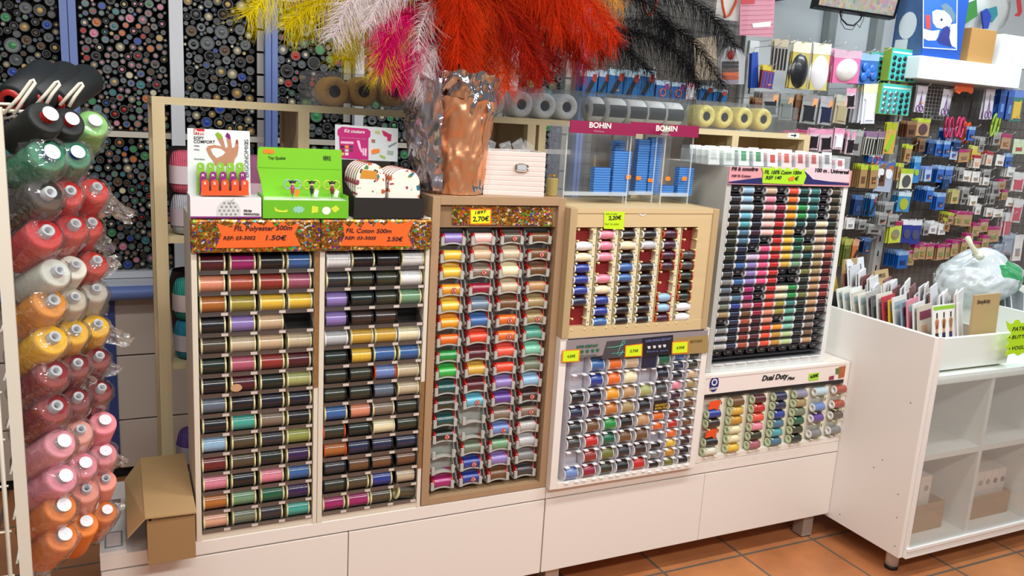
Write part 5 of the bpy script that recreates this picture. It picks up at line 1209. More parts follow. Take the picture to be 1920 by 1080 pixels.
for (tip, base, k, r, col, word, kw) in C: cone(tip, (tip[0]+(base[0]-tip[0])*(.8 if k == 0 else .86), tip[1]+(base[1]-tip[1])*.84), YC_[k], .075 if k == 0 else .07, r*.88, col, word, group='thread cones on the wire stand', **kw)
for i, (n_, f_) in enumerate((((19, 190), (88, 140)), ((58, 191), (128, 143)), ((99, 193), (166, 148)))):
    A = at(n_[0], n_[1], 'y', -.16+.03*i); F_ = at(f_[0], f_[1], 'y', -.04+.03*i); ax = (F_-A).normalized(); L = (F_-A).length; t = thing('thread_cone', A, 'big black thread cone lying on top of wire stand, %s from the left' % ORD[i+1], 'thread cone', 'black cones on top of the wire stand')
    MB().lathe([(.004, .010), (.006, .026), (L*.06, .031), (L*.55, .034), (L*.95, .035), (L, .032), (L, .001)], A, ax, 28).build('thread', M('#14191c', .55, bump=('wave', 320, .12)), t)
    MB().lathe([(0, .012), (0, .021), (.012, .023)], A, ax, 24).build('red_tube_rim', M('#a31f1c', .35), t)

# ================================================================ foil-wrapped vase with ostrich plumes
COPPER = M('#eaa679', .3, metal=.75); SILV = M('#c9ccd0', .13, metal=1.0)
vz = thing('foil_vase', (-.885, .11, 1.25), 'vase wrapped in crumpled copper and silver foil, holding ostrich plumes', 'vase')
cx, cy = -.896, .105
def foil(name, r0, r1, z0, z1, a0, a1, matl, seed, amp, flare=1.0, nu=20, nv=13):
    vs = []; m_ = MB(); nu = int(nu*2.4); nv = int(nv*2.4)
    rid = lambda p: (1-abs(mnoise.noise(p))*2.2)
    for j in range(nv+1):
        v = j/nv; z = z0+(z1-z0)*v; r = r0+(r1-r0)*v**flare
        for i in range(nu+1):
            a = a0+(a1-a0)*i/nu; k = Vector((cos(a)*1.5, sin(a)*1.5, v*(z1-z0)*9+seed)); k = k+Vector((mnoise.noise(k*1.3), mnoise.noise(k*1.3+Vector((9, 0, 0))), mnoise.noise(k*1.3+Vector((0, 9, 0)))))*.5
            d = .55*rid(k*.9)+.35*rid(k*2.1)+.16*rid(k*4.6)
            rr = r*(1+amp*(d-.35)*1.15); vs.append(Vector((cx+cos(a)*rr, cy+sin(a)*rr, z+(.012*mnoise.noise(Vector((a*4, seed, 0))) if j in (0, nv) else 0)*(1 if j else 0))))
    w_ = nu+1; fs = [(j*w_+i, j*w_+i+1, (j+1)*w_+i+1, (j+1)*w_+i) for j in range(nv) for i in range(nu)]
    m_.add(vs, fs, 0, True); o = m_.build(name, matl, vz); return o
MB().lathe([(0, .0001), (0, .05), (.02, .056), (.2, .062), (.22, .05), (.22, .0001)], (cx, cy, 1.2505), (0,0,1), 28).build('vase_body', COPPER, vz)
foil('copper_foil', .074, .094, 1.252, 1.50, radians(190), radians(335), COPPER, 1.3, .13)
foil('silver_foil', .066, .105, 1.30, 1.56, radians(-62), radians(20), SILV, 4.1, .2)
foil('silver_foil', .07, .11, 1.29, 1.55, radians(20), radians(150), SILV, 7.7, .2)
foil('clear_foil_wrap', .105, .14, 1.262, 1.55, radians(150), radians(232), M('#c9bfc4', .18, metal=.9, vary=(24, .5)), 9.2, .22)
foil('silver_foil', .072, .108, 1.42, 1.57, radians(225), radians(300), SILV, 2.2, .22, nv=14)
foil('silver_foil', .070, .074, 1.253, 1.30, radians(282), radians(350), SILV, 5.5, .16, nv=8)
m_ = MB(); 
for i in range(5): a = i*1.25; m_.tube([(cx+cos(a)*.02, cy+sin(a)*.02, 1.4), (cx+cos(a)*.05, cy+sin(a)*.05, 1.56)], .003, 6)
m_.build('stems', M('#c9b98a', .6), vz)

FRNG = random.Random(21)
def catmull(P, n):
    P = [P[0]*2-P[1]]+P+[P[-1]*2-P[-2]]; out = []
    for i in range(1, len(P)-2):
        for k in range(n):
            t = k/n; a, b_, c, d = P[i-1], P[i], P[i+1], P[i+2]
            out.append(.5*((2*b_)+(c-a)*t+(2*a-5*b_+4*c-d)*t*t+(3*b_-a-3*c+d)*t**3))
    return out+[P[-2]]
def plume(pts, ys, col, nb, L, word, group, droop=.55, col2=None, stem=None, side=.85, start=.12, wid=.0011):
    P = [at(p[0], p[1], 'y', y) for p, y in zip(pts, ys)]; S = catmull(P, 10); n = len(S)-1
    o = Vector((cx, cy, 1.56)); t = thing('ostrich_plume', S[0], word, 'feather', group); R = FRNG
    MB().tube(S, .0016, 5, taper=[1-.8*i/n for i in range(n+1)]).build('quill', M(stem or col, .6), t)
    vs = []; fs = []; seg = 4
    for b_ in range(nb):
        u = start+(1-start)*(b_+R.random())/nb; f = u*n; i = min(int(f), n-1); p = S[i].lerp(S[i+1], f-i); T = (S[min(i+1, n)]-S[max(i-1, 0)]).normalized()
        sg = 1 if b_ % 2 else -1; V = Vector((R.gauss(0, .35), -1, R.gauss(0, .35))).normalized(); sd = T.cross(V).normalized()*sg
        l = L*(.45+.55*sin(pi*min(1, max(.0, (u-start)/(1-start)*.82+.18)))**.6)*R.uniform(.65, 1.1)
        d = (sd*side*R.uniform(.7, 1.1)+T*R.uniform(.25, .9)+Vector((R.gauss(0, .2), R.gauss(0, .25), R.gauss(0, .2)))).normalized(); cv = Vector((R.gauss(0, .22), R.gauss(0, .22), R.gauss(0, .12)))
        w_ = d.cross(Vector((R.gauss(0, 1), R.gauss(0, 1), R.gauss(0, 1)))).normalized(); w2 = d.cross(w_)
        b0 = len(vs)
        for k in range(seg+1):
            s = k/seg; q = p+d*(l*s)+Vector((0, 0, -1))*(l*droop*s*s)+cv*(l*s*s*s); ww = wid*(1-.8*s)
            vs += [q+w_*ww*.5, q-w_*ww*.5, q+w2*ww*.5]
        for k in range(seg):
            a = b0+3*k; fs += [(a, a+1, a+4, a+3), (a+1, a+2, a+5, a+4), (a+2, a, a+3, a+5)]
    m_ = MB(); m_.add(vs, fs, 0, True); m_.build('barbs', M(col, .95, vary=(22, .35), spec=.1), t)
RED, RED2, ORD_, YEL, PNK, WPK, PUR, BLA = '#c8300c', '#96190a', '#e24c18', '#f2d20c', '#d01260', '#f0d8da', '#9a2a86', '#0c0d10'
PL = [
 ([(800,30),(690,-70),(560,-50),(462,30)], YEL, 420, .085, 'yellow plume drooping at the far left of the bouquet', 'yellow plumes', .45),
 ([(800,40),(720,-40),(620,-10),(535,50)], YEL, 420, .080, 'yellow plume behind the purple one, upper left', 'yellow plumes', .5),
 ([(810,40),(730,-45),(640,-25),(560,12)], PUR, 380, .062, 'purple plume tip between yellow and white plumes', 'purple plumes', .4),
 ([(820,60),(760,-50),(680,-30),(622,70)], WPK, 360, .075, 'white plume curling over at upper left of the bouquet', 'white and pink plumes', .35),
 ([(830,80),(800,-40),(730,-30),(690,50)], WPK, 300, .075, 'pale pink plume hanging beside the red mass', 'white and pink plumes', .5),
 ([(845,110),(820,0),(785,70),(800,172)], WPK, 200, .055, 'pale pink plume falling towards the raffia rolls', 'white and pink plumes', .5),
 ([(820,90),(750,20),(680,50),(640,110)], YEL, 420, .07, 'yellow plume below the white one at left', 'yellow plumes', .5),
 ([(825,120),(770,60),(725,90),(712,140)], '#e8c81c', 420, .065, 'golden yellow plume low on the left of the bouquet', 'yellow plumes', .5),
 ([(830,110),(775,30),(730,60),(722,125)], PNK, 700, .062, 'magenta plume between yellow and pale pink plumes', 'magenta plumes', .5),
 ([(845,130),(800,80),(760,120),(745,160)], PNK, 380, .05, 'magenta plume low beside the foil', 'magenta plumes', .5),
 ([(850,140),(820,90),(790,130),(800,170)], WPK, 300, .055, 'pale pink plume tip just above the silver foil', 'white and pink plumes', .5),
 ([(850,150),(820,100),(775,130),(755,175)], PUR, 300, .05, 'purple plume low on the left above the rolls', 'purple plumes', .5)]
for k, ((ex, ey), mx, my, c_) in enumerate([((742,12), 800, -90, ORD_), ((785,75), 800, -60, RED), ((812,115), 830, -30, RED2), ((838,145), 840, -20, RED), ((870,150), 870, -10, ORD_), ((905,155), 900, -10, RED), ((945,150), 930, -20, ORD_),
   ((985,130), 960, -40, RED), ((1025,110), 980, -60, RED2), ((1060,85), 1000, -70, RED), ((1095,70), 1020, -80, RED), ((1125,30), 1040, -90, ORD_), ((1110,85), 1030, -40, RED2), ((1130,60), 1040, -80, RED), ((1080,110), 1000, -20, RED2), ((900,60), 880, -90, RED), ((980,50), 930, -90, RED2), ((820,40), 850, -90, RED), ((1040,40), 980, -90, RED), ((1005,125),960,20,RED2), ((860,100),860,-20,RED)]):
    PL.append(([(878,110), (870+(mx-870)*.5, min(30, my*.5)), (mx, my+15), (ex if ex < 900 else 900+(ex-900)*1.12, ey+18)], c_, 1400, .085, 'dense %s plume of the central mass, %s counted from the left' % ({RED: 'red', RED2: 'deep red', ORD_: 'orange red'}[c_], ORD[k+1] if k < 20 else 'last'), 'red plumes', .6))
PL += [([(900,130),(935,100),(955,120),(972,138)], '#e2c07a', 220, .035, 'pale yellow plume low on the right of the foil', 'yellow plumes', .5),
 ([(900,120),(1000,-20),(1110,-30),(1170,15)], '#c98a2a', 300, .06, 'golden brown plume tip beyond the red mass, upper right', 'yellow plumes', .5),
 ([(905,120),(1010,20),(1159,37),(1252,48),(1307,89),(1357,162)], BLA, 620, .085, 'long black plume arching to the right, middle one', 'black plumes', .75),
 ([(905,130),(1010,60),(1137,59),(1196,63),(1270,100),(1311,165)], BLA, 620, .085, 'black plume arching right, tip above the gold rolls', 'black plumes', .8),
 ([(905,110),(1030,0),(1181,0),(1270,-5),(1337,33),(1380,92)], BLA, 620, .08, 'topmost black plume arching to the far right', 'black plumes', .7),
 ([(905,140),(1000,80),(1090,70),(1160,85),(1225,140)], BLA, 520, .08, 'lowest black plume above the silver rolls', 'black plumes', .8),
 ([(905,110),(1030,-10),(1150,-20),(1230,20),(1260,70)], BLA, 420, .075, 'black plume behind the topmost one', 'black plumes', .8)]
for k, (pts, c_, nb, L, word, grp, dr) in enumerate(PL):
    n = len(pts); dep = FRNG.uniform(.02, .2); 
    if c_ == BLA: dep = .16
    if c_ == WPK: dep = .04
    if c_ == PNK: dep = .03
    if word.startswith('golden yellow'): dep = .035
    if c_ == YEL: dep = .14
    ys = [cy]+[cy+(dep-cy)*min(1, 2*i/(n-1)) for i in range(1, n)]
    plume(pts, ys, c_, int(nb*(1.9 if c_ in (YEL, WPK, PNK, PUR) else 1.15 if c_ == BLA else 1)), L, word, grp, dr, start=.25 if c_ != BLA else .4, wid=.0015 if c_ in (RED, RED2, ORD_) else .0014, stem='#2a1a14' if c_ == BLA else None)
# ================================================================ grid wall of carded goods (right half, behind)
YF, YW = 1.2, 1.355
GRID = M('#6b6661', .7); GRW = M('#d2d4d2', .3, metal=.3); GRW2 = M('#7d7a76', .5); UPW = M('#cfd3d2', .4); SLOT = M('#141414', .7)
gw = thing('goods_display', (1.9, YW, 0), 'grey wire grid wall with slotted uprights, hung with carded sewing goods', 'display')
for (x0, x1, z1) in ((.2, 1.12, 2.3), (1.19, 2.22, 1.66), (2.26, 3.9, 1.80)):
    MB().box(x0, x1, YW+.012, YW+.02, .1, z1).build('backing_panel', GRID, gw)
    m_ = MB(); x = x0
    while x <= x1: m_.box(x, x+.0022, YW+.004, YW+.0062, .1, z1); x += .05
    z = .12
    while z < z1: m_.box(x0, x1, YW+.0062, YW+.0084, z, z+.0022); z += .05
    m_.build('wire_grid', GRW2, gw)
for (x, z1) in ((1.155, 1.9), (2.24, 1.8)):
    MB().box(x-.03, x+.03, YW-.02, YW+.02, 0, z1).build('upright', UPW, gw)
    m_ = MB(); z = .2
    while z < z1-.05: m_.box(x-.008, x+.002, YW-.0206, YW-.02, z, z+.032); z += .085
    m_.build('upright_slots', SLOT, gw)
    MB().box(x-.052, x-.036, YW-.01, YW+.03, 0, z1+.6).build('upright', M('#9fa3a2', .4), gw)
for px_ in (1556, 1645):
    p = at(px_, 60, 'y', 1.86); MB().box(p.x-.03, p.x+.03, 1.84, 1.895, 0, 2.69).build('wall_post', M('#a3a8a6', .5), gw)
a = at(1726, 106, 'y', 1.1); b_ = at(1916, 134, 'y', 1.1); c_ = at(1726, 147, 'y', 1.1)
HZ0, HZ1 = c_.z, a.z+.006
hd = thing('header_box', ((a.x+b_.x)/2, 1.2, HZ0), 'long blank white header box above the scissors, carrying boxes', 'header')
MB().box(a.x, b_.x, 1.1, 1.33, HZ0, HZ1).build('casing', M('#e3ebee', .35), hd, bevel=.003)

def lighten(h, f):
    h = h.lstrip('#'); return '#'+''.join('%02x' % min(255, int(int(h[i:i+2], 16)*(1-f)+255*f)) for i in (0, 2, 4))
STY = {  # header colour, body colour, product colour, product shape
 'prym': ('#b9d3e4', '#1f5f9c', '#22262c', 'bar', '#a83a24'), 'prymo': ('#b9cfe4', '#2a5aa0', '#d86a2a', 'ring', '#8a3a80'), 'blue': ('#8fb4de', '#1f5fb4', '#1a2f5e', 'small', None), 'bluec': ('#7a96d8', '#a9c0e0', '#2a4a9a', 'small', None),
 'dblue': ('#4a6a9a', '#16345f', '#2a4a7a', 'small', None), 'pinkblack': ('#e69ab8', '#dcc0cc', '#1c1418', 'slab', None), 'pinkwhite': ('#e69ab8', '#e0c4d0', '#e9ecf2', 'slab', None),
 'kraft': ('#b5c43a', '#a9875a', '#6a4a34', 'small', None), 'kraftm': ('#b0306a', '#b08e66', '#8a6a4a', 'small', None), 'brown': ('#8a6a4a', '#6a4630', '#3a2618', 'small', None),
 'greydark': ('#8f8a8c', '#9a9a98', '#23252a', 'slab', '#e0a070'), 'greynavy': ('#a9a6aa', '#a9aab0', '#1c2040', 'slab', '#e0a070'), 'greybeige': ('#b9b6a6', '#b5ab92', '#a89a78', 'slab', '#e0b080'), 'greygrey': ('#8f9290', '#7f8480', '#6a706c', 'slab', '#d0a070'),
 'yelblack': ('#ded9c4', '#bfae5c', '#15171a', 'oval', None), 'yelwhite': ('#dfdccc', '#cdbf70', '#e6e3e6', 'oval', None), 'pinkcup': ('#c8a4b4', '#d9709c', '#ebe6e4', 'cup', None), 'blueballs': ('#8fb0d8', '#3a6ab0', '#2a6ac8', 'balls', None),
 'zebra': ('#b5a890', '#9a928a', '#1a1a1e', 'strips', None), 'multi': ('#d2c04a', '#9a4a4a', '#3a4ab0', 'strips', None), 'white': ('#dfe2e2', '#e6e6e4', '#9a9a9a', 'small', None), 'whiteor': ('#e9e7e2', '#ece9e4', '#8a8a7a', 'small', None),
 'longwhite': ('#ddd8b8', '#dfe2ea', '#e6e8ee', 'slab', None), 'clear': ('#a9aaa8', '#8f8f8d', '#3a2c26', 'small', None), 'strips': ('#8a6a8a', '#b9b5a8', '#16181c', 'strips', None), 'glue': ('#a9b02a', '#c9a44a', '#8ac02a', 'bar', None),
 'bigblue': ('#4a6ab0', '#a9b4c8', '#e6e9ee', 'twodisc', '#b06a3a'), 'lime': ('#a9c42a', '#dfe0c0', '#4a4a48', 'disc', None), 'limem': ('#a02a5a', '#c6d04a', '#8a8a6a', 'disc', None), 'bluegreen': ('#7ab4dc', '#1f7ac0', '#9ab82a', 'disc', None), 'tealround': ('#c9dce6', '#3a8ac0', '#a9b42a', 'disc', None),
 'navy': ('#e2e4ea', '#1f2f8a', '#4a4a6a', 'disc', None), 'yelred': ('#c9c86a', '#d0b84a', '#a82a22', 'wedge', None), 'redwhite': ('#a82a3a', '#d8cfc2', '#e0a080', 'small', None), 'khaki': ('#b9b472', '#c0b078', '#6a6a3a', 'small', None),
 'olive': ('#b5b85a', '#6f7a34', '#5a6428', 'slab', None), 'orange': ('#d8a07a', '#c8703a', '#2a2420', 'bar', None), 'scis': ('#d9d3da', '#c9c6cc', '#7a4a8a', 'scis', None), 'scisr': ('#dcd6d8', '#cfcccc', '#a82a5a', 'scis', None), 'bluetall': ('#3a6ac0', '#1f4a9a', '#5a8ac8', 'small', None),
 'greentall': ('#6a8ad8', '#2a7a6a', '#e0b83a', 'slab', None), 'palegreen': ('#cfe0c0', '#c9dcb4', '#b04a4a', 'small', None), 'tallred': ('#d9dcda', '#d8d6d4', '#c05060', 'slab', None), 'mag': ('#b02a72', '#b5926a', '#7a8a4a', 'small', None), 'bluegrey': ('#a9b8c8', '#8a98a8', '#9aa6b4', 'slab', None), 'magnet': ('#b5c43a', '#b59468', '#5a3f44', 'disc', None)}
PK = '''1108 131 30 52 3 prym|1134 131 20 50 4 prym|1158 130 32 52 2 prym s|1187 132 30 52 2 prym s|1216 131 30 52 2 prym|1244 151 28 36 2 prymo|1273 153 26 34 1 prymo|1297 155 20 32 1 pinkwhite|1325 160 26 32 2 prym|1352 168 26 26 2 prym
1466 72 30 62 2 zebra|1443 121 24 46 3 multi s|1506 77 33 92 3 yelblack|1543 80 33 92 2 yelwhite|1591 93 52 66 4 pinkcup s|1632 100 38 62 2 blueballs s
1446 172 31 50 4 greydark|1477 174 27 52 1 greygrey|1522 175 31 58 3 greydark|1553 180 30 56 2 greynavy|1582 177 27 56 2 greybeige|1597 164 20 40 1 pinkblack|1634 155 26 78 6 longwhite
1482 245 26 22 2 kraftm|1503 243 22 24 2 kraftm|1529 240 20 42 2 pinkblack|1551 241 26 44 2 pinkblack|1575 240 19 42 1 pinkwhite|1608 243 28 50 3 clear|1636 246 22 46 4 strips|1656 246 18 46 2 strips|1674 228 21 62 2 glue s
1642 291 28 16 3 prymo|1641 308 15 46 7 kraft s|1663 302 37 60 1 bigblue|1702 316 27 40 2 lime|1722 292 14 52 3 bluegreen|1742 311 15 30 3 bluec s|1766 310 15 34 4 blue s|1781 311 17 34 2 blue s|1804 314 12 26 6 clear|1814 319 17 22 2 whiteor s|1831 322 16 22 2 whiteor s
1731 160 18 52 2 scis s|1779 166 20 52 1 scis|1858 166 18 60 2 scis|1733 222 24 36 4 magnet|1731 259 13 26 4 brown|1706 270 13 34 3 kraft s
1763 262 14 30 6 blue s|1777 263 14 32 2 blue s|1791 275 16 26 1 bluec s|1809 279 20 26 2 kraftm s|1833 273 18 28 3 yelred|1858 283 14 28 6 redwhite|1877 290 18 22 1 whiteor s|1893 288 14 26 2 blue|1871 248 16 26 4 clear s|1889 250 19 30 2 kraftm s|1913 261 22 30 1 palegreen|1824 236 13 28 2 blue s|1781 240 14 26 4 blue s
1640 363 13 44 4 prym|1612 365 16 40 3 dblue|1668 378 18 30 5 clear s|1657 398 18 24 5 clear s|1698 358 26 40 4 tealround|1746 350 14 30 7 blue s|1766 360 18 34 3 blue s|1793 354 15 28 4 khaki s|1808 362 10 22 3 clear|1827 366 14 20 2 whiteor s
1681 413 23 44 3 limem s|1704 411 20 46 2 navy|1720 411 21 48 1 navy|1752 415 14 24 4 white|1768 418 16 22 2 white|1778 408 12 26 2 kraft s
1816 396 19 30 5 mag s|1832 418 14 26 4 mag s|1847 410 16 26 2 mag s|1865 424 24 32 3 mag s|1836 382 12 20 2 white s|1856 388 11 18 2 whiteor s|1872 392 20 16 2 whiteor s|1850 332 14 16 2 whiteor s|1870 340 16 30 3 clear|1898 370 20 18 1 whiteor s|1897 313 14 20 4 white
1732 455 14 32 3 mag s|1746 455 14 32 2 mag s|1766 457 16 32 3 mag s|1793 449 15 32 4 mag s|1810 447 12 30 3 mag s|1834 452 18 26 3 mag s|1695 470 20 34 8 blue|1709 469 16 30 2 mag s|1592 447 16 54 5 olive|1606 449 13 50 2 orange
1628 445 15 30 3 dblue s|1575 405 18 26 3 redwhite|1596 408 15 22 2 white|1618 412 16 20 6 clear
1884 167 12 56 4 bluetall|1898 169 13 58 2 bluetall|1911 168 24 62 2 greentall s|1893 398 16 46 4 tallred|1912 372 18 46 3 tallred|1913 322 22 38 2 tallred|1893 437 22 42 4 bluegrey s|1912 440 16 50 2 white s|1655 306 15 44 3 brown|1622 307 14 46 5 kraft|1676 402 22 24 6 clear|1642 420 26 20 5 clear|1748 262 13 28 3 dblue|1711 226 18 32 5 brown|1843 256 11 30 6 clear|1796 262 13 22 3 dblue|1852 316 13 22 3 clear|1881 336 13 20 3 kraftm|1862 362 11 22 3 clear|1842 352 11 20 3 clear|1885 356 12 20 3 mag|1784 398 11 22 5 kraft|1801 395 13 28 5 mag|1819 436 15 28 3 mag|1850 440 14 26 3 mag|1738 420 12 22 5 clear|1780 456 11 30 3 mag|1721 457 11 30 3 mag|1852 462 15 26 4 mag|1872 458 16 28 3 bluegrey|1502 177 18 50 5 brown|1424 182 15 40 4 brown|1598 246 16 44 4 pinkblack|1516 244 15 36 2 pinkblack|1812 350 13 24 4 clear|1776 330 13 26 4 dblue|1834 290 13 26 4 redwhite|1690 306 12 34 3 kraft'''
prng = random.Random(11); npk = 0
PLACE = lambda px_, py_: ('upper left' if px_ < 1420 else 'upper middle' if px_ < 1690 and py_ < 235 else 'centre' if px_ < 1690 and py_ < 400 else 'lower left' if px_ < 1690 else 'upper right' if py_ < 260 else 'right middle' if py_ < 400 else 'lower right')
SHW_ = {'bar': 'slanted tool', 'ring': 'ring', 'small': 'small item', 'slab': 'folded item', 'oval': 'oval pad', 'cup': 'bra cup', 'balls': 'balls', 'strips': 'striped strips', 'twodisc': 'two discs', 'disc': 'disc', 'wedge': 'wedge', 'scis': 'scissors'}
CN = {'prym': 'blue and white', 'prymo': 'blue and orange', 'blue': 'blue', 'bluec': 'pale blue', 'dblue': 'dark blue', 'pinkblack': 'pink', 'pinkwhite': 'pink and white', 'kraft': 'kraft and lime', 'kraftm': 'kraft and magenta', 'brown': 'brown', 'greydark': 'grey header', 'greynavy': 'grey header navy', 'greybeige': 'beige', 'greygrey': 'plain grey', 'yelblack': 'yellow header black', 'yelwhite': 'yellow header white', 'pinkcup': 'pink and orange', 'blueballs': 'clear blue', 'zebra': 'beige header black striped', 'multi': 'colourful', 'white': 'white', 'whiteor': 'off-white', 'longwhite': 'long white', 'clear': 'clear grey', 'strips': 'white and black', 'glue': 'yellow', 'bigblue': 'large blue-grey', 'lime': 'lime and white', 'limem': 'lime and magenta', 'bluegreen': 'blue and green', 'tealround': 'teal and lime', 'navy': 'navy', 'yelred': 'yellow and red', 'redwhite': 'red and cream', 'khaki': 'khaki', 'olive': 'olive green', 'orange': 'orange', 'scis': 'clear', 'scisr': 'clear', 'bluetall': 'tall blue', 'greentall': 'blue-green', 'palegreen': 'pale green', 'tallred': 'tall white and red', 'mag': 'kraft magenta-headed', 'bluegrey': 'blue-grey', 'magnet': 'kraft and lime round'}
def rr(w_, h, r):
    o = []
    for (cx_, cz_, a0) in ((w_-r, -r, pi/2), (-w_+r, -r, pi), (-w_+r, -h+r, 1.5*pi), (w_-r, -h+r, 0)):
        for k in range(4):
            a = a0-(-1)*0+k*pi/6 if False else a0+k*pi/6
            o.append((cx_+r*cos(a), cz_+r*sin(a)))
    return o
seen_ct = {}
def ell(a, b_, cx_=0, cz_=0, n=16): return [(cx_+a*cos(2*pi*i/n), cz_+b_*sin(2*pi*i/n)) for i in range(n)]
entries = sorted([e.split() for line in PK.split('\n') for e in line.split('|')], key=lambda e: float(e[0]))
for e in entries:
    px_, py_, w_, h, n = [float(v) for v in e[:5]]; st = e[5]; stick = len(e) > 6; n = int(n)
    yf = YF-prng.uniform(0, .02); p = at(px_, py_, 'y', yf); pl = at(px_-w_/2, py_, 'y', yf); pr_ = at(px_+w_/2, py_, 'y', yf); pb_ = at(px_, py_+h, 'y', yf)
    W_ = (pr_.x-pl.x)/2; H = p.z-pb_.z; hc, bc, pc, shp, sw = STY[st]
    cm = MB(); cm.poly(rr(W_, H, min(W_, H)*.08), (0,0,0), (1,0,0), (0,0,1), .0012, 0)
    cm.v = [v for v in cm.v]
    root = cm.build('carded_pack' if shp in ('slab', 'oval', 'strips', 'wedge') or st in ('kraft', 'mag', 'kraftm', 'brown') else 'blister_pack', M(bc, .3, coat=.4), origin=(0,0,0))
    kd = []
    q = MB(); hh = H*.24; q.poly([(-W_*.96, -hh), (W_*.96, -hh), (W_*.96, -H*.02), (W_*.12, -H*.02), (W_*.12, -H*.05), (-W_*.12, -H*.05), (-W_*.12, -H*.02), (-W_*.96, -H*.02)], (0,-.0012,0), (1,0,0), (0,0,1), .0005)
    if sw:
        q.poly([(W_*.15, -hh*1.9), (W_*.8, -hh*1.7), (W_*.85, -hh*.5), (W_*.3, -hh*.6)], (0,-.0017,0), (1,0,0), (0,0,1), .0005, 1)
    kd.append(q.build('printed_header', [M(hc, .35), M(sw or hc, .35)], origin=(0,0,0)))
    q = MB(); d_ = .006
    if shp == 'bar': q.obox((-W_*.05, -.005, -H*.64), Vector((.9,0,-.45)).normalized(), Vector((0,1,0)), Vector((.45,0,.9)).normalized(), W_*.22, .004, H*.27)
    elif shp in ('small',): q.poly(rr(W_*.5, H*.3, W_*.08), (0,-.0012,-H*.5), (1,0,0), (0,0,1), d_*.6)
    elif shp == 'slab': q.poly(rr(W_*.74, H*.6, W_*.15), (0,-.0012,-H*.33), (1,0,0), (0,0,1), d_)
    elif shp == 'oval': q.lathe([(0, 1), (.35, .9), (.7, .6), (.9, .3), (1, .001)], (0,0,0), (0,-1,0), 20); q.v = [Vector((v.x*W_*.95, v.y*.016-.0012, v.z*H*.36-H*.62)) for v in q.v]
    elif shp == 'cup': q.lathe([(0, 1), (.35, .93), (.7, .62), (.9, .3), (1, .001)], (0,0,0), (0,-1,0), 20); q.v = [Vector((v.x*W_*.72+v.z*W_*.1, v.y*.03-.0012, v.z*H*.33-H*.58)) for v in q.v]
    elif shp == 'balls':
        for (a, c__) in ((-.4,.45),(.3,.5),(-.1,.62),(.5,.7),(-.5,.75)): q.lathe([(0,.0001),(.003,.8),(.006,1),(.009,.6),(.010,.001)], (0,0,0), (0,-1,0), 12); q.v[-60:] = [Vector((v.x*W_*.35+a*W_, v.y-.0012, v.z*W_*.35-c__*H)) for v in q.v[-60:]]
    elif shp == 'strips':
        for k in range(4): a = -W_*.75+W_*.45*k; q.poly([(a, -H*.95), (a+W_*.2, -H*.95), (a+W_*.26, -H*.3), (a+W_*.05, -H*.3)], (0,-.0012,0), (1,0,0), (0,0,1), .003)
    elif shp == 'twodisc':
        for s_ in (-.42, .42): q.poly(ell(W_*.36, W_*.36, s_*W_, -H*.4), (0,-.0012,0), (1,0,0), (0,0,1), .003)
        q.poly([(-W_*.42,-H*.37),(W_*.42,-H*.4),(W_*.42,-H*.44),(-W_*.42,-H*.41)], (0,-.0012,0), (1,0,0), (0,0,1), .002)
    elif shp == 'disc': q.poly(ell(W_*.6, min(W_*.6, H*.3), 0, -H*.6), (0,-.0012,0), (1,0,0), (0,0,1), .004)
    elif shp == 'ring': q.tube([Vector((W_*.4*cos(a), -.003, -H*.62+W_*.4*sin(a))) for a in [2*pi*i/12 for i in range(13)]], .003, 6)
    elif shp == 'wedge': q.poly([(-W_*.9,-H*.95),(W_*.9,-H*.95),(W_*.9,-H*.6)], (0,-.0012,0), (1,0,0), (0,0,1), .001)
    elif shp == 'scis':
        for s_ in (-1, 1):
            q.tube([Vector((s_*W_*.35+W_*.28*cos(a), -.004, -H*.84+H*.11*sin(a))) for a in [2*pi*i/12 for i in range(13)]], .0028, 6)
            q.poly([(s_*W_*.25, -H*.75), (s_*W_*.1, -H*.72), (-s_*W_*.05, -H*.2)], (0,-.002,0), (1,0,0), (0,0,1), .002)
    kd.append(q.build('product', M(pc, .3, coat=.3), origin=(0,0,0)))
    for k_ in kd: k_.parent = root
    kids_of(root, *kd)
    word = '%s pack with %s' % (CN[st], SHW_[shp]); pw = PLACE(px_, py_)
    key = (word, pw); seen_ct[key] = seen_ct.get(key, 0)+1; ordn = seen_ct[key]
    for k in range(n):
        y = yf+min(.014, .13/max(1, n))*k; rot = (0, prng.uniform(-.06, .06), prng.uniform(-.08, .08)); zz = p.z+prng.uniform(-.003, .003)
        if k == 0: o = root; o.location = (p.x, y, zz); o.rotation_euler = rot; ORG[o.name] = Vector(o.location)
        else: o, _ = copy_tree(root, (p.x+prng.uniform(-.003, .003), y, zz), rot=rot)
        npk += 1
        tag(o, '%s, %s from left, %s area' % (word, ORD[min(ordn, 21)], pw), 'pack', '%s, %s from left, %s area' % (word, ORD[min(ordn, 21)], pw))
        if k == 0 and stick:
            q = MB(); sx_ = prng.uniform(-.1, .3)*W_; q.poly(rr(.011, .012, .004), (sx_, -.0085, -H*prng.uniform(.55, .8)), (1,0,0), (0,0,1), .0004); s_ = q.build('price_sticker', M('#f58a32', .5), origin=(0,0,0)); s_.parent = o; kids_of(root, *kd)
    hk = MB().tube([(p.x, YW+.004, p.z-.006), (p.x, yf-.035, p.z-.004), (p.x, yf-.048, p.z+.010)], .0016, 6); hk.build('hook', GRW, gw)
# empty hooks above the packs
for (a_, b__) in ((1448, 82), (1477, 78), (1529, 80), (1566, 82), (1620, 95), (1650, 92)):
    p = at(a_, b__, 'y', YF+.02); MB().tube([(p.x, 1.352, p.z-.012), (p.x, YF-.02, p.z-.01), (p.x, YF-.05, p.z+.004)], .002, 6).build('hook', GRW, gw)
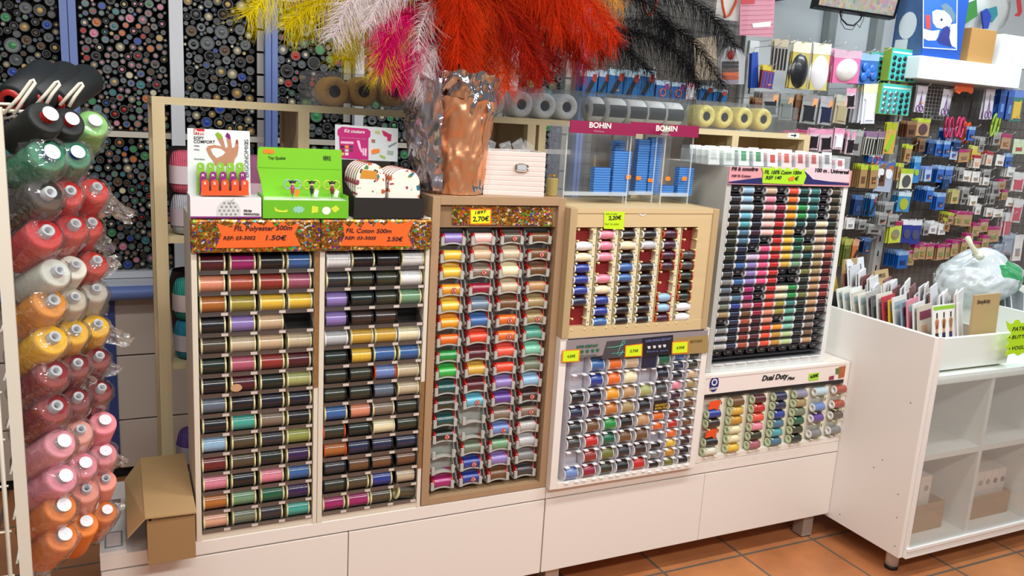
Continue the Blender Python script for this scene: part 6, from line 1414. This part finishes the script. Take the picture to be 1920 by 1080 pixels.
# teal button cards
def button_card(cx_, cy_, w_, h, y, word, silver, n=1):
    p = at(cx_, cy_, 'y', y); l = at(cx_-w_/2, cy_, 'y', y); r = at(cx_+w_/2, cy_, 'y', y); b__ = at(cx_, cy_+h, 'y', y); W_ = (r.x-l.x)/2; H = p.z-b__.z
    t = thing('button_card_box', (p.x, y, b__.z), word, 'display card', None)
    MB().box(l.x, r.x, y, y+.05, b__.z, p.z).build('card_box', M('#8aa838', .4), t)
    MB().box(l.x+.003, r.x-.003, y-.001, y, b__.z+.003, p.z-.003).build('teal_face', M('#3fb8b4', .35, vary=(18, .25)), t)
    for j in range(4):
        for i in range(5):
            x = l.x+W_*2*(.13+.185*i); z = p.z-H*(.3+.19*j)-(.006 if i % 2 else 0); sil = silver and i < 3
            MB().lathe([(0, W_*.115), (.003, W_*.115), (.004, W_*.06 if sil else .0001), (.002, .0001)], (x, y-.001, z), (0,-1,0), 14).build('snap_button', M('#b9bcc0', .2, metal=.9) if sil else M('#101214', .3), t)
    MB().box(l.x+.01, r.x-.01, y-.0016, y-.001, p.z-H*.16, p.z-H*.1).build('pale_title', M('#c9dfd0', .4), t)
button_card(1699, 92, 52, 62, 1.18, 'upper teal display card with twenty black snap buttons', False)
button_card(1654, 98, 40, 60, 1.29, 'teal card of black snap buttons, half hidden behind the clear blue pack', False)
button_card(1683, 158, 57, 58, 1.17, 'lower teal display card with silver and black snap buttons', True)
# loose scissors with coloured handles
def big_scissors(cx_, top, bot, col, word, y=1.17, tilt=0.0):
    p = at(cx_, top, 'y', y); b__ = at(cx_, bot, 'y', y); H = p.z-b__.z; t = thing('scissors', (p.x, y, b__.z), word, 'scissors', 'large scissors on the grid wall'); ux = Vector((cos(tilt), 0, sin(tilt))); uz = Vector((-sin(tilt), 0, cos(tilt))); o = Vector((p.x, y, p.z))
    for s_ in (-1, 1):
        MB().add([o+ux*v[0]*s_+uz*v[2]+Vector((0, v[1], 0)) for v in ((-.002,0,0),(.012,0,-H*.45),(.002,0,-H*.5),(-.002,.002,0),(.012,.002,-H*.45),(.002,.002,-H*.5))], [(0,1,2),(5,4,3),(0,3,4,1),(1,4,5,2),(2,5,3,0)]).build('blade', M('#55565a', .25, metal=.8), t)
        MB().tube([o+ux*(s_*(.017+.014*cos(a)))+uz*(-H*.74+H*.22*sin(a)) for a in [2*pi*i/16 for i in range(17)]], .006, 8).build('handle', M(col, .35, coat=.3), t)
big_scissors(1786, 175, 262, '#b01f52', 'large scissors with crimson handles, left of the pair under the orange header', tilt=.08)
big_scissors(1812, 175, 262, '#c42a5e', 'large scissors with pink-red handles, right of the pair under the orange header', y=1.2, tilt=-.05)
big_scissors(1824, 185, 272, '#e0501e', 'scissors with orange handles beside the crimson pair', y=1.24, tilt=-.06)
big_scissors(1884, 165, 262, '#8fb52a', 'grey and lime green scissors at the right of the wall', y=1.19, tilt=-.12)
q = MB(); pxpoly(q, [(1788,158),(1822,156),(1822,172),(1818,176),(1812,172),(1800,172),(1796,176),(1789,172)], 1.16, .01); tag(q.build('orange_clip_card', M('#e8601e', .4), origin=at(1805, 176, 'y', 1.16)), 'orange card shaped like small vehicles above the crimson scissors', 'card')
def wire_pocket(px0, px1, py0, py1, y, word):
    a, b__ = at(px0, py0, 'y', y), at(px1, py1, 'y', y); m_ = MB(); w_ = b__.x-a.x
    for i in range(7): x = a.x+w_*i/6; m_.box(x-.001, x+.001, y, y+.002, b__.z, a.z)
    for j in range(10): z = a.z+(b__.z-a.z)*j/9; m_.box(a.x, b__.x, y, y+.002, z-.001, z+.001)
    tag(m_.build('mesh_holder', M('#c9cccc', .35, metal=.3), origin=(a.x, y, b__.z)), word, 'panel')
wire_pocket(1741, 1768, 160, 225, 1.25, 'small white wire mesh panel left of the white scissors card')
# pink ruler and sewing kit, upper left part
q = MB(); pxpoly(q, [(1388,-10),(1453,-14),(1448,70),(1386,66)], 1.1, .003)
rl_ = tag(q.build('quilting_ruler', film('#f0a0b4', .35, .1, key='ruler'), origin=at(1420, 70, 'y', 1.1)), 'translucent pink quilting ruler hanging at top of the grid wall', 'ruler')
m_ = MB()
for j in range(8): a, b__ = at(1390, 2+9*j, 'y', 1.096), at(1450, 0+9*j, 'y', 1.096); m_.tube([a, b__], .0008, 4)
m_.build('ruled_lines', M('#a04a60', .5), rl_)
pxpoly(MB(), [(1391,-12),(1416,-13),(1415,7),(1390,8)], 1.0955, .001).build('red_label', M('#c0303a', .5), rl_); pxpoly(MB(), [(1410,44),(1446,40),(1444,50),(1412,52)], 1.0955, .001).build('white_label', WHITE, rl_)
q = MB(); pxpoly(q, [(1345,-10),(1388,-10),(1384,40),(1340,36)], 1.14, .002); hc_ = tag(q.build('handle_card', M('#d9d8d4', .5), origin=at(1365, 38, 'y', 1.14)), 'white card with an orange loop handle left of the pink ruler', 'card')
MB().tube([at(a, b__, 'y', 1.125) for a, b__ in ((1353,-8),(1356,15),(1360,32),(1368,28),(1378,8),(1384,-8))], .006, 8).build('orange_handle', M('#c8501e', .4), hc_)
q = MB(); q.tube([at(a, b__, 'y', 1.13) for a, b__ in ((1203,-8),(1208,18),(1216,30),(1226,22),(1232,0),(1234,-10))], .006, 8); tag(q.build('orange_bag_handle', M('#a8481e', .4), origin=at(1216, 30, 'y', 1.13)), 'orange curved bag handle hanging above the black plumes', 'handle')
sk = thing('sewing_kit', at(1368, 158, 'y', 1.1), 'clear arched travel sewing kit with red pincushion, upper left of the grid wall', 'sewing kit')
q = MB(); pxpoly(q, [(1345,158),(1346,110),(1354,93),(1369,86),(1384,92),(1392,108),(1390,158)], 1.11, .02); q.build('clear_case', film('#e6e9ec', .6, .06, key='kit'), sk)
q = MB(); pc_ = at(1369, 103, 'y', 1.095); q.lathe([(0,.0001),(.002,.022),(.008,.026),(.016,.014),(.018,.0001)], pc_+Vector((0,.006,0)), (0,-1,0), 16); q.build('red_pincushion', M('#a82a1e', .6), sk)
for k, c_ in enumerate(('#3a3230', '#2e2c2c', '#5a4038', '#c05a2a', '#a84a2a', '#8a7a8a')): pxpoly(MB(), [(1354,115+7*k),(1384,115+7*k),(1384,121+7*k),(1354,121+7*k)], 1.088, .004).build('thread_card', M(c_, .5), sk)
q = MB(); pxpoly(q, [(1405,100),(1416,98),(1417,165),(1402,165)], 1.25, .02); tag(q.build('blue_cord_bundle', M('#1f4aa8', .5), origin=at(1410, 165, 'y', 1.25)), 'blue cord bundle hanging beside the slotted upright', 'cord')
q = MB(); pxpoly(q, [(1300,72),(1342,68),(1344,150),(1302,150)], 1.28, .004); tag(q.build('beige_bag_card', M('#b9a890', .6), origin=at(1320, 150, 'y', 1.28)), 'beige card with orange top behind the black plumes', 'card')
# ---------------------------------------------------------------- boxes on the header, monitor
def carton2(pl, pr_, pt, y, dep, colf, word, cat='box'):
    x0 = at(*pl, 'y', y).x; x1 = at(*pr_, 'y', y).x; z1 = at(*pt, 'y', y).z; t = thing('stored_box', ((x0+x1)/2, y, HZ1), word, cat)
    MB().box(x0, x1, y, y+dep, HZ1+.0005, z1).build('box_body', colf, t, bevel=.002); return t, x0, x1, z1
bb_, x0, x1, z1 = carton2((1729,100), (1801,100), (1765,-90), 1.12, .2, M('#1f4fa8', .35, coat=.3), 'tall blue appliance box with product picture, on the white header')
YB = 1.1195
pxpoly(MB(), [(1731,-60),(1796,-58),(1794,94),(1730,90)], YB, .0006).build('white_frame_print', M('#e6ecf4', .4), bb_)
pxpoly(MB(), [(1732.5,-59),(1794.5,-57),(1792.5,92),(1731.5,88)], YB-.0006, .0005).build('blue_print', M('#2a62bc', .4, vary=(6, .3)), bb_)
q = MB(); pxpoly(q, [(1748,22),(1756,18),(1772,20),(1782,26),(1785,40),(1780,50),(1768,54),(1756,52),(1749,42)], YB-.0012, .0005); q.build('white_appliance_print', M('#d9dcec', .4), bb_)
q = MB(); pxpoly(q, [(1763,36),(1766,34),(1768,38),(1764,40)], YB-.0018, .0004); q.build('dark_print', INK, bb_)
q = MB(); pxpoly(q, [(1732,54),(1748,58),(1762,56),(1758,70),(1754,76),(1740,76),(1732,72)], YB-.0012, .0005); pxpoly(q, [(1782,46),(1793,44),(1792,90),(1785,86),(1779,74)], YB-.0012, .0005); q.build('cream_print', M('#d9dcd2', .5), bb_)
q = MB(); pxpoly(q, [(1768,52),(1776,48),(1782,56),(1780,70),(1784,88),(1762,82),(1757,76)], YB-.0016, .0005); q.build('navy_print', M('#26307a', .5), bb_)
q = MB(); pxpoly(q, [(1735,28),(1744,28),(1745,54),(1736,54)], YB-.0012, .0005); q.build('red_print', M('#b8403a', .5), bb_)
q = MB(); pxpoly(q, [(1764,10),(1774,6),(1784,14),(1792,30),(1788,44),(1780,28),(1768,18)], YB-.0014, .0004); q.build('grey_print', M('#5f7a88', .5), bb_)
MB().box(x0-.0008, x0, 1.13, 1.31, HZ1+.012, z1-.01).build('side_print', M('#41608c', .4, vary=(9, .45)), bb_)
q = MB(); q.poly(ell(.055, .07, -1.235, HZ1+.16), (x0-.0009, 0, 0), (0,-1,0), (0,0,1), .0006); q.poly([(-1.3, HZ1+.02), (-1.22, HZ1+.02), (-1.22, HZ1+.09), (-1.3, HZ1+.09)], (x0-.0009, 0, 0), (0,-1,0), (0,0,1), .0006); q.build('side_white_print', M('#c9d2d8', .5), bb_)
carton2((1814,108), (1861,112), (1835,53), 1.14, .16, M('#ad8248', .7, vary=(4, .06)), 'brown cardboard box on the white header')
carton2((1874,112), (1935,122), (1900,66), 1.14, .16, M('#e2e6e6', .45), 'white box at right end of the white header')
a = at(1800, 30, 'y', 1.26); q = MB(); n1, n2 = 14, 10; vs = []
cxx, czz = at(1868, 20, 'y', 1.33).x, at(1868, 20, 'y', 1.33).z
for j in range(n2+1):
    v = pi*j/n2
    for i in range(n1): u = 2*pi*i/n1; vs.append(crumple(Vector((cxx+.26*sin(v)*cos(u), 1.44+.06*sin(v)*sin(u), czz+.17*cos(v))), .05, 7, 3))
q.add(vs, [(j*n1+i, j*n1+(i+1) % n1, (j+1)*n1+(i+1) % n1, (j+1)*n1+i) for j in range(n2) for i in range(n1)], 0, True)
tb = tag(q.build('plastic_bag', M('#c9ccc8', .3, coat=.4, vary=(5, .12)), origin=(cxx, 1.44, czz-.17)), 'big milky plastic bag lying behind the boxes on the header', 'bag')
q = MB(); pxpoly(q, [(1838,22),(1848,16),(1856,30),(1850,54),(1842,54)], 1.345, .01); q.build('blue_contents', M('#2a3f9a', .3), tb)
q = MB(); pxpoly(q, [(1846,18),(1866,12),(1868,28),(1858,42),(1850,34)], 1.35, .01); q.build('teal_contents', M('#2f7a84', .3), tb)
q = MB(); pxpoly(q, [(1804,10),(1828,0),(1830,30),(1808,44)], 1.34, .01); q.build('green_contents', M('#3a7a3a', .4), tb)
q = MB(); pxpoly(q, [(1905,-5),(1912,-5),(1915,22),(1910,31),(1902,30),(1903,26),(1908,24)], 1.345, .006); q.build('red_stroke', M('#b83a3a', .4), tb)
tv = thing('monitor', at(1610, 24, 'y', 1.25), 'wall monitor showing the shop cameras, at the top edge', 'monitor')
A_, B_ = at(1527, 19, 'y', 1.25), at(1679, 29, 'y', 1.25); ux = Vector((1, 0, 0)); z0 = (A_.z+B_.z)/2
FR_ = [Vector((A_.x, 1.25, z0)), Vector((B_.x, 1.25, z0)), Vector((B_.x, 1.19, z0+.33)), Vector((A_.x, 1.19, z0+.33))]
def slab(mb, P, d, mi=0): n_ = Vector((0, 1, -.18)).normalized()*-1; mb.add(P+[p-n_*d for p in P], [(0,1,2,3),(7,6,5,4),(0,4,5,1),(1,5,6,2),(2,6,7,3),(3,7,4,0)], mi); return mb
slab(MB(), FR_, .035).build('casing', M('#0e0d0e', .25), tv)
cn = sum(FR_, Vector())/4; SCP = [cn+(p-cn)*.93+Vector((0, -.0015, 0)) for p in FR_]
def screen_mat():
    mt = bpy.data.materials.new('screen_picture'); mt.use_nodes = True; nt = mt.node_tree; b = nt.nodes['Principled BSDF']; tc = nt.nodes.new('ShaderNodeTexCoord')
    v = nt.nodes.new('ShaderNodeTexVoronoi'); v.inputs['Scale'].default_value = 55; nt.links.new(tc.outputs['Object'], v.inputs[0]); mx = nt.nodes.new('ShaderNodeMix'); mx.data_type = 'RGBA'; mx.inputs[0].default_value = .6
    nt.links.new(v.outputs['Color'], mx.inputs[6]); mx.inputs[7].default_value = (.75, .6, .48, 1); nt.links.new(mx.outputs[2], b.inputs['Emission Color']); b.inputs['Base Color'].default_value = (.01, .01, .01, 1); b.inputs['Roughness'].default_value = .3; b.inputs['Emission Strength'].default_value = .75; return mt
slab(MB(), SCP, .001).build('screen', screen_mat(), tv)
MB().tube([at(a, b__, 'y', 1.29) for a, b__ in ((1575,24),(1578,36),(1588,46),(1600,48),(1612,38),(1618,26))], .004, 8).build('cable', M('#121212', .4), tv)
MB().tube([at(a, b__, 'y', 1.285) for a, b__ in ((1580,24),(1576,40),(1584,54),(1598,56),(1606,44),(1612,52),(1620,34),(1618,26))], .0018, 6).build('cable', M('#121212', .4), tv)
MB().box(cn.x-.04, cn.x+.04, 1.3, 1.9, z0+.12, z0+.18).build('wall_bracket', BLACK, tv)
# ================================================================ sewing patterns, bag and sign on the glass cabinet
ERN = random.Random(4)
EW = M('#dfe2e4', .5); EG = M('#c9cac6', .5)
def envelope(c, yaw_, lean, w_, h, col, word, group=None, art=None, th=.004):
    """paper pattern envelope: bottom centre c, facing angle yaw (0 = towards -y), leaning back by lean"""
    if group: yaw_ += ERN.gauss(0, .045); lean += ERN.gauss(0, .03); h *= ERN.uniform(.95, 1.04)
    ux = Vector((cos(yaw_), sin(yaw_), 0)); nf = Vector((sin(yaw_), -cos(yaw_), 0)); uz = (Vector((0, 0, 1))*cos(lean)-nf*sin(lean)).normalized(); nz = ux.cross(uz)
    c = Vector(c); o = MB().obox(c+uz*h/2, ux, ux.cross(uz)*-1, uz, w_/2, th/2, h/2).build('pattern_envelope', M(col, .45, vary=(30, .1)), origin=c)
    tag(o, word, 'envelope', group)
    s = c+nz*(th/2)
    if art == 'women':
        f = s+uz*0; MB().obox(s+uz*(h*.95)+nz*.0004, ux, ux.cross(uz)*-1, uz, w_*.48, .0004, h*.03).build('green_stripe', M('#8fc43a', .5), o)
        for i, (a, top, leg) in enumerate(((-.32, '#e0604a', '#1c1c22'), (.0, '#16161a', '#1f2450'), (.32, '#6aa8c8', '#3a2f5a'))):
            def pt(x, z): return s+ux*(x*w_)+uz*(z*h)+nz*.0005
            def shp(P, c_, nm): q = MB(); q.poly([(x*w_, z*h) for x, z in P], s+nz*.0004, ux, uz, .0005); q.build(nm, M(c_, .5), o)
            shp([(a-.03, .78), (a+.03, .78), (a+.03, .87), (a-.03, .87)], '#3a241c', 'figure_head')
            shp([(a-.06, .52), (a+.06, .52), (a+.05, .58), (a+.1, .72), (a+.05, .77), (a-.05, .77), (a-.1, .72), (a-.05, .58)], '#c9906a', 'figure_skin')
            shp([(a-.055, .6), (a+.055, .6), (a+.05, .75), (a-.05, .75)], top, 'figure_top')
            shp([(a-.05, .05), (a+.0, .05), (a+.02, .35), (a+.04, .05), (a+.1, .05), (a+.07, .53), (a-.07, .53)], leg, 'figure_trousers')
    elif art:
        for (x0, x1, z0_, z1_, c_) in art:
            q = MB(); q.poly([(x0*w_, z0_*h), (x1*w_, z0_*h), (x1*w_, z1_*h), (x0*w_, z1_*h)], s+nz*.0004, ux, uz, .0005); q.build('cover_print', M(c_, .5), o)
    return o
zb_ = .734
# colourful front group: bottoms run from back left to front right
N1 = 15; cols_ = ['#dfe2dc', '#d8dcd2', '#e2e4e0', '#c9c4b8', '#dfe0d8', '#b9b6b0', '#6a6a6e', '#dcdad2', '#b83a48', '#d8b43a', '#e0ddd8', '#8aa0b4', '#d88a9a', '#dfe0dc', '#c9c0b0']
for i in range(N1):
    u = i/N1; c = Vector((.690+.060*u, .10-.30*u, zb_))
    envelope(c, .36, .24-.05*u, .125, .195, cols_[i], 'pattern envelope, %s from the back in the fanned colourful row' % ORD[i+1], 'fanned colourful pattern envelopes',
             art=[(-.4, .4, .75, .9, '#7a2f4a'), (-.3, .1, .2, .65, '#c9a080')] if i % 3 == 2 else [(-.42, .42, .8, .92, '#9fb0b4')], th=.005)
envelope((.765, -.232, zb_), .12, .16, .128, .2, '#e9e9e6', 'pattern envelope with three women in sportswear, front of the fanned row', art='women')
envelope((.755, .215, zb_), .45, .3, .15, .24, '#e4c81e', 'yellow pattern envelope with a girl print at left of the cabinet top', art=[(-.25, .1, .55, .75, '#3a6ab0'), (-.15, .15, .2, .55, '#d85a2a'), (-.05, .05, .8, .9, '#3a241c')])
envelope((.70, .2, zb_), .45, .35, .12, .225, '#d8d4da', 'pattern envelope with dark and red print left of the yellow one', art=[(-.4, .0, .1, .6, '#d84a3a'), (.05, .45, .1, .9, '#3a3a4e')])
envelope((.725, .13, zb_), .3, .42, .18, .175, '#2b2a2c', 'black folder lying before the yellow pattern envelope')
N2 = 34
for i in range(N2):
    u = i/N2; c = Vector((.81+.105*u, .21-.41*u, zb_))
    envelope(c, .55, .12+.04*sin(i), .135, .205+.012*((i*7) % 3)+(.03 if i < 5 else 0), ['#dfe2e6', '#e6e6e6', '#d2d4da', '#cfc9c4'][i % 4] if i % 5 else '#7a4a48', 'white pattern envelope, %s from the back of the long row under the plastic bag' % ORD[min(i+1, 21)] if i < 21 else 'white pattern envelope near the large cardboard divider, among the front ones', 'white pattern envelopes in the long row', th=.0055)
o = envelope((.90, .24, zb_), .35, .22, .16, .27, '#dfe4ea', "white pattern sleeve marked McCALL'S standing above the row"); ux = Vector((cos(.35), sin(.35), 0)); uz = (Vector((0,0,1))*cos(.22)-Vector((sin(.35), -cos(.35), 0))*sin(.22)); nz = ux.cross(uz)
lettering("McCALL'S", .028, Vector((.90, .24, zb_))+uz*.225-ux*.07+nz*.003, INK, o, ux=ux, uy=uz, name='handwriting', sx=1)
def divider(c, yaw_, lean, w_, h, word, txt=None, ts=.02):
    ux = Vector((cos(yaw_), sin(yaw_), 0)); nf = Vector((sin(yaw_), -cos(yaw_), 0)); uz = (Vector((0,0,1))*cos(lean)-nf*sin(lean)).normalized(); c = Vector(c)
    o = MB().obox(c+uz*h/2, ux, ux.cross(uz)*-1, uz, w_/2, .004, h/2).build('cardboard_divider', M('#b59a6e', .75, vary=(6, .08)), origin=c); tag(o, word, 'divider')
    if txt: lettering(txt, ts, c+uz*(h-.03)-ux*w_*.4+ux.cross(uz)*.0045, M('#3a2f24', .6), o, ux=ux, uy=uz, name='handwriting')
divider((.845, .262, zb_), .25, .08, .10, .265, 'upright cardboard divider at left behind the pattern envelopes', 'Création', .018)
divider((.985, .2, zb_+.04), .3, .25, .12, .19, 'tilted cardboard divider marked SIMPLES in the pattern rows', 'SIMPLES', .022)
divider((.925, -.248, zb_), .08, .05, .15, .235, 'large cardboard divider in front of the plastic bag', 'Simplicity', .02)
for i in range(12):
    u = i/12; envelope((1.31+.2*u, .2-.3*u, zb_), .9, .2, .15, .19, ['#dfe2e6', '#cfd2d8', '#4a8a4a', '#b9bcc4'][i % 4], 'pattern envelope, %s of the row right of the partition board' % ORD[i+1], 'pattern envelopes right of the partition')
# tied plastic bag
bc_ = at(1838, 524, 'y', .06); q = MB(); n1, n2 = 110, 64; vs = []; KN = Vector((-.12, -.35, .93)).normalized(); KU = KN.orthogonal().normalized(); KV = KN.cross(KU)
for j in range(n2+1):
    v = pi*j/n2
    for i in range(n1):
        u = 2*pi*i/n1; d = Vector((sin(v)*cos(u), sin(v)*sin(u), cos(v))); ph = math.atan2(d.dot(KV), d.dot(KU)); th_ = math.acos(max(-1, min(1, d.dot(KN)))); w1 = mnoise.noise(d*2.3)*1.6
        fold = 1+.085*(1-abs(sin(ph*5+w1)))*math.exp(-.35*th_)+.05*(1-abs(sin(ph*11+2*w1)))*math.exp(-.7*th_)-.10*math.exp(-(th_/.45)**2)+.04*mnoise.noise(d*4)
        p = Vector((bc_.x+.19*d.x*fold, .07+.13*d.y*fold, bc_.z+.0+.098*d.z*(1 if d.z < 0 else .9)+(.02*d.x)))
        if d.z > .75: p += Vector((.0, 0, (d.z-.75)*.12))
        vs.append(crumple(p, .014, 9, 2)+(crumple(p, 1, 34, 5)-p)*.006)
q.add(vs, [(j*n1+i, (j+1)*n1+i, (j+1)*n1+(i+1) % n1, j*n1+(i+1) % n1) for j in range(n2) for i in range(n1)], 0, True)
def bag_mat():
    mt = bpy.data.materials.new('printed_carrier_bag'); mt.use_nodes = True; nt = mt.node_tree; b = nt.nodes['Principled BSDF']; tc = nt.nodes.new('ShaderNodeTexCoord')
    mp = nt.nodes.new('ShaderNodeMapping'); c = at(1868, 500, 'y', -.03)-bc_-Vector((0,0,.0)); 
    def ellip(cx_, cz_, sx_, sz_):
        m1 = nt.nodes.new('ShaderNodeMapping'); m1.vector_type = 'POINT'; m1.inputs['Location'].default_value = (-cx_/sx_, 0, -cz_/sz_); m1.inputs['Scale'].default_value = (1/sx_, .0001, 1/sz_)
        ln = nt.nodes.new('ShaderNodeVectorMath'); ln.operation = 'LENGTH'; nz_ = nt.nodes.new('ShaderNodeTexNoise'); nz_.inputs['Scale'].default_value = 16
        nt.links.new(tc.outputs['Object'], nz_.inputs[0]); nt.links.new(tc.outputs['Object'], m1.inputs[0]); nt.links.new(m1.outputs[0], ln.inputs[0])
        ad = nt.nodes.new('ShaderNodeMath'); ad.operation = 'ADD'; nt.links.new(ln.outputs['Value'], ad.inputs[0]); mu = nt.nodes.new('ShaderNodeMath'); mu.operation = 'MULTIPLY'; mu.inputs[1].default_value = .9
        nt.links.new(nz_.outputs[0], mu.inputs[0]); nt.links.new(mu.outputs[0], ad.inputs[1]); lt = nt.nodes.new('ShaderNodeMath'); lt.operation = 'LESS_THAN'; lt.inputs[1].default_value = 1.35; nt.links.new(ad.outputs[0], lt.inputs[0]); return lt
    e1 = ellip(.06, .05, .095, .034); e2 = ellip(.085, .0, .02, .055); mx = nt.nodes.new('ShaderNodeMath'); mx.operation = 'MAXIMUM'; nt.links.new(e1.outputs[0], mx.inputs[0]); nt.links.new(e2.outputs[0], mx.inputs[1])
    cm_ = nt.nodes.new('ShaderNodeMix'); cm_.data_type = 'RGBA'; cm_.inputs[6].default_value = lin('#cbd4d8'); cm_.inputs[7].default_value = lin('#2f9a5a'); nt.links.new(mx.outputs[0], cm_.inputs[0]); nt.links.new(cm_.outputs[2], b.inputs['Base Color'])
    b.inputs['Roughness'].default_value = .28; b.inputs['Coat Weight'].default_value = .3
    tr = nt.nodes.new('ShaderNodeBsdfTransparent'); ms = nt.nodes.new('ShaderNodeMixShader'); ms.inputs[0].default_value = .86; nt.links.new(tr.outputs[0], ms.inputs[1]); nt.links.new(b.outputs[0], ms.inputs[2]); nt.links.new(ms.outputs[0], nt.nodes['Material Output'].inputs[0])
    return mt
bg = thing('plastic_bag', bc_-Vector((0, 0, .085)), 'knotted white carrier bag with green print lying on the pattern envelopes', 'bag')
q.build('bag_body', bag_mat(), bg, origin=bc_).parent = bg
bpy.data.objects['bag_body'].location = bc_-ORG[bg.name]
kp = [at(a, b__, 'y', .0) for a, b__ in ((1838,482),(1830,474),(1822,462),(1814,446))]
MB().tube(kp, .014, 10, taper=[1.1, .8, .6, .75]).build('knotted_handle', M('#e2e6cc', .35), bg)
MB().lathe([(0,.012),(.006,.02),(.016,.02),(.024,.01)], at(1832, 484, 'y', .0), Vector((.2, 0, 1)), 14).build('knot', M('#dfe4d4', .35), bg)
# green star sign
q = MB(); st_ = [(1886,601),(1893,607),(1899,606),(1903,600),(1910,599),(1914,606),(1922,604),(1932,608),(1938,604),(1944,612),(1952,620),(1945,632),(1954,645),(1942,655),(1930,668),(1918,661),(1908,667),(1900,662),(1884,667),(1890,655),(1885,650),(1892,642),(1887,634),(1896,625),(1889,616)]
sg_ = tag(MB().build('price_sign', []), None) if 0 else None
pxpoly(q, st_, -.326, .0012); s_ = q.build('price_sign', M('#b4e41e', .5), origin=at(1915, 667, 'y', -.326)); tag(s_, 'star shaped lime green sign listing patterns at the right edge', 'sign')
for (txt, a, b__, c, d, h) in (('PATRONS', 1897, 621, 1940, 618, 8), ('• BUTTERICK', 1890, 636, 1945, 632, 7), ('• VOGUE', 1890, 657, 1925, 653, 7)): ptext(txt, a, b__, c, d, h, -.3275, INK, s_, shear=.15, name='handwriting')
# spool patterns that only served to be copied
for p in PROTOS:
    for ch in KIDS[p.name]: bpy.data.objects.remove(ch)
    bpy.data.objects.remove(p)
